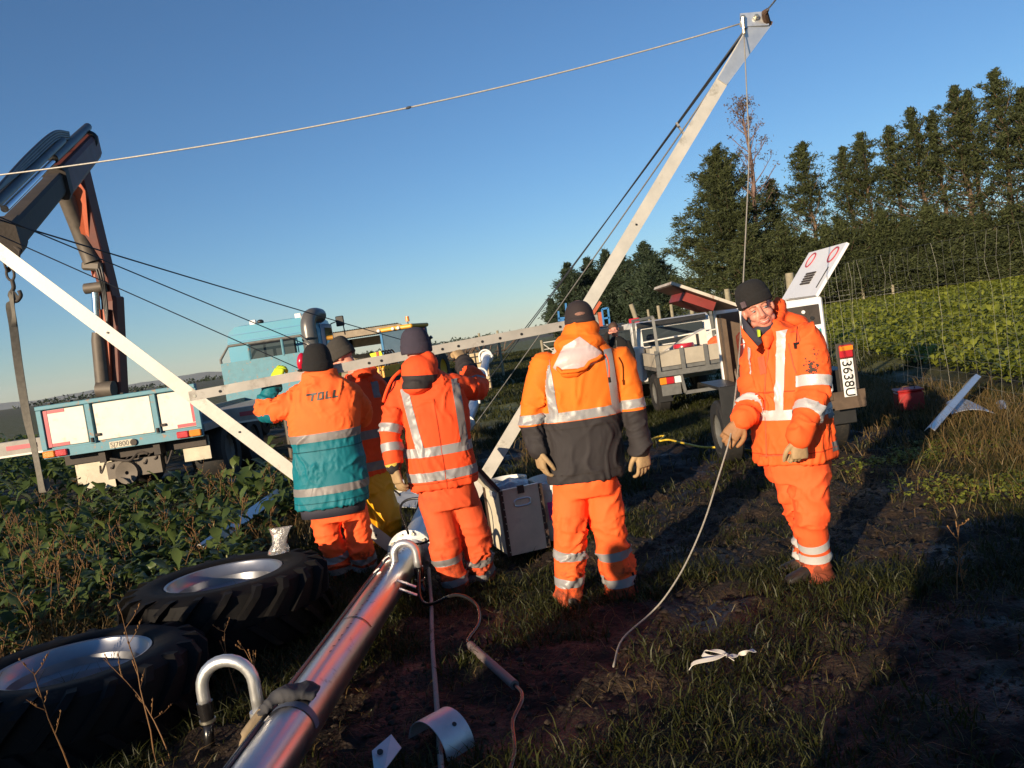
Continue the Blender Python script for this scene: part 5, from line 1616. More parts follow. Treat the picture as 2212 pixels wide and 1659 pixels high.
# raised side bracket with black trim along the barrel, tapes, clip
for t0, t1, nm in ((0.0, 0.93, 'cable_conduit'),):
    pts = [on_pipe(t, -0.95 + 0.10 * math.sin(t * 9), 0.012) for t in np.linspace(t0, t1, 40)]
    MB().tube(pts, 0.013, 8).build('cable_conduit', M_hose, near, smooth=True)
    pts = [on_pipe(t, -0.80 + 0.12 * math.sin(t * 9 + 1), 0.008) for t in np.linspace(t0, t1 - 0.05, 40)]
    MB().tube(pts, 0.008, 6).build('cable_conduit', M_hose, near, smooth=True)
def band(t, w, m, nm, a0=-1.6, a1=1.6, lift=0.003, n=24):
    V1 = [[on_pipe(t + s, a0 + (a1 - a0) * k / n, lift) for k in range(n + 1)] for s in (-w / 2, w / 2)]
    mb = MB()
    mb.add(V1[0] + V1[1], [(k, k + 1, n + 2 + k, n + 1 + k) for k in range(n)])
    return mb.build(nm, m, near, smooth=True)
M_bluetape = mat('blue_grey_strap', (0.10, 0.12, 0.17), 0.5, var=0.1)
band(at_px(1575), 0.013, M_bluetape, 'strap')
band(at_px(1375), 0.003, M_hose, 'joint_line', -0.4, 1.2)
MB().tube([on_pipe(at_px(1610) + 0.02 * k / 8, -1.5 + 0.9 * k / 8, 0.004) for k in range(9)], 0.0035, 5).build('cable_tie', M_wirepale, near)
MB().tube([on_pipe(at_px(1262), -1.2 + 0.8 * k / 8, 0.016) for k in range(9)], 0.006, 5).build('cable_tie', M_galvclean, near)
MB().tube([on_pipe(at_px(1235), -1.0 + 0.7 * k / 8, 0.018) for k in range(9)], 0.006, 5).build('cable_tie', M_galvclean, near)
q = on_pipe(at_px(1278), 1.25, 0.0)
MB().box(q + Vector((0.05, -0.01, 0)), (0.13, 0.035, 0.006), Matrix.Rotation(0.5, 3, 'Y')).box(q + Vector((0.05, -0.02, -0.05)), (0.13, 0.035, 0.006), Matrix.Rotation(0.5, 3, 'Y')).build('lug', M_galvclean, near)
M_mark = mat('marker_ink', (0.03, 0.03, 0.05), 0.6, var=0)
for k in range(26):
    t = 0.45 + 0.5 * k / 26 + rnd.uniform(-.004, .004)
    a = 0.15 + rnd.uniform(-.06, .06)
    p = on_pipe(t, a, 0.0015); q = on_pipe(t + 0.002, a + rnd.uniform(0.05, 0.12), 0.0015)
    MB().tube([p, q], 0.0014, 4).build('ink_mark', M_mark, near)

def gooseneck(name, label, base, side, up, hgt, wid, r, tail, m, hose=True, axis_dir=None):
    """bent discharge tube: rises from the pipe, arches over, comes down with a rubber connector"""
    root = thing(name, label, 'bent tube', base)
    u = Vector(up).normalized(); s = Vector(side).normalized()
    R0 = wid / 2
    pts = [base - u * 0.02, base + u * (hgt - R0) * 0.5, base + u * (hgt - R0)]
    c = base + u * (hgt - R0) + s * R0
    for k in range(1, 13):
        a = math.pi * k / 12
        pts.append(c - s * R0 * math.cos(a) + u * R0 * math.sin(a))
    e = pts[-1] - u * tail
    pts.append(pts[-1].lerp(e, 0.5)); pts.append(e)
    MB().tube(pts, r, 18).build('tube', m, root, smooth=True)
    MB().tube([base - u * 0.012, base + u * 0.012], r * 1.5, 16).build('socket', M_galvclean, root, smooth=40)
    if hose:
        MB().tube([e + u * 0.02, e - u * 0.03, e - u * 0.032, e - u * 0.06], [r * 1.28, r * 1.28, r * 1.12, r * 1.12], 14).build('hose_connector', M_hose, root, smooth=40)
        MB().tube([e - u * 0.062, e - u * 0.075], r * 1.3, 14).build('hose_clamp', M_bolt, root, smooth=40)
        MB().tube([e - u * 0.075, e - u * 0.16 + s * 0.01, e - u * 0.30 + s * 0.02], r * 0.85, 10).build('hose', M_hose, root, smooth=True)
    return root
def goose_px(nm, label, ub, vb, yb, utop, ud, vd, r, m):
    base = D(ub, vb, yb)
    e = D(ud, vd, yb)
    wid = (Vector((e.x, 0, 0)) - Vector((base.x, 0, 0))).length
    top = D((ub + ud) / 2, utop, yb)
    hgt = top.z - base.z
    side = Vector((1 if e.x > base.x else -1, 0, 0))
    tail = max(0.02, top.z - wid / 2 - e.z)
    return gooseneck(nm, label, base, side, (0, 0, 1), hgt - r, wid, r, tail, m)
goose_px('gooseneck', 'large shiny bent tube arching up from the near pipe', 560, 1540, 3.72, 1411, 441, 1512, 0.0285, M_galvclean)
goose_px('gooseneck', 'small shiny bent tube arching over the pipe by the flange', 858, 1246, 5.55, 1163, 903, 1222, 0.027, M_galvclean)

# far length of the span beyond the frame
FA = PB + ax * 0.35; FA.z = 0.24
far_pts = [PB + ax * 0.03, D(972, 1010, 10.2), D(1007, 915, 14.2), D(1030, 855, 17.0), D(1052, 772, 21.0)]
far_pts[1].z = max(far_pts[1].z, 0.2)
far = thing('irrigation_pipe', 'bluish far length of pipe running away behind the raised arm', 'pipe', far_pts[2])
fp = bez(far_pts, 24)
MB().tube(fp, [0.106 - 0.01 * i / len(fp) for i in range(len(fp))], 18).build('pipe_barrel', M_bluegalv, far, smooth=40)
def far_at(v):
    return min(fp, key=lambda p: abs(pix(p)[1] - v))
M_white = mat('white_paint', (0.72, 0.70, 0.66), 0.5, var=0.12, vscale=5, col2=(0.35, 0.30, 0.22), patch=0.6, pscale=4, pcut=0.62)
for v, rr in ((915, 0.15), (838, 0.14), (775, 0.15)):
    p = far_at(v); MB().lathe(p, fp[-1] - fp[0], [(0.1, -0.03), (rr, -0.03), (rr, 0.03), (0.1, 0.03), (0.1, -0.03)], 24).build('collar', M_white, far, smooth=40)
MB().disc(fp[-1], fp[-1] - fp[-2], 0.16, 0.05, 24).build('end_cap', M_white, far)
for v, lb in ((890, 'white hooked tube on the far pipe nearest the orange sleeve'), (822, 'white hooked tube midway along the far pipe'), (785, 'white hooked tube at the far end of the pipe')):
    p = far_at(v)
    gooseneck('gooseneck', lb, p + Vector((-0.13, 0, 0.06)), (1, 0, 0), (0, 0, 1), 0.26, 0.30, 0.022, 0.06, M_white, hose=False)

# ---- tractor wheels lying on their sides
M_tyre = mat('tyre_rubber', (0.006, 0.0055, 0.0055), 0.7, spec=0.15, var=0.3, vscale=14, col2=(0.045, 0.033, 0.022), patch=0.8, pscale=5, pcut=0.58, rvar=0.12, psoft=0.15)
M_rim = mat('silver_rim_paint', (0.30, 0.31, 0.34), 0.33, 0.8, var=0.08, vscale=6, col2=(0.30, 0.22, 0.18), patch=0.4, pscale=6, pcut=0.64)
def wheel(c, label, rrim, rout, wid, tilt=(0, 0), spin=0.0, stack=0.0):
    root = thing('tractor_wheel', label, 'wheel', c)
    z = Vector((tilt[0], tilt[1], 1)).normalized()
    x, y, _ = frame(z, (0, 1, 0))
    h = wid / 2
    c = Vector(c) + z * (h + stack)
    prof = [(rrim, -h * 0.82), (rrim + 0.03, -h), (rout - 0.13, -h * 1.03), (rout - 0.05, -h * 0.86), (rout - 0.03, -h * 0.5), (rout - 0.025, 0), (rout - 0.03, h * 0.5), (rout - 0.05, h * 0.86), (rout - 0.13, h * 1.03), (rrim + 0.03, h), (rrim, h * 0.82), (rrim, -h * 0.82)]
    MB().lathe(c, z, prof, 72, up=(0, 1, 0)).build('tyre', M_tyre, root, smooth=50)
    n = 21
    for k in range(n):
        for sg in (1, -1):
            a0 = 2 * math.pi * (k + (0.5 if sg < 0 else 0)) / n + spin
            mb = MB()
            # lug: slanted bar from the tread centre to the shoulder
            secs = []
            for s in range(5):
                t = s / 4
                a = a0 + 0.30 * t
                zz = sg * h * (0.02 + 0.98 * t)
                rbase = (rout - 0.028) if t < 0.7 else (rout - 0.03 - 0.10 * (t - 0.7) / 0.3)
                rtop = rout + (0.012 if t < 0.75 else 0.012 - 0.055 * (t - 0.75) / 0.25)
                da = 0.055 - 0.008 * t
                ring = []
                for (aa, rr_) in ((a - da, rbase - 0.02), (a + da, rbase - 0.02), (a + da * 0.72, rtop), (a - da * 0.72, rtop)):
                    ring.append(c + (x * math.cos(aa) + y * math.sin(aa)) * rr_ + z * zz)
                secs.append(ring)
            mb.rings(secs)
            mb.build('lug', M_tyre, root)
    rp = [(rrim - 0.005, h * 0.80), (rrim + 0.018, h * 0.86), (rrim + 0.012, h * 0.96), (rrim - 0.004, h * 0.94), (rrim - 0.022, h * 0.70), (rrim - 0.045, h * 0.62), (rrim - 0.05, h * 0.40), (rrim - 0.085, h * 0.30), (rrim - 0.095, -h * 0.05), (rrim - 0.11, -h * 0.12), (0.12, -h * 0.05), (0.10, -h * 0.12), (rrim - 0.10, -h * 0.22), (rrim - 0.03, -h * 0.9), (rrim - 0.005, -h * 0.9), (rrim - 0.005, h * 0.80)]
    MB().lathe(c, z, rp, 64, up=(0, 1, 0)).build('rim', M_rim, root, smooth=35)
    return root
c1 = G(150, 1418, 0.37); c2 = G(484, 1246, 0.38)
w1 = wheel((c1.x, c1.y, gz(c1.x, c1.y) - 0.04), 'nearest tractor wheel lying flat, cut off by the left edge', 0.365, 0.64, 0.42, (0.02, 0.035), 0.1)
w2 = wheel((c2.x, c2.y, gz(c2.x, c2.y) - 0.03), 'farther tractor wheel lying flat beside the shiny pipe', 0.36, 0.65, 0.42, (0.0, 0.02), 0.3)
# bag of bolts on the tyre
M_bag = mat('clear_plastic_bag', (0.60, 0.58, 0.58), 0.15, var=0.2, vscale=30, bump=0.6, bscale=50, trans=0.75)
bb = Vector((c2.x + .27, c2.y + .40, 0.39))
bag = thing('plastic_bag', 'small clear plastic bag of bolts standing on the far tyre', 'bag', bb)
mb = MB()
secs = []
for (h_, w_, d_, ox) in ((0, 0.075, 0.04, -0.02), (0.03, 0.075, 0.042, -0.015), (0.07, 0.05, 0.025, 0.0), (0.12, 0.055, 0.012, 0.015), (0.17, 0.075, 0.006, 0.03), (0.185, 0.085, 0.004, 0.035)):
    secs.append([bb + Vector((ox + w_ * math.cos(a) * (1 + 0.12 * math.sin(3 * a + h_ * 30)), d_ * math.sin(a), h_)) for a in (2 * math.pi * k / 16 for k in range(16))])
mb.rings(secs); mb.build('bag_film', M_bag, bag, smooth=True)
mb = MB()
for k in range(9):
    q = bb + Vector((rnd.uniform(-.06, .03), rnd.uniform(-.02, .02), 0.012 + rnd.uniform(0, .02)))
    MB().disc(q, (rnd.uniform(-1, 1), rnd.uniform(-1, 1), 0.4), 0.009, 0.012, 6).build('bolt', M_bolt, bag)

# ---- loose steel on the ground
def angle_len(name, label, a, b, w=0.06, th=0.006, m=None, up=(0, 0, 1), cat='steel angle'):
    root = thing(name, label, cat, a)
    o = MB().sweep([(-w, 0), (0, w * 0.75), (w, 0), (w, -th), (0, w * 0.75 - th * 1.3), (-w, -th)], a, b, up).build('angle_bar', m or M_galvclean, root)
    return root
a_ = G(432, 1190, 0.18); b_ = G(600, 1068, 0.30)
angle_len('steel_angle', 'grey steel angle bar lying in the kale left of the men', a_, b_, 0.085, 0.006)
a_ = G(2008, 930, 0.10); b_ = D(2115, 862, 10.0); b_.z = 0.34
angle_len('steel_angle', 'white steel angle propped in the grass at the far right', a_, b_, 0.05, 0.006)
def sheet(name, label, px4, z, th, m, bend=0.0):
    root = thing(name, label, 'metal sheet', G(px4[0][0], px4[0][1], z))
    P = [G(u, v, z + dz) for u, v, dz in px4]
    n = 8
    V, F = [], []
    for i in range(n + 1):
        t = i / n
        for p, q in ((P[0], P[3]), (P[1], P[2])):
            V.append(p.lerp(q, t) + Vector((0, 0, bend * 4 * t * (1 - t))))
    for i in range(n):
        F.append((2 * i, 2 * i + 1, 2 * i + 3, 2 * i + 2))
    k = len(V)
    V2 = V + [v - Vector((0, 0, th)) for v in V]
    F2 = F + [tuple(i + k for i in f[::-1]) for f in F] + [(2 * i, 2 * i + 2, 2 * i + 2 + k, 2 * i + k) for i in range(n)] + [(2 * i + 1, 2 * i + 1 + k, 2 * i + 3 + k, 2 * i + 3) for i in range(n)] + [(0, k, k + 1, 1), (2 * n, 2 * n + 1, 2 * n + 1 + k, 2 * n + k)]
    MB().add(V2, F2).build('sheet', m, root, smooth=30)
sheet('metal_offcut', 'bluish folded metal offcut behind the propped angle bar', [(2043, 870, .02), (2055, 895, .0), (2150, 893, .0), (2100, 868, .06)], 0.08, 0.005, M_bluegalv, 0.05)
sheet('metal_offcut', 'small grey metal offcut lying apart at the right edge', [(2152, 870, .05), (2160, 888, .0), (2176, 884, .0), (2170, 866, .08)], 0.06, 0.005, M_bluegalv, 0.02)
# red toolbox half in the man's shadow
M_redpaint = mat('red_box_paint', (0.30, 0.015, 0.015), 0.45, var=0.2, vscale=8, col2=(0.08, 0.05, 0.04), patch=0.5, pscale=5, pcut=0.6)
tb = G(1966, 886, 0.0); tb = Vector((tb.x, tb.y, 0))
box_ = thing('red_box', "red metal box in the grass where the man's shadow ends", 'box', tb)
rz = Matrix.Rotation(-0.25, 3, 'Z')
MB().box(tb + Vector((0, 0, 0.13)), (0.30, 0.30, 0.24), rz, 0.02).build('body', M_redpaint, box_)
MB().box(tb + Vector((0, 0, 0.265)), (0.32, 0.32, 0.025), rz, 0.01).build('lid', M_redpaint, box_)
MB().tube([tb + rz @ Vector((-0.07, -.05, 0.27)), tb + rz @ Vector((-0.07, -.05, 0.31)), tb + rz @ Vector((0.07, -.05, 0.31)), tb + rz @ Vector((0.07, -.05, 0.27))], 0.008, 8).build('handle', M_rust, box_)

# pipe saddle bracket lying at the bottom of the picture
brk = G(905, 1640, 0.0)
sad = thing('pipe_saddle', 'curved galvanised saddle bracket lying in the grass at the bottom', 'bracket', brk)
M_sad = mat('saddle_zinc', (0.56, 0.58, 0.60), 0.42, 0.7, var=0.12, vscale=10, col2=(0.35, 0.36, 0.38), patch=0.5, pscale=8, pcut=0.58, psoft=0.15)
e0, e1 = G(885, 1600, 0.02), G(975, 1548, 0.02)
axd = Vector((0.72, 0.69, 0)).normalized(); sdd = Vector((0.69, -0.72, 0))
cen = G(955, 1612, 0.0)
Rs, Ws, T_ = 0.125, 0.075, 0.004
n = 18
inn, out = [], []
V, F = [], []
angs = [math.radians(-4 + 172 * k / n) for k in range(n + 1)]
for a in angs:
    for w_ in (-1, 1):
        for rr_ in (Rs, Rs + T_):
            V.append(cen + sdd * (math.cos(a) * rr_) + Vector((0, 0, math.sin(a) * rr_ + 0.01)) + axd * w_ * Ws)
for i in range(n):
    a = i * 4; b2 = a + 4
    F += [(a, b2, b2 + 2, a + 2), (a + 1, a + 3, b2 + 3, b2 + 1), (a, a + 1, b2 + 1, b2), (a + 2, b2 + 2, b2 + 3, a + 3)]
F += [(0, 2, 3, 1), (4 * n, 4 * n + 1, 4 * n + 3, 4 * n + 2)]
MB().add(V, F).build('curved_plate', M_sad, sad, smooth=40)
pl0 = G(808, 1622, 0.05)
pu = (CR * 0.62 - CU * 0.0 + Vector((0, 0.35, 0))).normalized()
q0 = D(803, 1622, 3.13); q1 = D(845, 1586, 3.22); q2 = D(867, 1615, 3.16); q3 = D(830, 1665, 3.02)
MB().prism([q0, q1, q2, q3], Vector((0.0, 0.006, -0.004))).build('end_tab', M_sad, sad)
MB().prism([q0 + Vector((0.0, 0, -.004)), q3, D(850, 1700, 2.95), D(812, 1700, 2.98)], Vector((0.004, 0.004, 0))).build('end_tab', M_sad, sad)
MB().disc(D(821, 1624, 3.115), (q1 - q0).cross(q2 - q0), 0.012, 0.006, 14).build('bolt_hole', M_black, sad)
hq = cen + sdd * (math.cos(R(50)) * (Rs + T_)) + Vector((0, 0, math.sin(R(50)) * (Rs + T_) + 0.01)) + axd * 0.02
MB().disc(hq, sdd * math.cos(R(50)) + Vector((0, 0, math.sin(R(50)))), 0.010, 0.004, 14).build('bolt_hole', M_black, sad)

# straight grey stay rod/rope running from the flange towards us
rod = [D(926, 1228, 5.95), D(932, 1300, 5.35), D(936, 1400, 4.6), D(943, 1500, 3.95), D(950, 1600, 3.45), D(956, 1700, 3.05)]
for p in rod: p.z = max(p.z, 0.03)
wire('stay_rope', 'straight grey rope running from the flange towards the bottom edge', bez(rod, 24), 0.0125, M_rope, 'rope', 10)
# black hose and the grey conduit sleeve
hz = [D(905, 1232, 5.5), D(908, 1290, 5.3), D(930, 1305, 5.2), G(985, 1285, .12), G(1028, 1305, .08), G(1035, 1345, .06), G(1010, 1385, .05), G(1025, 1398, .05), G(1110, 1478, .05), G(1128, 1510, .05), G(1108, 1560, .04), G(1112, 1620, .04), G(1095, 1690, .04)]
hs = thing('power_hose', 'black hose curling over the grass below the flange', 'hose', hz[5])
MB().tube(bez(hz, 72), 0.0115, 8).build('hose', M_hose, hs, smooth=True)
sl = [G(1016, 1394, .052), G(1112, 1480, .052)]
M_greyplastic = mat('grey_conduit', (0.15, 0.12, 0.115), 0.5, var=0.2)
MB().tube([sl[0], sl[0].lerp(sl[1], .5), sl[1]], 0.023, 12).build('conduit_sleeve', M_greyplastic, hs, smooth=40)
lp = [PB + ax * -0.05 + Vector((0.02, 0, .15)), PB + Vector((0.0, -.1, 0.38)), PB + Vector((0.15, -.15, 0.42)), PB + Vector((0.27, -.2, 0.3)), PB + Vector((0.2, -.28, 0.14)), PB + Vector((0.02, -.4, 0.155))]
wire('loop_hose', 'thin dark hose looping over the flange', bez(lp, 30), 0.009, M_hose, 'hose', 8)
# yellow hose, white strap
M_yellow = mat('yellow_hose', (0.62, 0.42, 0.03), 0.45, var=0.1)
yh = [G(u, v, .06) for u, v in ((1395, 955), (1420, 944), (1436, 942), (1425, 952), (1445, 950), (1480, 958), (1520, 966), (1575, 966), (1640, 974), (1700, 965))]
wire('yellow_hose', 'thin yellow air hose lying across the mud behind the men', bez(yh, 50), 0.013, M_yellow, 'hose', 8)
M_strapw = mat('white_webbing', (0.62, 0.58, 0.52), 0.7, var=0.12)
def ribbon(pts, w, m, name, parent):
    pts = bez(pts, 40)
    V, F = [], []
    for i, p in enumerate(pts):
        d = (pts[min(i + 1, len(pts) - 1)] - pts[max(i - 1, 0)]).normalized()
        s = d.cross(Vector((0, 0.5, 0.85))).normalized() * w
        nn = s.cross(d).normalized() * 0.0015
        tw = Matrix.Rotation(0.9 * math.sin(i * 0.21), 3, d)
        s = tw @ s; nn = tw @ nn
        V += [p - s + nn, p + s + nn, p + s - nn, p - s - nn]
    for i in range(len(pts) - 1):
        for k in range(4):
            F.append((4 * i + k, 4 * i + (k + 1) % 4, 4 * i + 4 + (k + 1) % 4, 4 * i + 4 + k))
    return MB().add(V, F).build(name, m, parent, smooth=40)
st = thing('webbing_strap', 'white webbing strap lying looped on the muddy grass', 'strap', G(1560, 1420))
ribbon([G(1490, 1448, .02), G(1500, 1432, .05), G(1545, 1422, .06), G(1568, 1412, .07), G(1540, 1420, .05), G(1519, 1414, .05), G(1530, 1405, .06), G(1560, 1409, .07), G(1585, 1425, .03)], 0.0115, M_strapw, 'strap_length', st)
ribbon([G(1572, 1419, .06), G(1592, 1415, .05), G(1612, 1409, .06), G(1630, 1405, .05)], 0.0115, M_strapw, 'strap_length', st)

# ---- plywood crate, bucket, tub and sacks behind the men
M_ply = mat('plywood', (0.66, 0.53, 0.38), 0.7, var=0.22, vscale=3, col2=(0.16, 0.12, 0.11), patch=0.6, pscale=2.5, pcut=0.55, psoft=0.2, bump=0.1)
M_pale = mat('pale_bare_board', (0.55, 0.50, 0.38), 0.75, var=0.15, vscale=4)
M_trim = mat('dark_metal_edge', (0.07, 0.045, 0.035), 0.6, 0.4, var=0.3)
fl0 = G(1102, 1207, 0.0); fr0 = G(1186, 1187, 0.0)
exx = Vector((fr0.x - fl0.x, fr0.y - fl0.y, 0)); Wb = exx.length; exx.normalize()
eyy = Vector((-exx.y, exx.x, 0)); Db, Hb = 0.42, 0.50
fl0 = Vector((fl0.x, fl0.y, 0.02))
cr = thing('plywood_crate', 'open plywood crate with metal edges and a plastic bag inside', 'crate', fl0)
Rb = Matrix((exx, eyy, Vector((0, 0, 1)))).transposed()
def lb(x, y, z): return fl0 + Rb @ Vector((x, y, z))
t_ = 0.014
MB().box(lb(Wb / 2, 0, Hb / 2), (Wb, t_, Hb), Rb).build('panel', M_ply, cr)
MB().box(lb(Wb / 2, Db, Hb / 2), (Wb, t_, Hb), Rb).build('panel', M_ply, cr)
MB().box(lb(t_ / 2, Db / 2, Hb / 2), (t_, Db - t_, Hb), Rb).build('panel', M_pale, cr)
MB().box(lb(Wb - t_ / 2, Db / 2, Hb / 2), (t_, Db - t_, Hb), Rb).build('panel', M_pale, cr)
MB().box(lb(Wb / 2, Db / 2, 0.02), (Wb - 2 * t_, Db - t_, t_), Rb).build('panel', M_ply, cr)
for (xx, yy) in ((0.0, -0.001), (Wb, -0.001), (0.0, Db), (Wb, Db)):
    MB().box(lb(xx, yy, Hb / 2), (0.03, 0.02, Hb), Rb).build('edge_strip', M_trim, cr)
    for k in range(9):
        MB().disc(lb(xx + (0.008 if xx == 0 else -0.008), yy - 0.012, 0.03 + k * 0.055), eyy, 0.005, 0.004, 8).build('rivet', M_bolt, cr)
MB().box(lb(Wb / 2, -0.001, Hb + 0.004), (Wb - .03, 0.02, 0.008), Rb).build('edge_strip', M_galvclean, cr)
hs2 = MB(); 
for k in range(16):
    a = 2 * math.pi * k / 16
pts = [lb(Wb / 2 + 0.065 * math.copysign(abs(math.cos(a)) ** 0.5, math.cos(a)), -0.012, Hb * 0.78 + 0.028 * math.copysign(abs(math.sin(a)) ** 0.6, math.sin(a))) for a in (2 * math.pi * k / 24 for k in range(25))]
MB().tube(pts, 0.007, 6, cap=False).build('handle_ring', M_galvclean, cr)
MB().box(lb(Wb * 0.5, -0.01, Hb - 0.012), (0.05, 0.02, 0.06), Rb).build('latch', M_trim, cr)
lidp = [lb(-0.0, 0.03, Hb), lb(-0.0, Db - 0.02, Hb), lb(-0.24, Db - 0.02, Hb + 0.36), lb(-0.24, 0.03, Hb + 0.36)]
MB().prism(lidp, Rb @ Vector((-0.02, 0, -0.012))).build('lid', M_pale, cr)
MB().beam(lidp[0], lidp[3], 0.03, 0.03).build('edge_strip', M_trim, cr)
sk = thing('plastic_sack', 'crumpled clear plastic sack inside the plywood crate', 'sack', lb(Wb * .4, Db * .5, .3))
mb = MB(); mb.ell(lb(Wb * .45, Db * .5, Hb - .06), exx * 0.16, eyy * 0.17, Vector((0, 0, .10)), 20, 12)
so_ = mb.build('sack_film', mat('grey_plastic_film', (0.34, 0.36, 0.40), 0.28, var=0.25, vscale=14, bump=1.0, bscale=18), sk, smooth=True)
for v in so_.data.vertices:
    v.co += v.normal * 0.03 * (noise.noise(v.co * 14))
def bucket(name, label, c, r0, r1, h, m, lid=False, rim=True):
    root = thing(name, label, 'bucket', c)
    MB().lathe(c, (0, 0, 1), [(r0, 0), (r1, h), (r1 + 0.008, h), (r1 + 0.008, h - 0.03), (r1 + 0.002, h - 0.035), (r1 + 0.006, h - 0.06), (r1, h - 0.065), (r1 - 0.006, h), (r0 - 0.006, 0.01), (0.01, 0.01)], 28).build('tub', m, root, smooth=35)
    pts = [Vector(c) + Vector((math.cos(a) * (r1 + 0.012), -abs(math.sin(a)) * r1 * 0.9 - 0.01, h - 0.05 - 0.10 * abs(math.sin(a)))) for a in (math.pi * k / 14 for k in range(15))]
    MB().tube(pts, 0.003, 5).build('handle', M_wire, root)
    return root
M_wplastic = mat('white_plastic', (0.66, 0.66, 0.62), 0.4, var=0.08, col2=(0.3, 0.25, 0.2), patch=0.4, pscale=6, pcut=0.62)
bc = G(1100, 1150, 0.0); bc = Vector((D(1100, 1060, 6.9).x, 6.95, 0.0))
bucket('bucket', 'white plastic bucket standing behind the plywood crate', bc + Vector((0, 0, 0.08)), 0.13, 0.155, 0.40, M_wplastic)
tc_ = Vector((D(1205, 1100, 6.55).x, 6.6, 0.02))
tub = thing('plastic_tub', 'big pale plastic tub between the crate and the charcoal jacket', 'tub', tc_)
MB().lathe(tc_, (0, 0, 1), [(0.17, 0), (0.21, 0.42), (0.225, 0.42), (0.225, 0.47), (0.205, 0.48), (0.19, 0.42), (0.16, 0.02), (0.01, 0.02)], 28).build('tub', M_wplastic, tub, smooth=35)
M_pink = mat('magenta_label', (0.55, 0.05, 0.25), 0.5, var=0.1)
MB().box(tc_ + Vector((-0.02, -0.205, 0.25)), (0.12, 0.012, 0.14)).build('label', M_pink, tub)
lid_ = MB().tube(bez([G(1180, 905, .08), G(1175, 925, .06), G(1160, 945, .05)], 10), 0.008, 6)
# clutter of fittings beyond the yellow trousers
fit = thing('pipe_fitting', 'white and steel pipe fittings heaped behind the hanging glove', 'fitting', G(850, 1080, 0))
M_fitw = mat('white_enamel', (0.75, 0.74, 0.70), 0.35, var=0.06)
fc = G(848, 1062, 0.18)
MB().tube([fc + Vector((-0.14, 0.0, 0.05)), fc + Vector((0.12, 0.06, 0.02))], 0.085, 20).build('white_casing', M_fitw, fit, smooth=40)
MB().tube([fc + Vector((0.1, -.06, -.08)), fc + Vector((0.34, .05, -.05))], 0.07, 16).build('steel_stub', M_galvclean, fit, smooth=40)
MB().prism([fc + Vector((0.0, -.22, -.12)), fc + Vector((0.26, -.25, -.17)), fc + Vector((0.30, -.12, -.06)), fc + Vector((0.04, -.1, 0.0))], (0, 0, .006)).build('plate', M_galvclean, fit)
MB().tube(bez([fc + Vector((-.1, -.1, 0.0)), fc + Vector((0, -.15, .07)), fc + Vector((.1, -.12, -.05)), fc + Vector((0.05, -.15, -.1))], 20), 0.012, 7).build('hose', M_hose, fit, smooth=True)
MB().tube([fc + Vector((-.16, -.02, .13)), fc + Vector((.1, -.1, 0.02))], 0.012, 6).build('yellow_bar', M_yellow, fit)

# ------------------------------------------------------------------ people
from mathutils.bvhtree import BVHTree
def cloth(name, col, rough=0.75, var=0.10, dirt=0.0, weave=0.25, dcol=(0.05, 0.035, 0.03), dscale=3.0, dcut=0.62):
    return mat(name, col, rough, var=var, vscale=5, bump=weave, bscale=260, spec=0.25, col2=dcol if dirt else None, patch=dirt, pscale=dscale, pcut=dcut, psoft=0.10, rvar=0.05)
def hem_mud(m, h=0.38):
    N, L = nt(m)
    b = N['Principled BSDF']
    src = b.inputs['Base Color'].links[0].from_socket
    tc = N.new('ShaderNodeTexCoord'); sp = N.new('ShaderNodeSeparateXYZ'); L.new(tc.outputs['Object'], sp.inputs[0])
    mr = N.new('ShaderNodeMapRange'); mr.inputs['From Min'].default_value = 0.02; mr.inputs['From Max'].default_value = h; mr.inputs['To Min'].default_value = 0.34; mr.inputs['To Max'].default_value = -0.12
    L.new(sp.outputs['Z'], mr.inputs['Value'])
    nz = N.new('ShaderNodeTexNoise'); nz.inputs['Scale'].default_value = 9; nz.inputs['Detail'].default_value = 8; nz.inputs['Roughness'].default_value = 0.75
    L.new(tc.outputs['Object'], nz.inputs['Vector'])
    ad = N.new('ShaderNodeMath'); ad.operation = 'ADD'; L.new(mr.outputs[0], ad.inputs[0]); L.new(nz.outputs['Fac'], ad.inputs[1])
    m2 = N.new('ShaderNodeMapRange'); m2.inputs['From Min'].default_value = 0.60; m2.inputs['From Max'].default_value = 0.78; m2.inputs['To Max'].default_value = 0.85
    L.new(ad.outputs[0], m2.inputs['Value'])
    mx = N.new('ShaderNodeMix'); mx.data_type = 'RGBA'; L.new(m2.outputs[0], mx.inputs['Factor']); L.new(src, mx.inputs[6]); mx.inputs[7].default_value = (0.055, 0.032, 0.02, 1)
    L.new(mx.outputs[2], b.inputs['Base Color'])
    return m
M_orA = cloth('hi_vis_orange_sunny', (0.95, 0.145, 0.03), dirt=0.35, dcol=(0.55, 0.06, 0.02), dcut=0.60)
M_orB = cloth('hi_vis_orange_red', (0.85, 0.085, 0.02), dirt=0.4, dcol=(0.35, 0.05, 0.02), dcut=0.62)
M_orC = cloth('hi_vis_orange_gold', (0.80, 0.165, 0.014), dirt=0.4, dcol=(0.5, 0.13, 0.03), dcut=0.66)
M_orD = cloth('hi_vis_orange_muddy', (0.95, 0.115, 0.022), dirt=0.75, dcol=(0.16, 0.045, 0.02), dscale=4.5, dcut=0.64)
M_trA = cloth('hi_vis_trouser_bright', (1.0, 0.12, 0.03), var=0.06, dirt=0.3, dcol=(0.5, 0.06, 0.02))
M_trB = cloth('hi_vis_trouser_grubby', (0.72, 0.095, 0.028), dirt=0.7, dcol=(0.33, 0.07, 0.03), dcut=0.55)
M_trC = cloth('hi_vis_trouser_clean', (1.0, 0.13, 0.028), var=0.06, dirt=0.25, dcol=(0.55, 0.07, 0.02))
for m_ in (M_trA, M_trB, M_trC): hem_mud(m_)
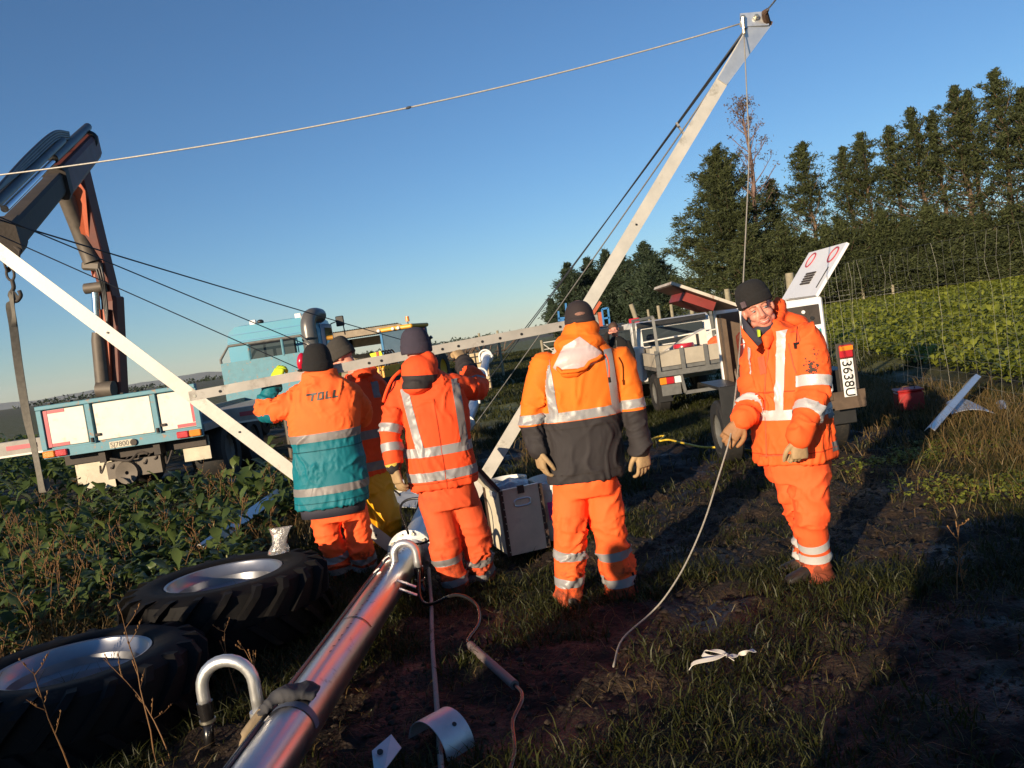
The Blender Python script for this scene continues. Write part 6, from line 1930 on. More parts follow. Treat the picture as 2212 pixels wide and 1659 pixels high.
M_tealj = cloth('teal_jacket_cloth', (0.008, 0.15, 0.19), 0.5)
M_char = cloth('charcoal_jacket_cloth', (0.030, 0.026, 0.027), 0.7, dirt=0.35, dcol=(0.055, 0.042, 0.035))
M_blk = cloth('black_fleece', (0.016, 0.015, 0.015), 0.9)
M_navy = cloth('dark_under_jacket', (0.035, 0.035, 0.05), 0.7)
M_tapeD = mat('sunlit_reflective_tape', (0.50, 0.49, 0.48), 0.4, 0.1, var=0.07, vscale=8, bump=0.2, bscale=200, col2=(0.25, 0.2, 0.17), patch=0.6, pscale=7, pcut=0.66)  # lighter tape copy: direct sun on the smiling man put into the colour
M_tape = mat('reflective_tape', (0.29, 0.285, 0.285), 0.42, 0.1, var=0.07, vscale=8, bump=0.15, bscale=300, col2=(0.32, 0.30, 0.28), patch=0.5, pscale=6, pcut=0.64)
M_tapegrey = mat('dull_grey_tape', (0.19, 0.178, 0.175), 0.45, 0.1, var=0.08, vscale=8, bump=0.15, bscale=300)
M_lining = mat('pale_hood_lining', (0.52, 0.41, 0.40), 0.45, var=0.06, bump=0.2, bscale=30)
M_skin = mat('skin', (0.56, 0.235, 0.165), 0.5, var=0.14, vscale=14, spec=0.4, bump=0.08, bscale=120)
M_hair = mat('brown_hair', (0.075, 0.038, 0.022), 0.7, var=0.4, vscale=60, bump=0.6, bscale=120)
M_beanblack = mat('black_knit', (0.012, 0.011, 0.011), 0.95, var=0.3, vscale=40, bump=0.7, bscale=220)
M_beannavy = mat('navy_knit', (0.042, 0.034, 0.052), 0.95, var=0.15, vscale=40, bump=0.6, bscale=220)
M_beangrey = mat('dark_grey_knit', (0.045, 0.040, 0.034), 0.95, var=0.2, vscale=40, bump=0.6, bscale=220)
M_capcloth = mat('dark_cap_cloth', (0.024, 0.016, 0.017), 0.85, var=0.15, bump=0.3, bscale=200)
M_leather = mat('tan_work_glove', (0.36, 0.24, 0.12), 0.75, var=0.2, vscale=12, bump=0.3, bscale=60, col2=(0.22, 0.15, 0.09), patch=0.5, pscale=7, pcut=0.58, psoft=0.15)
M_leatherbr = mat('brown_work_glove', (0.30, 0.15, 0.065), 0.7, var=0.2, vscale=12, bump=0.3, bscale=60)
M_lime = mat('lime_glove', (0.50, 0.62, 0.02), 0.75, var=0.12, vscale=20, bump=0.3, bscale=200)
M_ylw = mat('yellow_oilskin', (0.72, 0.36, 0.01), 0.5, var=0.1, vscale=4)
M_boot = mat('black_muddy_boot', (0.02, 0.015, 0.012), 0.5, var=0.3, vscale=9, col2=(0.09, 0.06, 0.04), patch=0.6, pscale=6, pcut=0.52, psoft=0.15)
M_redmuff = mat('red_ear_muff', (0.45, 0.008, 0.03), 0.22, var=0.08, coat=0.5)
M_eye = mat('eye_white', (0.45, 0.40, 0.37), 0.2, var=0.02)
M_iris = mat('iris', (0.06, 0.09, 0.10), 0.15, var=0.1)
M_brow = mat('sandy_brow', (0.30, 0.13, 0.07), 0.8, var=0.2)
M_lip = mat('lips', (0.50, 0.14, 0.11), 0.45, var=0.1)
M_teeth = mat('teeth', (0.55, 0.48, 0.40), 0.3, var=0.03)
M_vneck = mat('lime_undershirt', (0.45, 0.60, 0.03), 0.7, var=0.1)

def loft_rings(rings, lat, fwd, n=28, e=2.5, tilt=None):
    """rings: (centre, half width, half depth); returns list of point rings"""
    out = []
    for (c, a, b) in rings:
        ring = []
        for k in range(n):
            t = 2 * math.pi * k / n
            ct, st = math.cos(t), math.sin(t)
            x = math.copysign(abs(ct) ** (2 / e), ct) * a
            y = math.copysign(abs(st) ** (2 / e), st) * b
            ring.append(Vector(c) + lat * x + fwd * y)
        out.append(ring)
    return out

def resample(rings, k=4):
    out = []
    for i in range(len(rings) - 1):
        for j in range(k):
            t = j / k
            out.append((rings[i][0].lerp(rings[i + 1][0], t), rings[i][1] * (1 - t) + rings[i + 1][1] * t, rings[i][2] * (1 - t) + rings[i + 1][2] * t))
    out.append(rings[-1])
    return out

def capsule(mb, pts, rad, n=18, sub=18):
    P = bez(pts, sub) if len(pts) > 2 else [Vector(pts[0]).lerp(Vector(pts[1]), i / 8) for i in range(9)]
    m = len(P) - 1; k = len(pts) - 1
    rr = []
    for i in range(m + 1):
        t = i / m * k; j = min(k - 1, int(t)); f = t - j
        rr.append(rad[j] * (1 - f) + rad[j + 1] * f)
    mb.tube(P, rr, n)
    mb.sph(P[0], rr[0] * 0.98, 14, 9)
    mb.sph(P[-1], rr[-1] * 0.98, 14, 9)
    return P, rr

_g3 = rng.normal(0, 1, (512, 3)); _g3 /= np.linalg.norm(_g3, axis=1)[:, None]
def pnoise(Pp):
    """gradient noise for an (n, 3) array, about -1..1"""
    I = np.floor(Pp).astype(int); f = Pp - I
    u = f * f * f * (f * (f * 6 - 15) + 10)
    out = 0
    for dx in (0, 1):
        for dy in (0, 1):
            for dz in (0, 1):
                h = _perm[(_perm[(_perm[(I[:, 0] + dx) % 512] + I[:, 1] + dy) % 512] + I[:, 2] + dz) % 512]
                g = _g3[h]
                d = (g * (f - np.array([dx, dy, dz]))).sum(1)
                w = (u[:, 0] if dx else 1 - u[:, 0]) * (u[:, 1] if dy else 1 - u[:, 1]) * (u[:, 2] if dz else 1 - u[:, 2])
                out = out + d * w
    return out * 1.6

def verts_np(me):
    a = np.empty(len(me.vertices) * 3, dtype=np.float64); me.vertices.foreach_get('co', a)
    return a.reshape(-1, 3)

def wrinkle(me, zones, seed):
    """zones: fn((n,3)) -> (amp, axis (n,3), stretch): creases run across the axis where stretch < 1"""
    c = verts_np(me)
    nrm = np.empty(len(c) * 3); me.vertices.foreach_get('normal', nrm); nrm = nrm.reshape(-1, 3)
    off = np.array([seed * 3.13, seed * 1.71, seed * 0.93])
    amp, axv, st = zones(c)
    axv = np.broadcast_to(np.asarray(axv, dtype=float), c.shape); amp = np.broadcast_to(amp, len(c)); st = np.broadcast_to(st, len(c))
    al = (c * axv).sum(1)
    w = np.stack([pnoise(c * 4.2 + off), pnoise(c * 4.2 + off + 5.7), pnoise(c * 4.2 - off)], 1) * 0.16
    q = (c - axv * al[:, None]) * st[:, None] + axv * al[:, None]
    s1 = 1 - 2.2 * np.abs(pnoise((q + w) * 5.2 + off))
    s2 = 1 - 2.2 * np.abs(pnoise((q + w * 1.2) * 11.5 - off))
    s3 = pnoise(c * 3.2 + off)
    m1 = np.clip(0.45 + 1.3 * pnoise(c * 3.6 - off * 2), 0, 1.3)
    m2 = np.clip(0.25 + 1.6 * pnoise(c * 5.0 + off * 2), 0, 1.3)
    d = amp * (np.clip(s1, 0, 1) ** 2.4 * 2.1 * m1 + 1.0 * np.clip(s2, 0, 1) ** 2.2 * m2 - 0.35 + 0.3 * s3)
    me.vertices.foreach_set('co', (c + nrm * d[:, None]).ravel())
    me.update()

def seg_ratio_np(c, P, rr):
    best = np.full(len(c), 9.0); ax = np.zeros_like(c); tt = np.zeros(len(c))
    for i in range(0, len(P) - 1, 2):
        a, b = np.array(P[i]), np.array(P[min(i + 2, len(P) - 1)])
        d = b - a
        t = np.clip(((c - a) @ d) / max(1e-9, d @ d), 0, 1)
        v = np.linalg.norm(c - a - t[:, None] * d, axis=1) / rr[i]
        k = v < best
        best[k] = v[k]; ax[k] = d / max(1e-9, np.linalg.norm(d)); tt[k] = i / len(P)
    return best, ax, tt

def finish(me, name, mats, parent, smooth=True):
    off = ORG[parent.name]
    while len(me.materials):
        me.materials.pop(index=0)
    for m in (mats if isinstance(mats, (list, tuple)) else [mats]):
        me.materials.append(m)
    o = bpy.data.objects.new(name, me)
    me.transform(Matrix.Translation(-off))
    if '_mi' in me.attributes:
        k = np.empty(len(me.polygons), dtype=np.int32); me.attributes['_mi'].data.foreach_get('value', k)
        me.polygons.foreach_set('material_index', k)
    if smooth:
        me.polygons.foreach_set('use_smooth', [True] * len(me.polygons))
    link(o, parent)
    return o

def split_colors(me, planes, fn):
    """cut the (world space) mesh along planes, then material index by fn(face centre)"""
    bm = bmesh.new(); bm.from_mesh(me)
    for co_, no_ in planes:
        bmesh.ops.bisect_plane(bm, geom=bm.verts[:] + bm.edges[:] + bm.faces[:], plane_co=co_, plane_no=no_, dist=1e-5)
    mi = fn(np.array([f.calc_center_median()[:] for f in bm.faces]))
    mi = [int(k) for k in mi]
    bm.to_mesh(me); bm.free()
    at = me.attributes.new('_mi', 'INT', 'FACE')
    at.data.foreach_set('value', mi)

def strip(me, planes, keep, m, name, parent, lift=0.004):
    """sewn-on strip: the part of the garment between plane pairs, lifted off the cloth"""
    bm = bmesh.new(); bm.from_mesh(me)
    bmesh.ops.delete(bm, geom=[f for f in bm.faces if not keep(f.calc_center_median())], context='FACES')
    for co_, no_ in planes:
        if not bm.faces: break
        bmesh.ops.bisect_plane(bm, geom=bm.verts[:] + bm.edges[:] + bm.faces[:], plane_co=co_, plane_no=no_, dist=1e-5, clear_outer=True)
    if not bm.faces:
        bm.free(); return None
    bm.normal_update()
    for v in bm.verts:
        v.co += v.normal * lift
    m2 = bpy.data.meshes.new(name)
    for f in bm.faces:
        f.smooth = True; f.material_index = 0
    bm.to_mesh(m2); bm.free()
    if '_mi' in m2.attributes: m2.attributes.remove(m2.attributes['_mi'])
    return finish(m2, name, m, parent)

def slab(c, n, w):
    n = Vector(n).normalized(); c = Vector(c)
    return [(c + n * w / 2, n), (c - n * w / 2, -n)]

def seg_ratio(p, P, rr):
    best = 9
    for i in range(0, len(P) - 1, 2):
        a, b = P[i], P[min(i + 2, len(P) - 1)]
        d = b - a
        t = max(0, min(1, (p - a).dot(d) / max(1e-9, d.length_squared)))
        best = min(best, (p - a - d * t).length / rr[i])
    return best

def glove(parent, name, w, d, pn, thumb, curl=0.5, m=None, cuffm=None, scale=1.0, spread=0.12, label=None, cufflen=0.06, thumbcurl=0.3):
    """hand: wrist w, direction d, back-of-hand normal pn, thumb = +1/-1 side"""
    d = Vector(d).normalized(); pn = Vector(pn); pn = (pn - d * pn.dot(d)).normalized()
    s = d.cross(pn).normalized() * thumb            # towards the thumb
    S = scale
    mb = MB()
    pr = []
    for (t, hw, hd) in ((-0.02, .032, .024), (0.01, .034, .024), (0.045, .043, .022), (0.085, .046, .020), (0.10, .043, .017)):
        pr.append((w + d * t * S, hw * S, hd * S))
    mb.rings(loft_rings(pr, s, pn, 18, 2.6))
    for i, (o, L_) in enumerate(((0.033, .078), (0.011, .086), (-0.011, .080), (-0.032, .064))):
        a = w + (d * (0.092 if i < 3 else .086) + s * o) * S
        dirf = (d + s * o * spread * 20).normalized()
        pts = [a]
        ang = 0
        for j in range(3):
            ang += curl * (0.75 + 0.5 * j * 0.5) * (1 + 0.12 * i)
            dd = dirf * math.cos(ang) - pn * math.sin(ang)
            pts.append(pts[-1] + dd * L_ * (0.42, 0.32, 0.26)[j] * S)
        capsule(mb, [a - dirf * 0.02 * S] + pts[1:], [0.0112 * S, .0108 * S, .0100 * S, .0092 * S], 10, 9)
    a = w + (d * 0.022 + s * 0.030) * S
    t1 = a + (d * 0.030 + s * 0.028 - pn * .012) * S
    t2 = t1 + (d * (0.034) + s * (.012 - .02 * thumbcurl) - pn * (.012 + .02 * thumbcurl)) * S
    t3 = t2 + (d * 0.022 + s * (0.0 - .012 * thumbcurl) - pn * .012) * S
    capsule(mb, [a, t1, t2, t3], [.017 * S, .0135 * S, .012 * S, .0105 * S], 10, 9)
    me = remeshed(mb, 0.0052, 2)
    o = finish(me, name, m or M_leather, parent)
    if label: o['label'] = label
    if cuffm is not None:
        cb = MB(); cb.tube([w - d * cufflen * S, w - d * cufflen * 0.4 * S, w + d * 0.012 * S], [0.050 * S, 0.046 * S, 0.040 * S], 16)
        cb.build('cuff', cuffm, o, smooth=40)
    return o

def boot(parent, ankle, d, ground, m=None, L_=0.30):
    d = Vector((d[0], d[1], 0)).normalized(); s = Vector((d.y, -d.x, 0))
    a = Vector(ankle); g = Vector((a.x, a.y, ground))
    mb = MB()
    rr = []
    for (t, hw, h) in ((-0.085, .022, .05), (-0.07, .036, .085), (-0.02, .041, .105), (0.05, .043, .10), (0.11, .047, .075), (0.16, .046, .062), (0.20, .036, .05), (0.215, .018, .03)):
        c = g + d * t
        rr.append([c + s * hw * math.cos(q) * (1 if math.sin(q) > 0 else 1.06) + Vector((0, 0, (h * 0.5) + math.copysign(abs(math.sin(q)) ** 0.6, math.sin(q)) * h * 0.5)) for q in (2 * math.pi * k / 16 for k in range(16))])
    mb.rings(rr)
    mb.tube([g + Vector((0, 0, .05)), g + Vector((0, 0, .12)), a + Vector((0, 0, .06))], [.052, .056, .06], 14)
    return finish(remeshed(mb, 0.009, 1), 'boot', m or M_boot, parent)

def head_shapes(mb, M, face=True):
    def p(x, y, z): return M @ Vector((x, y, z))
    X, Y_, Z_ = M.to_3x3() @ Vector((1, 0, 0)), M.to_3x3() @ Vector((0, 1, 0)), M.to_3x3() @ Vector((0, 0, 1))
    def e(c, r, n=16, m=11): mb.ell(p(*c), X * r[0], Y_ * r[1], Z_ * r[2], n, m)
    e((0, -.012, .03), (.078, .098, .105), 20, 14)
    e((0, .028, -.045), (.063, .070, .078), 20, 14)
    e((0, .050, -.092), (.042, .036, .030))
    for s in (-1, 1):
        e((s * .083, -.008, -.008), (.011, .022, .032))
        e((s * .036, .062, -.035), (.032, .030, .028))
        e((s * .050, .030, -.070), (.022, .035, .025))
    if face:
        e((0, .082, .024), (.056, .016, .013))
        mb.tube([p(0, .090, .015), p(0, .104, -.012), p(0, .118, -.040), p(0, .106, -.052)], [.010, .0115, .0165, .012], 10)
        for s in (-1, 1):
            e((s * .015, .103, -.046), (.0105, .012, .009), 10, 7)
            e((s * .034, .083, .009), (.019, .011, .0065), 10, 7)
            e((s * .034, .082, -.014), (.017, .011, .005), 10, 7)
            mb.tube([p(s * .021, .099, -.050), p(s * .032, .092, -.062), p(s * .036, .084, -.072)], [.0045, .0045, .003], 7)
        e((0, .094, -.068), (.026, .011, .007), 12, 8)
        e((0, .092, -.084), (.023, .011, .0075), 12, 8)
    capsule(mb, [p(0, -.022, -.05), p(0, -.030, -.12), p(0, -.045, -.20)], [.058, .056, .062], 14, 8)

def face_bits(parent, M):
    def p(x, y, z): return M @ Vector((x, y, z))
    X, Y_, Z_ = M.to_3x3() @ Vector((1, 0, 0)), M.to_3x3() @ Vector((0, 1, 0)), M.to_3x3() @ Vector((0, 0, 1))
    for s in (-1, 1):
        MB().ell(p(s * .033, .0835, -.002), X * .0125, Y_ * .0095, Z_ * .0045, 14, 9).build('eye', M_eye, parent, smooth=True)
        MB().ell(p(s * .033 - .002, .0925, -.002), X * .0050, Y_ * .0022, Z_ * .0044, 12, 7).build('iris', M_iris, parent, smooth=True)
        MB().tube([p(s * .014, .098, .021), p(s * .034, .097, .027), p(s * .054, .084, .021)], [.0035, .0042, .0025], 7).build('eyebrow', M_brow, parent, smooth=True)
    # smiling mouth
    pts = [p(x, .1035 - abs(x) * .30, -.0755 + 7.5 * x * x) for x in (-.028, -.018, -.008, 0, .008, .018, .028)]
    MB().tube(pts, [.0008, .0018, .0026, .0029, .0026, .0018, .0008], 8).build('teeth', M_teeth, parent, smooth=True)
    up = [q + Z_ * .0055 - Y_ * .001 for q in pts]; lo = [q - Z_ * .0060 - Y_ * .001 for q in pts]
    MB().tube(up, [.001, .003, .0038, .0034, .0038, .003, .001], 8).build('lip', M_lip, parent, smooth=True)
    MB().tube(lo, [.001, .0035, .0048, .0052, .0048, .0035, .001], 8).build('lip', M_lip, parent, smooth=True)

def beanie(parent, M, m, zlo=0.005, top=0.155, rx=0.092, ry=0.112, name='beanie', cuff=0.05, slouch=(0, 0), ribs=46, rib=0.0012, back=0.03):
    """knitted hat in head space; lower edge dips at the back"""
    def p(x, y, z): return M @ Vector((x, y, z))
    n = 92
    rr = []
    prof = [(1.02, 0.0), (1.05, .01), (1.05, cuff - .008), (1.03, cuff), (0.995, cuff + .004)]
    H = top - zlo
    for k in range(1, 13):
        t = k / 12
        z = cuff + (H - cuff) * math.sin(t * math.pi / 2)
        prof.append((max(0.02, math.cos(t * math.pi / 2) ** 0.62) * 0.995, z))
    for (s, z) in prof:
        ring = []
        for k in range(n):
            a = 2 * math.pi * k / n
            r_ = s + (rib / 0.1) * math.cos(ribs * a) * (0.6 if s > 0.5 else 0)
            f = z / H
            dip = -back * (0.5 - 0.5 * math.sin(a)) * (1 - f)
            wob = 0.006 * math.sin(2 * a + z * 40) * s
            ring.append(p(math.cos(a) * rx * r_ + slouch[0] * f * f, -0.012 + math.sin(a) * ry * r_ + slouch[1] * f * f, zlo + z + dip + wob * 0.5))
        rr.append(ring)
    mb = MB(); mb.rings(rr)
    return mb.build(name, m, parent, smooth=True)

def head_matrix(c, face, up):
    Y_ = Vector(face).normalized(); Z_ = Vector(up); Z_ = (Z_ - Y_ * Z_.dot(Y_)).normalized(); X = Y_.cross(Z_)
    M = Matrix((X, Y_, Z_)).transposed().to_4x4()
    M.translation = Vector(c)
    return M

class Person:
    def __init__(s, label, base, lat, fwd):
        s.root = thing('person', label, 'person', base)
        s.lat = Vector(lat).normalized(); s.fwd = Vector(fwd).normalized()
        s.inner = MB()
    def jacket(s, rings, arms, voxel=0.011, amp=0.010, seed=1, extra=None, e=2.5, smooth=3, armamp=1.35):
        """rings top to hem; arms: list of (points, radii)"""
        mb = MB()
        R2 = resample(rings, 3)
        s.rings = R2
        s.armP = []
        mb.rings(loft_rings(R2, s.lat, s.fwd, 30, e))
        for pts, rad in arms:
            s.armP.append(capsule(mb, pts, rad, 18, 20))
        if extra: extra(mb)
        me = remeshed(mb, voxel, smooth)
        s.spine = (R2[-1][0] - R2[0][0]).normalized()
        def zones(c):
            bt = np.full(len(c), 9.0)
            L_, Fw, Sp = np.array(s.lat), np.array(s.fwd), np.array(s.spine)
            for (rc, a, b) in s.rings:
                q = c - np.array(rc)
                v = np.sqrt((q @ L_ / a) ** 2 + (q @ Fw / b) ** 2)
                v[np.abs(q @ Sp) > 0.05] = 9
                bt = np.minimum(bt, v)
            ax = np.repeat(Sp[None], len(c), 0); am = np.full(len(c), amp * 0.8); stt = np.full(len(c), 1.9)
            for P, rr in s.armP:
                v, a2, tt = seg_ratio_np(c, P, rr)
                k = v < bt * .97
                bt[k] = v[k]; ax[k] = a2[k]; am[k] = amp * armamp; stt[k] = 0.5
            return am, ax, stt
        wrinkle(me, zones, seed)
        s.inner.rings(loft_rings([(c, a * 0.72, b * 0.72) for c, a, b in R2], s.lat, s.fwd, 16, 2.2))
        for P, rr in s.armP:
            capsule(s.inner, [P[0], P[len(P) // 2], P[-1]], [rr[0] * .6, rr[len(rr) // 2] * .6, rr[-1] * .55], 12, 10)
        s.jme = me
        return me
    def which_np(s, c):
        bt = np.full(len(c), 9.0); kk = np.zeros(len(c), dtype=int)
        L_, Fw, Sp = np.array(s.lat), np.array(s.fwd), np.array(s.spine)
        for (rc, a, b) in s.rings:
            q = c - np.array(rc)
            v = np.sqrt((q @ L_ / a) ** 2 + (q @ Fw / b) ** 2)
            v[np.abs(q @ Sp) > 0.05] = 9
            bt = np.minimum(bt, v)
        for i, (P, rr) in enumerate(s.armP):
            v, a2, tt = seg_ratio_np(c, P, rr)
            k = v < bt * .97
            bt[k] = v[k]; kk[k] = i + 1
        return kk
    def which(s, c):
        """0 torso, 1.. arm index"""
        bt = 9
        for (rc, a, b) in s.rings:
            q = c - rc
            h = abs(q.dot(s.spine))
            if h > 0.05: continue
            v = math.sqrt((q.dot(s.lat) / a) ** 2 + (q.dot(s.fwd) / b) ** 2)
            bt = min(bt, v)
        best, k = bt, 0
        for i, (P, rr) in enumerate(s.armP):
            v = seg_ratio(c, P, rr)
            if v < best * 0.97:
                best, k = v, i + 1
        return k, best
    def trousers(s, pelvis, legs, m, voxel=0.011, amp=0.014, seed=2, name='trousers', smooth=2, mats=None, cut=None):
        mb = MB()
        mb.rings(loft_rings(resample(pelvis, 3), s.lat, s.fwd, 26, 2.3))
        s.legP = [capsule(mb, pts, rad, 18, 20) for pts, rad in legs]
        me = remeshed(mb, voxel, smooth)
        def zones(c):
            bt = np.full(len(c), 9.0); ax = np.zeros_like(c); tb = np.zeros(len(c))
            for P, rr in s.legP:
                v, a2, tt = seg_ratio_np(c, P, rr)
                k = v < bt
                bt[k] = v[k]; ax[k] = a2[k]; tb[k] = tt[k]
            return amp * (0.55 + 0.9 * tb), ax, 0.62
        wrinkle(me, zones, seed)
        for P, rr in s.legP:
            capsule(s.inner, [P[0], P[len(P) // 2], P[-1]], [rr[0] * .65, rr[len(rr) // 2] * .6, rr[-1] * .6], 12, 10)
        s.inner.rings(loft_rings([(c, a * .75, b * .75) for c, a, b in pelvis], s.lat, s.fwd, 14, 2.2))
        s.tme = me
        if cut:
            split_colors(me, cut[0], cut[1])
        o = finish(me.copy(), name, mats or m, s.root)
        return o
    def leg_tape(s, li, t, w, m=None, parent=None):
        P, rr = s.legP[li]
        i = int(t * (len(P) - 1)); c = P[i]; d = (P[min(i + 1, len(P) - 1)] - P[max(0, i - 1)]).normalized()
        o = [q for k, q in enumerate(s.legP) if k != li]
        def keep(p):
            if abs((p - c).dot(d)) > w * 1.5 + .03 or (p - c).length > rr[i] * 1.9: return False
            return all(seg_ratio(p, *q) * 1.0 > seg_ratio(p, P, rr) for q in o)
        return strip(s.tme, slab(c, d, w), keep, m or M_tape, 'reflective_tape', parent or s.root)
    def arm_tape(s, ai, t, w, parent, m=None):
        P, rr = s.armP[ai]
        i = int(t * (len(P) - 1)); c = P[i]; d = (P[min(i + 1, len(P) - 1)] - P[max(0, i - 1)]).normalized()
        def keep(p):
            return abs((p - c).dot(d)) < w * 1.5 + .03 and (p - c).length < rr[i] * 2.0 and s.which(p)[0] == ai + 1
        return strip(s.jme, slab(c, d, w), keep, m or M_tape, 'reflective_tape', parent)
    def belt(s, c, w, parent, m=None, n=None):
        return strip(s.jme, slab(c, n or Vector((0, 0, 1)), w), lambda p: abs(p.z - c.z) < w + .03 and s.which(p)[0] == 0, m or M_tape, 'reflective_tape', parent)
    def brace(s, x, w, z0, z1, side, parent, m=None, slope=0.0, ax=None):
        """vertical strip at lateral offset x from the spine; side +1 front, -1 back"""
        c0 = s.rings[len(s.rings) // 2][0]
        lat = ax or s.lat
        nn = (lat + s.spine * slope).normalized()
        def keep(p):
            return z0 - .04 < p.z < z1 + .04 and abs((p - c0 - lat * x).dot(nn)) < w + .03 and (p - s.mid(p.z)).dot(s.fwd) * side > -0.03 and s.which(p)[0] == 0
        return strip(s.jme, slab(c0 + lat * x, nn, w) + [(Vector((0, 0, z1)), Vector((0, 0, 1))), (Vector((0, 0, z0)), Vector((0, 0, -1)))], keep, m or M_tape, 'reflective_tape', parent, 0.0045)
    def mid(s, z):
        return min(s.rings, key=lambda r: abs(r[0].z - z))[0]
    def body(s, M, face=False, voxel=0.009):
        head_shapes(s.inner, M, face)
        me = remeshed(s.inner, voxel, 1)
        return finish(me, 'body', M_skin, s.root)

def DP(list_, y):
    """[(u, v, a, b[, dy])] -> rings"""
    return [(D(q[0], q[1], y + (q[4] if len(q) > 4 else 0)), q[2], q[3]) for q in list_]

# ---------------------------------------------------------------- man in teal and orange jacket with lettering
YA = 6.42
A = Person('man in orange and teal jacket holding up the bar, black hat', D(745, 1255, YA), (1, 0.02, 0), (-0.02, 1, 0))
ringsA = DP([(689, 797, .115, .10, .02), (692, 812, .130, .12), (695, 826, .19, .135), (697, 845, .255, .155), (699, 875, .285, .175), (701, 905, .282, .185), (704, 940, .268, .185), (706, 955, .262, .18), (711, 1000, .280, .19), (715, 1050, .288, .20), (719, 1088, .290, .20)], YA)
armsA = [([D(652, 858, YA), D(612, 880, YA - .04), D(576, 888, YA - .02), D(578, 860, YA + .04), D(592, 832, YA + .05)], [.105, .095, .085, .072, .062]),
         ([D(752, 850, YA + .02), D(776, 880, YA + .14), D(780, 905, YA + .24), D(755, 870, YA + .30), D(722, 838, YA + .32)], [.105, .10, .085, .07, .06])]
meA = A.jacket(ringsA, armsA, 0.011, 0.011, 1)
zA = D(700, 942, YA - .18).z
vv = verts_np(meA); nn_ = np.empty(len(vv) * 3); meA.vertices.foreach_get('normal', nn_); nn_ = nn_.reshape(-1, 3)
gath = np.exp(-((vv[:, 2] - zA + .075) / .045) ** 2) * (A.which_np(vv) == 0)
vv += nn_ * (gath * .007 * pnoise(vv * np.array([38, 38, 9])))[:, None]
meA.vertices.foreach_set('co', vv.ravel()); meA.update()
P0_, rr0 = A.armP[0]
def colA(c):
    k = A.which_np(c)
    v, a2, tt = seg_ratio_np(c, P0_, rr0)
    q = D(590, 893, YA)
    m = (k == 0) & (c[:, 2] < zA)
    m |= (k == 1) & ((tt > .48) | ((c[:, 2] < q.z) & (c[:, 0] < q.x)))
    return m
split_colors(meA, [(Vector((0, 0, zA)), Vector((0, 0, 1)))], colA)
jA = finish(meA.copy(), 'jacket', [M_orA, M_tealj], A.root)
A.belt(Vector((0, 6, zA - .005)), 0.062, jA, M_tapegrey)
A.belt(Vector((0, 6, D(717, 1057, YA - .18).z)), 0.060, jA, M_tapegrey)
hmA = MB(); hmA.rings(loft_rings(DP([(718, 1080, .255, .175), (722, 1108, .25, .17)], YA), A.lat, A.fwd, 28, 2.4)); hmA.build('under_jacket', M_navy, A.root, smooth=True)
# collar
cl = MB()
cr_ = []
for (v, a, b, th) in ((826, .150, .125, 0), (803, .135, .12, 0), (800, .128, .113, 0), (803, .118, .10, 0), (822, .12, .10, 0)):
    cr_.append((D(690 if v < 810 else 692, v, YA), a, b))
cl.rings(loft_rings(cr_, A.lat, A.fwd, 28, 2.2), cap=False); cl.build('collar', M_orA, jA, smooth=True)
A.trousers(DP([(722, 1060, .20, .155), (727, 1095, .205, .16), (731, 1122, .19, .15)], YA),
           [([D(700, 1110, YA), D(712, 1165, YA - .03), D(727, 1200, YA), D(738, 1240, YA + .02)], [.110, .100, .098, .088]),
            ([D(765, 1100, YA + .02), D(775, 1155, YA), D(783, 1195, YA + .04), D(792, 1232, YA + .08)], [.110, .100, .098, .090])], M_trA, seed=3, amp=.019)
for li, ts in ((0, (0.72, 0.93)), (1, (0.76, 0.93))):
    for t in ts: A.leg_tape(li, t, 0.055)
for an, dd in ((D(738, 1240, YA + .02), (-.1, 1)), (D(793, 1230, YA + .08), (.15, 1))):
    boot(A.root, an, dd, gz(an.x, an.y) + .0)
MA = head_matrix(D(686, 780, YA), (0.0, 1, -0.12), (0.05, 0.1, 1))
A.body(MA)
beanie(A.root, MA, M_beanblack, zlo=-.045, top=.135, rx=.112, ry=.118, cuff=.05, back=0.045)
em = MB(); em.ell(D(651, 781, YA), (.036, 0, 0), (0, .045, 0), (0.01, 0, .068), 18, 12); em = em.build('ear_muff', M_redmuff, A.root, smooth=True)
em2 = MB(); em2.ell(D(650, 800, YA - .01), (.028, 0, 0), (0, .03, 0), (0, 0, .012), 14, 8); em2.build('muff_cushion', M_blk, em, smooth=True)
glove(A.root, 'glove', D(596, 826, YA + .04), (0.28, 0.25, 0.75), (-.35, -0.75, 0.3), -1, 0.75, M_lime, None, 1.12)
glove(A.root, 'glove', D(716, 832, YA + .30), (0.0, 0.35, 0.9), (0, -.9, .3), 1, 0.8, M_lime, None, 1.1)
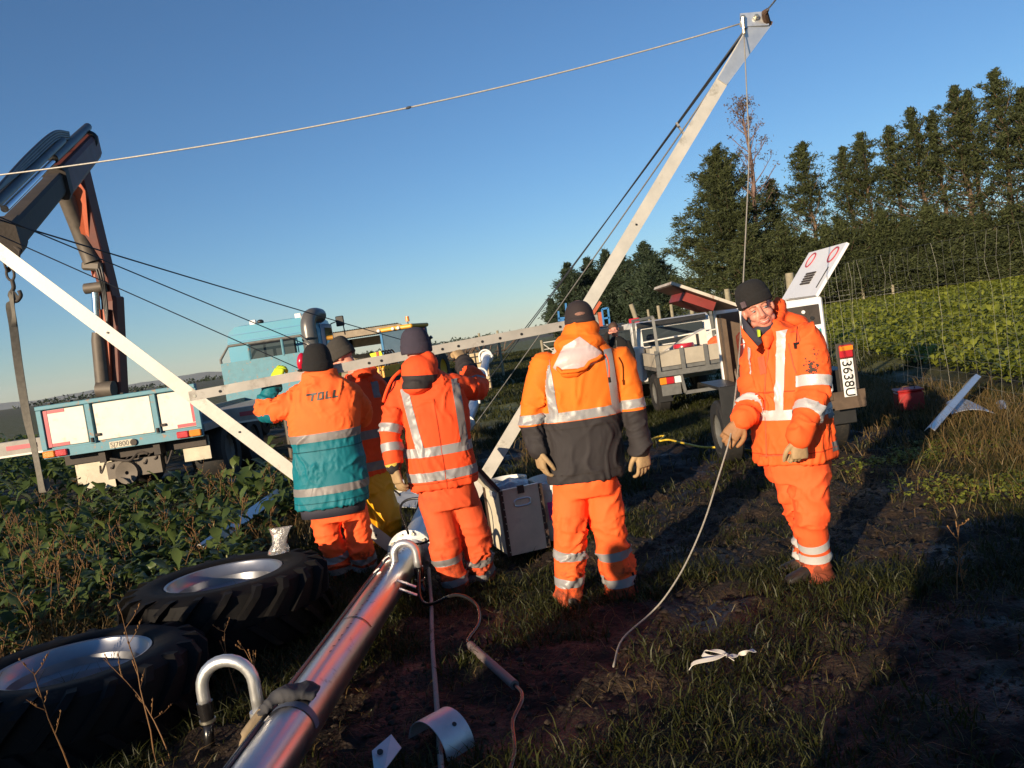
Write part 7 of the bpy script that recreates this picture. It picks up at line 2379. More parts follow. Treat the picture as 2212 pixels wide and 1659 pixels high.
# lettering across the shoulders, sewn to the cloth
bvA = BVHTree.FromPolygons([v.co.copy() for v in meA.vertices], [tuple(p.vertices) for p in meA.polygons])
def letter_strip(name, strokes, org, sx, sy, m, parent, bv, dirv, shear=.28):
    """strokes: list of quads in letter space; each finely cut and laid on the cloth"""
    mb = MB()
    for q in strokes:
        n = 10
        V, F = [], []
        for i in range(n + 1):
            for j in range(3):
                s, t = i / n, j / 2
                a = (q[0][0] * (1 - t) + q[3][0] * t, q[0][1] * (1 - t) + q[3][1] * t)
                b = (q[1][0] * (1 - t) + q[2][0] * t, q[1][1] * (1 - t) + q[2][1] * t)
                x, y = a[0] * (1 - s) + b[0] * s, a[1] * (1 - s) + b[1] * s
                p = org + sx * (x + shear * y) + sy * y
                hit = bv.ray_cast(p - dirv * 1.0, dirv)
                V.append((hit[0] if hit[0] is not None else p) - dirv * 0.005)
        for i in range(n):
            for j in range(2):
                k = i * 3 + j
                F.append((k, k + 1, k + 4, k + 3))
        mb.add(V, F)
    return mb.build(name, m, parent, smooth=True, fix=False)
lx = Vector((1, 0, 0)); ly = Vector((0, 0, 1))
ho = D(666, 868, YA - .2)
u_ = 0.052
w_ = .26
def rect(x0, y0, x1, y1): return [(x0, y0), (x1, y0), (x1, y1), (x0, y1)]
LT = {'T': [rect(-.55, .74, .95, 1.0), rect(.22, 0, .52, .74)],
      'O': [rect(0, 0, .28, 1), rect(.66, 0, .94, 1), rect(.28, .78, .66, 1), rect(.28, 0, .66, .22)],
      'L': [rect(0, 0, .28, 1), rect(.28, 0, .78, .22)]}
M_lettr = mat('dark_green_print', (0.035, 0.055, 0.05), 0.6, var=0.05)
xx_ = 0
for chx in 'TOLL':
    letter_strip('lettering', [[(x + xx_, y) for x, y in q] for q in LT[chx]], ho, lx * u_, ly * (u_ * 1.12), M_lettr, jA, bvA, Vector((0, 1, 0)))
    xx_ += {'T': 1.15, 'O': 1.20, 'L': 1.02}[chx]

# ---------------------------------------------------------------- man in red-orange coat with a hood, one arm raised
YB = 5.62
B = Person('man in red-orange hooded coat reaching up to the bar, navy hat', D(1015, 1275, YB), (0.99, 0.12, 0), (-0.12, 0.99, 0))
ringsB = DP([(905, 792, .09, .09, .02), (912, 806, .13, .12), (922, 822, .18, .135), (930, 845, .215, .15), (938, 880, .225, .165), (944, 920, .222, .17), (949, 965, .222, .17), (956, 1010, .232, .175), (961, 1048, .238, .178)], YB)
armsB = [([D(872, 845, YB), D(852, 890, YB - .06), D(843, 935, YB - .1), D(846, 975, YB - .14), D(850, 1008, YB - .16)], [.085, .080, .073, .068, .056]),
         ([D(978, 832, YB + .02), D(1010, 838, YB + .16), D(1033, 838, YB + .36), D(1020, 812, YB + .6), D(1004, 788, YB + .86)], [.09, .085, .082, .07, .055])]
meB = B.jacket(ringsB, armsB, 0.0105, 0.010, 4)
def colB(c):
    k = B.which_np(c)
    m = np.zeros(len(c), dtype=bool)
    for i, cut in ((1, .82), (2, .68)):
        v, a2, tt = seg_ratio_np(c, *B.armP[i - 1])
        m |= (k == i) & (tt > cut)
    return m
split_colors(meB, [], colB)
jB = finish(meB.copy(), 'jacket', [M_orB, M_char], B.root)
B.belt(Vector((0, 5, D(950, 973, YB - .17).z)), .062, jB)
B.belt(Vector((0, 5, D(958, 1026, YB - .17).z)), .062, jB)
zb1 = D(950, 973, YB - .17).z
B.brace(-.165, .052, zb1, D(880, 838, YB).z, -1, jB, slope=-.10)
B.brace(.16, .052, zb1, D(1000, 815, YB).z, -1, jB, M_tapegrey, slope=.0)
B.arm_tape(0, .48, .058, jB); B.arm_tape(0, .72, .055, jB); B.arm_tape(1, .55, .05, jB, M_tapegrey)
# hood lying on the shoulders with its dark band
def hood_shape(mb):
    mb.ell(D(906, 806, YB - .10), B.lat * .125, B.fwd * .10, Vector((0.0, 0, .125)), 20, 14)
    mb.ell(D(900, 832, YB - .14), B.lat * .105, B.fwd * .075, Vector((0.0, 0, .07)), 18, 12)
    mb.ell(D(925, 785, YB - .06), B.lat * .07, B.fwd * .08, Vector((0.0, 0, .09)), 16, 10)
mb = MB(); hood_shape(mb)
hme = remeshed(mb, .008, 3)
wrinkle(hme, lambda c: (.010, (0, 0, 1), .6), 9)
zc = D(898, 826, YB - .2).z
nrmh = Vector((.10, 0, 1)).normalized(); c0_ = D(898, 826, YB - .2)
split_colors(hme, slab(c0_, nrmh, .088), lambda c: (np.abs((c - np.array(c0_)) @ np.array(nrmh)) < .044) & (c[:, 1] < YB - .06))
finish(hme, 'hood', [M_orB, M_char], jB)
MB().tube(bez([D(866, 800, YB - .05), D(848, 818, YB - .08), D(835, 845, YB - .08), D(828, 868, YB - .06)], 14), .011, 7).build('hood_strap', M_orB, jB, smooth=True)
B.trousers(DP([(962, 1030, .185, .15), (966, 1062, .195, .155), (972, 1095, .185, .145)], YB),
           [([D(938, 1080, YB), D(958, 1150, YB - .03), D(968, 1205, YB - .02), D(988, 1275, YB)], [.118, .108, .100, .086]),
            ([D(1000, 1072, YB + .03), D(1022, 1140, YB + .05), D(1030, 1195, YB + .1), D(1045, 1250, YB + .16)], [.110, .105, .098, .086])], M_trB, seed=6, amp=.017)
for li, ts in ((0, (0.70, 0.90)), (1, (0.74, 0.93))):
    for t in ts: B.leg_tape(li, t, 0.05, M_tapegrey)
for an, dd in ((D(990, 1278, YB), (.1, 1)), (D(1046, 1252, YB + .16), (.3, 1))):
    boot(B.root, an, dd, gz(an.x, an.y))
MBm = head_matrix(D(899, 752, YB + .02), (-.15, 1, -.1), (-.02, .12, 1))
B.body(MBm)
beanie(B.root, MBm, M_beannavy, zlo=-.02, top=.140, rx=.102, ry=.114, cuff=.055, back=.03)
glove(B.root, 'glove', D(851, 1010, YB - .16), (.12, -.02, -1), (-.75, -.6, 0), 1, .32, M_leather, mat('yellow_glove_cuff', (.62, .45, .08), .7, var=.1), 1.08, cufflen=.03)
glove(B.root, 'glove', D(1002, 783, YB + .88), (-.35, .45, .8), (.45, -.6, .5), 1, .95, M_leather, mat('khaki_glove_cuff', (.32, .24, .05), .7, var=.2), 1.15, cufflen=.05)

# ---------------------------------------------------------------- man in gold and charcoal jacket, back to us
YC = 4.98
C_ = Person('man seen from behind in orange and charcoal jacket and dark cap', D(1290, 1305, YC), (1, 0, 0), (0, 1, 0))
ringsC = DP([(1256, 716, .085, .085, .02), (1257, 735, .115, .105), (1257, 755, .165, .125), (1256, 775, .212, .14), (1256, 805, .235, .155), (1256, 850, .238, .165), (1257, 900, .235, .168), (1260, 950, .232, .168), (1262, 1000, .232, .17), (1263, 1032, .234, .172)], YC)
armsC = [([D(1176, 790, YC), D(1160, 840, YC - .01), D(1150, 890, YC - .02), D(1155, 935, YC - .05), D(1162, 972, YC - .08)], [.090, .086, .078, .070, .060]),
         ([D(1338, 782, YC), D(1356, 835, YC - .01), D(1368, 885, YC - .02), D(1378, 930, YC - .05), D(1385, 968, YC - .08)], [.090, .086, .078, .070, .060])]
meC = C_.jacket(ringsC, armsC, 0.0105, 0.0095, 7)
zC = D(1258, 907, YC - .16).z
split_colors(meC, [(Vector((0, 0, zC)), Vector((0, 0, 1)))], lambda c: c[:, 2] < zC)
jC = finish(meC.copy(), 'jacket', [M_orC, M_char], C_.root)
zt_ = zC + .032
C_.belt(Vector((0, 5, zt_)), .055, jC)
for k in (0, 1):
    P, rr = C_.armP[k]
    strip(meC, slab(Vector((0, 0, zt_ + (.005 if k == 0 else .01))), Vector((0, 0, 1)), .055), lambda p, k=k: abs(p.z - zt_) < .07 and C_.which(p)[0] == k + 1, M_tape, 'reflective_tape', jC)
C_.brace(-.205 + .01, .050, zt_, D(1180, 762, YC).z, -1, jC, slope=-.02)
C_.brace(.172, .050, zt_, D(1320, 752, YC).z, -1, jC, slope=.0)
# hood: orange cloth folded down, pale lining showing
mb = MB()
mb.ell(D(1256, 712, YC - .02), C_.lat * .115, C_.fwd * .115, Vector((0, 0, .075)), 22, 14)
mb.ell(D(1252, 742, YC - .06), C_.lat * .150, C_.fwd * .105, Vector((.0, 0, .075)), 22, 14)
mb.ell(D(1246, 775, YC - .13), C_.lat * .150, C_.fwd * .055, Vector((.03, 0, .075)), 22, 14)
mb.ell(D(1240, 800, YC - .15), C_.lat * .085, C_.fwd * .045, Vector((.02, 0, .045)), 18, 12)
hC = remeshed(mb, .008, 4)
wrinkle(hC, lambda c: (.008, (0, 0, 1), .7), 12)
hoodC = finish(hC.copy(), 'hood', M_orC, jC)
# lining laid on the outside of the folded hood: four-sided region picked by direction
pl_ = [D(1252, 728, 4.7), D(1312, 770, 4.7), D(1262, 795, 4.7), D(1192, 800, 4.7), D(1218, 748, 4.7)]
cam0 = CAM
planes = []
for i in range(len(pl_)):
    a, b2 = pl_[i], pl_[(i + 1) % len(pl_)]
    n_ = (a - cam0).cross(b2 - cam0).normalized()
    cc = sum((p for p in pl_), Vector()) / len(pl_)
    if (cc - cam0).dot(n_) > 0: n_ = -n_
    planes.append((cam0, n_))
strip(hC, planes, lambda p: p.y < YC - .02, M_lining, 'hood_lining', hoodC, .004)
rimp = [D(1194, 803, 4.78), D(1225, 803, 4.76), D(1262, 799, 4.74), D(1300, 782, 4.76), D(1316, 768, 4.80)]
bvH = BVHTree.FromPolygons([v.co.copy() for v in hC.vertices], [tuple(p.vertices) for p in hC.polygons])
rp2 = []
for p in bez(rimp, 24):
    hit = bvH.find_nearest(p)
    rp2.append(hit[0] + hit[1] * .008)
MB().tube(rp2, .011, 8).build('hood_hem', M_orC, hoodC, smooth=True)
cordp = [D(1308, 765, 4.76), D(1314, 780, 4.74), D(1316, 800, 4.74), D(1316, 815, 4.74)]
MB().tube(bez(cordp, 12), .0045, 6).build('draw_cord', M_orB, hoodC, smooth=True)
MB().tube([cordp[-1], cordp[-1] + Vector((0, 0, -.03))], .008, 8).build('cord_end', M_blk, hoodC)
C_.trousers(DP([(1262, 1010, .185, .15), (1265, 1040, .195, .155), (1268, 1068, .185, .145)], YC),
            [([D(1233, 1055, YC), D(1231, 1120, YC - .02), D(1230, 1180, YC - .01), D(1229, 1240, YC + .01), D(1231, 1290, YC + .02)], [.110, .105, .098, .094, .088]),
             ([D(1303, 1052, YC + .02), D(1312, 1120, YC), D(1321, 1180, YC + .02), D(1335, 1240, YC + .04), D(1345, 1292, YC + .05)], [.110, .105, .098, .094, .088])], M_trC, seed=8, amp=.017)
for li in (0, 1):
    for t in (.585, .835): C_.leg_tape(li, t, .056)
for an, dd in ((D(1231, 1290, YC + .02), (-.05, 1)), (D(1346, 1292, YC + .05), (.15, 1))):
    boot(C_.root, an, dd, gz(an.x, an.y))
Pz, rz_ = C_.legP[1]
zp = [Pz[i] + (C_.lat * .085 - C_.fwd * .055) for i in range(int(len(Pz) * .68), len(Pz))]
MB().tube(zp, .007, 6).build('leg_zip', M_blk, C_.root, smooth=True)
MC = head_matrix(D(1253, 697, YC + .01), (.03, 1, -.1), (0.0, .1, 1))
C_.body(MC)
cap_ = beanie(C_.root, MC, M_capcloth, zlo=-.012, top=.130, rx=.089, ry=.106, name='cap', cuff=.03, ribs=0, rib=0, back=.0)
bm_ = MB(); bm_.rings([[MC @ Vector((x * s_, y_, z_)) for x, y_, z_ in ((-.07, .08, .03), (0, .10, .045), (.07, .08, .03), (.07, .08, .024), (0, .10, .038), (-.07, .08, .024))] for s_ in (1,)] + [[MC @ Vector((x, y_ + .07, z_ - .012)) for x, y_, z_ in ((-.06, .08, .03), (0, .11, .038), (.06, .08, .03), (.06, .08, .024), (0, .11, .032), (-.06, .08, .024))]]); bm_.build('cap_brim', M_capcloth, cap_, smooth=True)
hr = MB(); hr.ell(MC @ Vector((0, -.088, .040)), MC.to_3x3() @ Vector((.042, 0, 0)), MC.to_3x3() @ Vector((0, .032, 0)), MC.to_3x3() @ Vector((0, 0, .021)), 16, 10); hr.build('hair', mat('greying_hair', (.22, .11, .08), .8, var=.4, vscale=50, bump=.6, bscale=100), C_.root, smooth=True)
glove(C_.root, 'glove', D(1163, 972, YC - .08), (.06, .02, -1), (-.9, -.35, 0), -1, .45, M_leather, None, 1.14)
glove(C_.root, 'glove', D(1386, 968, YC - .08), (.0, .02, -1), (.5, -.85, 0), 1, .42, M_leather, None, 1.14)

# ---------------------------------------------------------------- smiling man at the right holding the rope
YD = 4.86
DD_ = Person('smiling man in muddy orange coat and black hat holding the rope', D(1750, 1250, YD), (.64, -.77, 0), (-.77, -.64, 0))
ringsD = DP([(1652, 694, .080, .080), (1664, 708, .120, .105), (1682, 722, .180, .13), (1694, 745, .215, .15), (1700, 785, .222, .168), (1703, 840, .222, .175), (1707, 890, .222, .178), (1713, 940, .230, .185), (1719, 992, .240, .195)], YD)
armsD = [([D(1742, 738, YD - .13), D(1756, 790, YD - .18), D(1758, 850, YD - .22), D(1742, 900, YD - .30), D(1727, 945, YD - .36)], [.105, .105, .092, .080, .066]),
         ([D(1645, 742, YD + .14), D(1633, 800, YD + .12), D(1628, 855, YD + .06), D(1616, 885, YD - .03), D(1602, 908, YD - .10)], [.100, .095, .085, .075, .062])]
meD = DD_.jacket(ringsD, armsD, 0.0100, 0.0105, 10)
jD = finish(meD.copy(), 'jacket', M_orD, DD_.root)
zd = D(1660, 901, YD - .15).z
DD_.belt(Vector((0, 5, zd)), .058, jD, M_tapeD)
DD_.brace(.055, .052, zd, D(1672, 716, YD - .1).z, 1, jD, M_tapeD, slope=.10)
DD_.brace(-.175, .05, zd, D(1620, 728, YD).z, 1, jD, M_tapeD, slope=.02)
DD_.arm_tape(0, .42, .062, jD, M_tapeD); DD_.arm_tape(0, .72, .060, jD, M_tapeD); DD_.arm_tape(1, .74, .05, jD, M_tapeD)
# side panel tape seen behind the sleeve
strip(meD, slab(D(1788, 885, YD), Vector((0, 0, 1)), .055), lambda p: abs(p.z - D(1788, 885, YD).z) < .07 and p.x > D(1765, 885, YD).x and DD_.which(p)[0] == 0, M_tapegrey, 'reflective_tape', jD)
strip(meD, slab(D(1788, 955, YD), Vector((0, 0, 1)), .055), lambda p: abs(p.z - D(1788, 955, YD).z) < .07 and p.x > D(1772, 955, YD).x and DD_.which(p)[0] == 0, M_tapegrey, 'reflective_tape', jD)
bvD = BVHTree.FromPolygons([v.co.copy() for v in meD.vertices], [tuple(p.vertices) for p in meD.polygons])
def on_coat(u, v, lift=.004, bv=None):
    d = ray(u, v).normalized()
    h = (bv or bvD).ray_cast(CAM, d)
    return (h[0] - d * lift) if h[0] is not None else D(u, v, YD - .15)
def coat_patch(name, px4, m, parent, n=8, lift=.004, bv=None):
    V, F = [], []
    for i in range(n + 1):
        for j in range(n + 1):
            s, t = i / n, j / n
            u = (px4[0][0] * (1 - s) + px4[1][0] * s) * (1 - t) + (px4[3][0] * (1 - s) + px4[2][0] * s) * t
            v = (px4[0][1] * (1 - s) + px4[1][1] * s) * (1 - t) + (px4[3][1] * (1 - s) + px4[2][1] * s) * t
            V.append(on_coat(u, v, lift, bv))
    for i in range(n):
        for j in range(n):
            k = i * (n + 1) + j
            F.append((k, k + 1, k + n + 2, k + n + 1))
    return MB().add(V, F).build(name, m, parent, smooth=True, fix=False)
M_pocket = cloth('faded_pink_pocket', (.85, .10, .045), dirt=.3, dcol=(.4, .05, .03))
coat_patch('chest_pocket', [(1636, 772), (1650, 768), (1656, 806), (1642, 810)], M_pocket, jD, lift=.007)
for pts in ([(1600, 745), (1622, 738), (1650, 727), (1668, 716)], [(1658, 722), (1660, 760), (1654, 800), (1652, 850), (1653, 900), (1655, 960), (1656, 995)], [(1706, 718), (1722, 715), (1728, 735), (1712, 745)], [(1703, 742), (1714, 790), (1722, 810)], [(1640, 985), (1690, 984), (1740, 980)]):
    P = []
    for i in range(len(pts) - 1):
        for k in range(6):
            t = k / 6
            P.append(on_coat(pts[i][0] * (1 - t) + pts[i + 1][0] * t, pts[i][1] * (1 - t) + pts[i + 1][1] * t, .002))
    MB().tube(P, .0035, 5).build('seam', M_pocket, jD, smooth=True)
# mud splashes: flat irregular daubs on the sleeve
M_mudd = mat('dried_mud', (.06, .035, .025), .9, var=.3, bump=.4)
rm = random.Random(6)
for k in range(150):
    q_ = abs(rm.gauss(0, 1))
    u, v = 1754 + rm.gauss(0, 5 + 4 * q_), 792 + rm.gauss(0, 11 + 7 * q_)
    r0 = max(.25, rm.gauss(1.5, .9) - .5 * q_)
    c = on_coat(u, v, .003)
    ring = [on_coat(u + r0 * rm.uniform(.5, 1.5) * math.cos(a), v + r0 * rm.uniform(.5, 1.8) * math.sin(a), .003) for a in (2 * math.pi * q / 9 for q in range(9))]
    if max((p - c).length for p in ring) < .05:
        MB().add([c] + ring, [(0, i + 1, (i + 1) % 9 + 1) for i in range(9)]).build('mud_splash', M_mudd, jD, fix=False)
# collar and hood
mb = MB()
P = bez([D(1656, 738, YD - .12), D(1666, 724, YD - .10), D(1684, 694, YD - .03), D(1692, 670, YD + .06), D(1680, 660, YD + .14)], 20)
for i, p in enumerate(P):
    mb.ell(p, (.022, 0, 0), (0, .024, 0), (0, 0, .044), 10, 8)
mb.ell(D(1676, 668, YD + .07), (.035, 0, 0), (0, .04, 0), (0, 0, .05), 14, 10)
mb.ell(D(1712, 694, YD + .06), (.080, 0, -.03), (0, .085, 0), (.02, 0, .045), 18, 12)
mb.ell(D(1734, 704, YD + .05), (.045, 0, -.03), (0, .07, 0), (.01, 0, .03), 16, 10)
cD = remeshed(mb, .008, 4); wrinkle(cD, lambda c: (.008, (0, 0, 1), .7), 14)
finish(cD, 'hood', M_orD, jD)
nc = D(1645, 712, YD + .01); na = (MD_up := (CU * 0.93 - CR * .40)).normalized(); nx_, ny_, _ = frame(na)
mb = MB(); mb.tube([nc + (nx_ * math.cos(q) * .092 + ny_ * math.sin(q) * .088) for q in (2 * math.pi * k / 20 for k in range(21))], .034, 10); finish(remeshed(mb, .008, 2), 'fleece_collar', M_navy, jD)
MB().prism([D(1601, 680, YD - .0), D(1609, 690, YD - .035), D(1622, 706, YD - .07), D(1641, 722, YD - .11), D(1646, 740, YD - .15), D(1634, 750, YD - .16), D(1616, 734, YD - .10), D(1606, 716, YD - .04)], (.01, .04, 0)).build('fleece_collar', M_navy, jD)
MB().prism([D(1600, 703, YD - .045), D(1608, 716, YD - .075), D(1622, 732, YD - .13), D(1638, 750, YD - .185), D(1630, 760, YD - .19), D(1612, 746, YD - .13), D(1603, 726, YD - .08)], (.01, .04, 0)).build('lapel', M_orD, jD)
mb = MB(); mb.ell(D(1614, 692, YD + .03), (.034, 0, 0), (0, .03, 0), (0, 0, .04), 12, 9); mb.build('fleece_collar', M_navy, jD, smooth=True)
MB().prism([D(1637, 712, YD - .125), D(1642, 713, YD - .125), D(1643, 726, YD - .14), D(1639, 728, YD - .14)], (.0, .02, 0)).build('undershirt', M_vneck, jD)
MB().tube([on_coat(1722, 705, .004), on_coat(1721, 725, .004), on_coat(1720, 742, .006)], .0028, 5).build('draw_cord', M_blk, jD)
MB().box(on_coat(1720, 742, .01), (.03, .012, .012)).build('toggle', M_blk, jD)
MB().box(on_coat(1718, 749, .01), (.012, .012, .022)).build('toggle', M_blk, jD)
DD_.trousers(DP([(1716, 960, .175, .15), (1722, 1000, .185, .165), (1728, 1035, .175, .155)], YD),
             [([D(1740, 1010, YD - .06), D(1752, 1075, YD - .08), D(1752, 1140, YD - .06), D(1760, 1190, YD - .02), D(1764, 1228, YD - .01)], [.120, .108, .098, .092, .082]),
              ([D(1706, 1010, YD + .08), D(1722, 1075, YD + .08), D(1742, 1130, YD + .12), D(1748, 1180, YD + .17), D(1752, 1215, YD + .19)], [.115, .105, .095, .090, .080])], M_trA, seed=11, amp=.018)
for t in (.655, .84): DD_.leg_tape(0, t, .052, M_tapeD); DD_.leg_tape(1, t, .052, M_tapeD)
for an, dd in ((D(1764, 1228, YD - .01), (-1, -.25)), (D(1752, 1215, YD + .19), (-1, -.1))):
    boot(DD_.root, an, dd, gz(an.x, an.y))
MD = head_matrix(D(1637, 667, YD - .03), (-.20, -1, -.02), CU * 0.93 - CR * .40)
DD_.body(MD, True, .0048)
face_bits(DD_.root, MD)
bD = beanie(DD_.root, MD, M_beanblack, zlo=.033, top=.175, rx=.096, ry=.113, cuff=.055, back=.012)
lgp = [MD @ Vector(p) for p in ((-.055 * -1, .090, .04), (.080, .064, .04), (.080, .066, .075), (.055, .093, .075))]
MB().prism(lgp, MD.to_3x3() @ Vector((.006, .008, 0))).build('hat_badge', mat('hat_badge_grey', (.10, .07, .08), .7, var=.5, vscale=90), bD)
glove(DD_.root, 'glove', D(1726, 947, YD - .36), (-.10, -.05, -1), (.25, -.95, 0), 1, 1.15, M_leather, None, 1.12)
glove(DD_.root, 'glove', D(1600, 910, YD - .10), (-.75, -.1, -.75), (.35, -.6, .6), -1, .62, M_leatherbr, None, 1.14)

def stitch(pp, z, par, col, w=.006):
    pp.belt(Vector((0, 5, z)), w, par, col)
M_stA = cloth('dark_orange_stitch', (0.45, 0.05, 0.012)); M_stC = cloth('charcoal_stitch', (0.03, 0.025, 0.024)); M_stT = cloth('teal_stitch', (0.004, 0.07, 0.09))
stitch(A, D(719, 1082, YA - .18).z, jA, M_stT); stitch(A, D(700, 972, YA - .18).z, jA, M_stT, .008)
stitch(B, D(961, 1040, YB - .17).z, jB, M_stA); stitch(C_, D(1263, 1022, YC - .16).z, jC, M_stC); stitch(C_, D(1258, 922, YC - .16).z, jC, M_stC)
stitch(DD_, D(1700, 984, YD - .2).z, jD, M_stA); stitch(DD_, D(1690, 848, YD - .2).z, jD, M_stA)
for pp, par, xs in ((B, jB, (0.0,)), (C_, jC, ()), (A, jA, ())):
    for x_ in xs:
        z_ = [r[0].z for r in pp.rings]
        pp.brace(x_, .005, min(z_), max(z_) - .22, -1, par, M_stA)

# ---------------------------------------------------------------- stooping man behind the bar in yellow over-trousers
YE = 7.25
E_ = Person('stooping man behind the bar in grey hat and yellow over-trousers', D(835, 1205, YE), (.85, .5, 0), (-.5, .85, 0))
ringsE = DP([(766, 806, .085, .085), (775, 815, .13, .12), (788, 832, .19, .14), (795, 860, .215, .16), (799, 900, .215, .165), (801, 950, .205, .165), (803, 1000, .205, .165), (805, 1022, .205, .165)], YE)
armsE = [([D(806, 838, YE), D(815, 875, YE - .02), D(812, 905, YE + .0), D(785, 880, YE + .05), D(760, 850, YE + .02)], [.10, .095, .085, .07, .06]),
         ([D(772, 835, YE + .1), D(755, 870, YE + .1), D(745, 895, YE + .05), D(735, 850, YE - .1)], [.095, .085, .075, .06])]
meE = E_.jacket(ringsE, armsE, 0.013, 0.012, 21)
jE = finish(meE.copy(), 'jacket', M_orB, E_.root)
for v in (938, 1008): E_.belt(Vector((0, 7, D(803, v, YE - .17).z)), .075, jE, M_tapegrey)
E_.brace(.03, .06, D(795, 860, YE).z, D(790, 826, YE).z + .03, -1, jE, M_tapegrey)
mb = MB(); mb.ell(D(782, 808, YE - .04), (.12, 0, 0.02), (0, .12, 0), (0, 0, .05), 18, 12); mb.ell(D(806, 818, YE), (.08, 0, -.03), (0, .12, 0), (0, 0, .05), 18, 12)
hE = remeshed(mb, .010, 3); wrinkle(hE, lambda c: (.01, (0, 0, 1), .7), 24); finish(hE, 'hood', M_orB, jE)
E_.trousers(DP([(803, 990, .18, .15), (806, 1030, .19, .16), (810, 1060, .18, .15)], YE),
            [([D(812, 1050, YE), D(838, 1110, YE - .05), D(842, 1150, YE), D(838, 1200, YE + .03)], [.125, .115, .10, .09]),
             ([D(795, 1050, YE + .08), D(800, 1110, YE + .08), D(800, 1150, YE + .1), D(795, 1195, YE + .12)], [.12, .11, .10, .09])], M_ylw, voxel=.013, seed=25, name='over_trousers')
for an in (D(838, 1200, YE + .03), D(795, 1195, YE + .12)): boot(E_.root, an, (-.3, .9), gz(an.x, an.y))
ME = head_matrix(D(737, 770, YE), (-.92, .15, -.42), (-.28, .0, .9))
E_.body(ME, True, .008)
beanie(E_.root, ME, M_beangrey, zlo=-.005, top=.165, rx=.102, ry=.116, cuff=.06, back=.02, slouch=(0, -.02), rib=.0025, ribs=46)
glove(E_.root, 'glove', D(758, 846, YE + .02), (-.4, -.5, .6), (.2, .8, .4), 1, .8, M_leatherbr, None, 1.05)

# ---------------------------------------------------------------- man in black shading his eyes
YF = 15.2
F_ = Person('man in black jacket shading his eyes beside the dark ute', D(1345, 870, YF), (-1, 0.1, 0), (-.1, -1, 0))
ringsF = DP([(1331, 727, .075, .075), (1332, 733, .13, .11), (1333, 741, .19, .13), (1336, 760, .21, .14), (1340, 790, .20, .14), (1343, 812, .20, .14)], YF)
armsF = [([D(1355, 745, YF), D(1364, 770, YF - .02), D(1365, 795, YF - .05), D(1362, 812, YF - .08)], [.085, .075, .065, .05]),
         ([D(1311, 745, YF), D(1304, 762, YF - .1), D(1302, 772, YF - .18), D(1307, 742, YF - .26), D(1312, 722, YF - .26)], [.085, .078, .07, .06, .05])]
meF = F_.jacket(ringsF, armsF, .016, .008, 31)
jF = finish(meF, 'jacket', M_blk, F_.root)
MB().tube([on_coat(1331, 735, .004, BVHTree.FromPolygons([v.co + ORG[F_.root.name] for v in meF.vertices], [tuple(p.vertices) for p in meF.polygons])), D(1333, 760, YF - .15)], .006, 5).build('zip', M_steelbar, jF)
F_.trousers(DP([(1342, 805, .17, .13), (1344, 822, .17, .13), (1346, 832, .165, .13)], YF), [([D(1336, 830, YF), D(1337, 848, YF), D(1340, 866, YF + .0), D(1341, 884, YF + .02)], [.09, .08, .075, .07]), ([D(1354, 829, YF), D(1356, 848, YF), D(1358, 866, YF), D(1359, 882, YF + .02)], [.09, .08, .075, .07])], M_orB, voxel=.016, seed=33)
for an in (D(1341, 884, YF), D(1359, 882, YF)): boot(F_.root, an, (-.1, -1), gz(an.x, an.y))
MF = head_matrix(D(1326, 712, YF - .02), (-.12, -1, -.05), (-.1, 0, 1))
F_.body(MF, True, .010)
hr = MB(); hr.ell(MF @ Vector((0, -.02, .055)), MF.to_3x3() @ Vector((.088, 0, 0)), MF.to_3x3() @ Vector((0, .108, 0)), MF.to_3x3() @ Vector((0, 0, .085)), 16, 10); hr.build('hair', M_hair, F_.root, smooth=True)
glove(F_.root, 'hand', D(1313, 720, YF - .26), (.9, -.05, .15), (0, -.3, 1), -1, .15, M_skin, None, .95)
# glove left lying on the near pipe
tg_ = min((abs(pix(on_pipe(t / 400, 0))[1] - 1508), t / 400) for t in range(401))[1]
gp_ = [on_pipe(tg_ + .012, 0.75, .026), on_pipe(tg_ + .008, 0.35, .030), on_pipe(tg_, -0.15, .032), on_pipe(tg_ - .006, -0.55, .034), on_pipe(tg_ - .012, -0.95, .034)]
gl_ = thing('work_glove', 'dark and tan work glove lying on the shiny pipe', 'glove', gp_[2])
side_ = ax
mb = MB()
rr_ = []
for p, a_, b_ in zip(gp_, (.056, .052, .046, .046, .044), (.020, .024, .026, .027, .026)):
    nrm_ = (p - PA.lerp(PB, tg_)); nrm_ = (nrm_ - ax * nrm_.dot(ax)).normalized()
    rr_.append(loft_rings([(p, a_, b_)], ax, nrm_, 18, 2.4)[0])
mb.rings(rr_)
cf = remeshed(mb, .006, 2); wrinkle(cf, lambda c: (.009, (1, 0, 0), .6), 41); finish(cf, 'glove_cuff', mat('dark_glove_back', (.035, .035, .04), .8, var=.25), gl_)
nl = (gp_[4] - PA.lerp(PB, tg_)); nl = (nl - ax * nl.dot(ax)).normalized()
glove(gl_, 'glove_hand', gp_[4] + (gp_[4] - gp_[3]) * .2, (gp_[4] - gp_[3]).normalized() + Vector((-.2, -.1, -.15)), nl + Vector((0, 0, .3)), 1, .40, mat('grubby_tan_glove', (.22, .165, .10), .85, var=.25, vscale=14, bump=.3), None, 1.05)

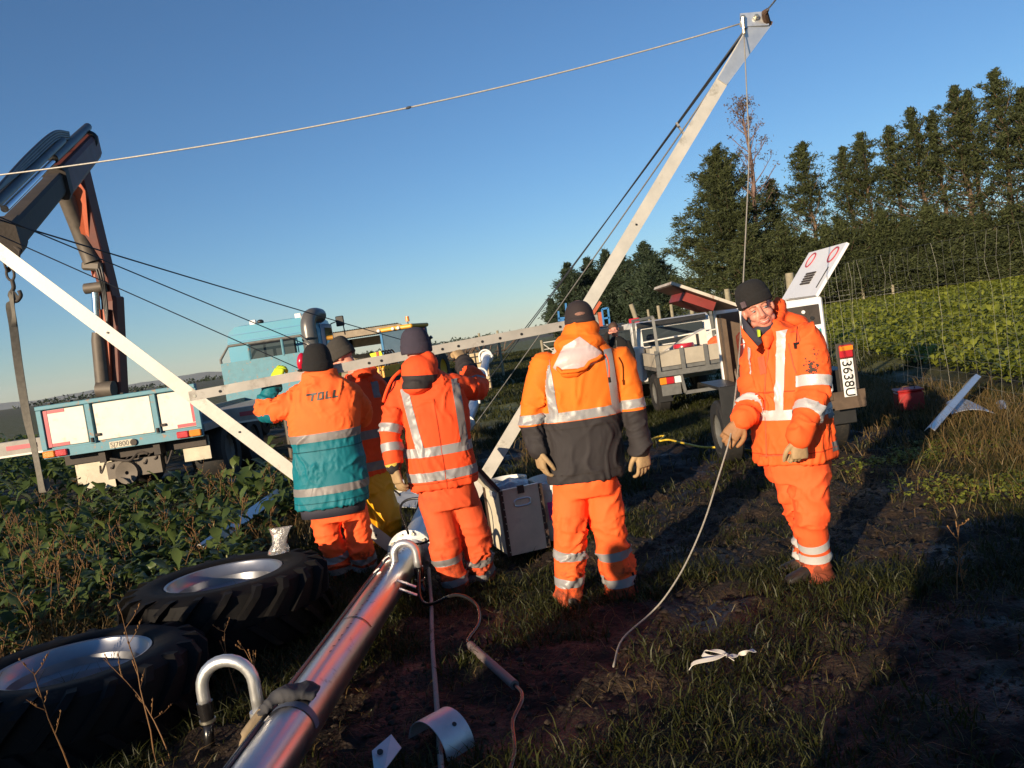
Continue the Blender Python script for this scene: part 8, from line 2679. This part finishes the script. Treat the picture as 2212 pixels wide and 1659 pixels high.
# ------------------------------------------------------------------ unseen figures added behind the camera to cast shade into the picture
def shade_figure():
    r = thing('person', 'unseen figure added behind the camera to cast shade', 'person', (0, 0, 0))
    mb = MB()
    lat, fw = Vector((1, 0, 0)), Vector((0, 1, 0))
    mb.rings(loft_rings(resample([(Vector((0, 0, 1.50)), .09, .09), (Vector((0, 0, 1.45)), .19, .12), (Vector((0, 0, 1.25)), .23, .15), (Vector((0, 0, .95)), .22, .16), (Vector((0, 0, .78)), .23, .17)], 3), lat, fw, 24, 2.4))
    for s in (-1, 1):
        capsule(mb, [(s * .21, 0, 1.40), (s * .27, .02, 1.12), (s * .26, .08, .86)], [.085, .07, .05], 12, 10)
        capsule(mb, [(s * .10, 0, .82), (s * .12, .02, .45), (s * .12, 0, .06)], [.11, .095, .08], 12, 10)
        mb.ell((s * .12, .07, .05), (.05, 0, 0), (0, .14, 0), (0, 0, .05), 12, 8)
    head_shapes(mb, head_matrix(Vector((0, 0.01, 1.64)), (0, 1, 0), (0, 0, 1)), False)
    me = remeshed(mb, .02, 2)
    o = finish(me, 'body', M_orB, r)
    return r, o
by, byo = shade_figure()
c1_ = bpy.data.objects['tractor_wheel'].location
def caster(px, py, y0):
    t = (py - y0) / SHADOW.y
    return (px - SHADOW.x * t, y0, 0)
by.location = caster(0.55, 5.0, -0.7); by['label'] = 'unseen figure added behind the camera to shade the shins at centre'
for q, lb2 in ((caster(c1_.x - .35, c1_.y, -0.8), 'unseen figure added behind the camera to shade the nearest wheel'), (caster(c1_.x + .12, c1_.y, -0.55), 'second unseen figure added behind the camera to shade the nearest wheel'), (caster(c1_.x + .55, c1_.y, -0.7), 'third unseen figure added behind the camera beside those shading the wheel')):
    r = by.copy(); COL.objects.link(r); r.location = q; r['label'] = lb2; r.rotation_euler = (0, 0, 0.3)
    c = byo.copy(); COL.objects.link(c); c.parent = r
# unseen ute copy added behind the camera to cast the dark mass at lower right
r = due.copy(); COL.objects.link(r)
r['label'] = 'unseen copy of the dark ute added behind the camera to shade the lower right'
r.location = (-1.6, -1.7, 0.05); r.rotation_euler = (0, 0, -math.pi / 2)
for ch in list(due.children):
    c = ch.copy(); COL.objects.link(c); c.parent = r
    for g_ in ch.children:
        e_ = g_.copy(); COL.objects.link(e_); e_.parent = c

# ------------------------------------------------------------------ haze over the plain
hz = MB(); hz.box((0, 6900, 145), (26000, 14600, 314))
mh = bpy.data.materials.new('haze_air'); mh.use_nodes = True
N, L = nt(mh); N.clear()
pv = N.new('ShaderNodeVolumePrincipled'); pv.inputs['Color'].default_value = (0.92, 0.95, 1.0, 1); pv.inputs['Density'].default_value = 2.4e-5
pv.inputs['Anisotropy'].default_value = 0.0
ou = N.new('ShaderNodeOutputMaterial'); L.new(pv.outputs[0], ou.inputs['Volume'])
ho_ = hz.build('haze', mh, None); tag(ho_, kind='stuff')
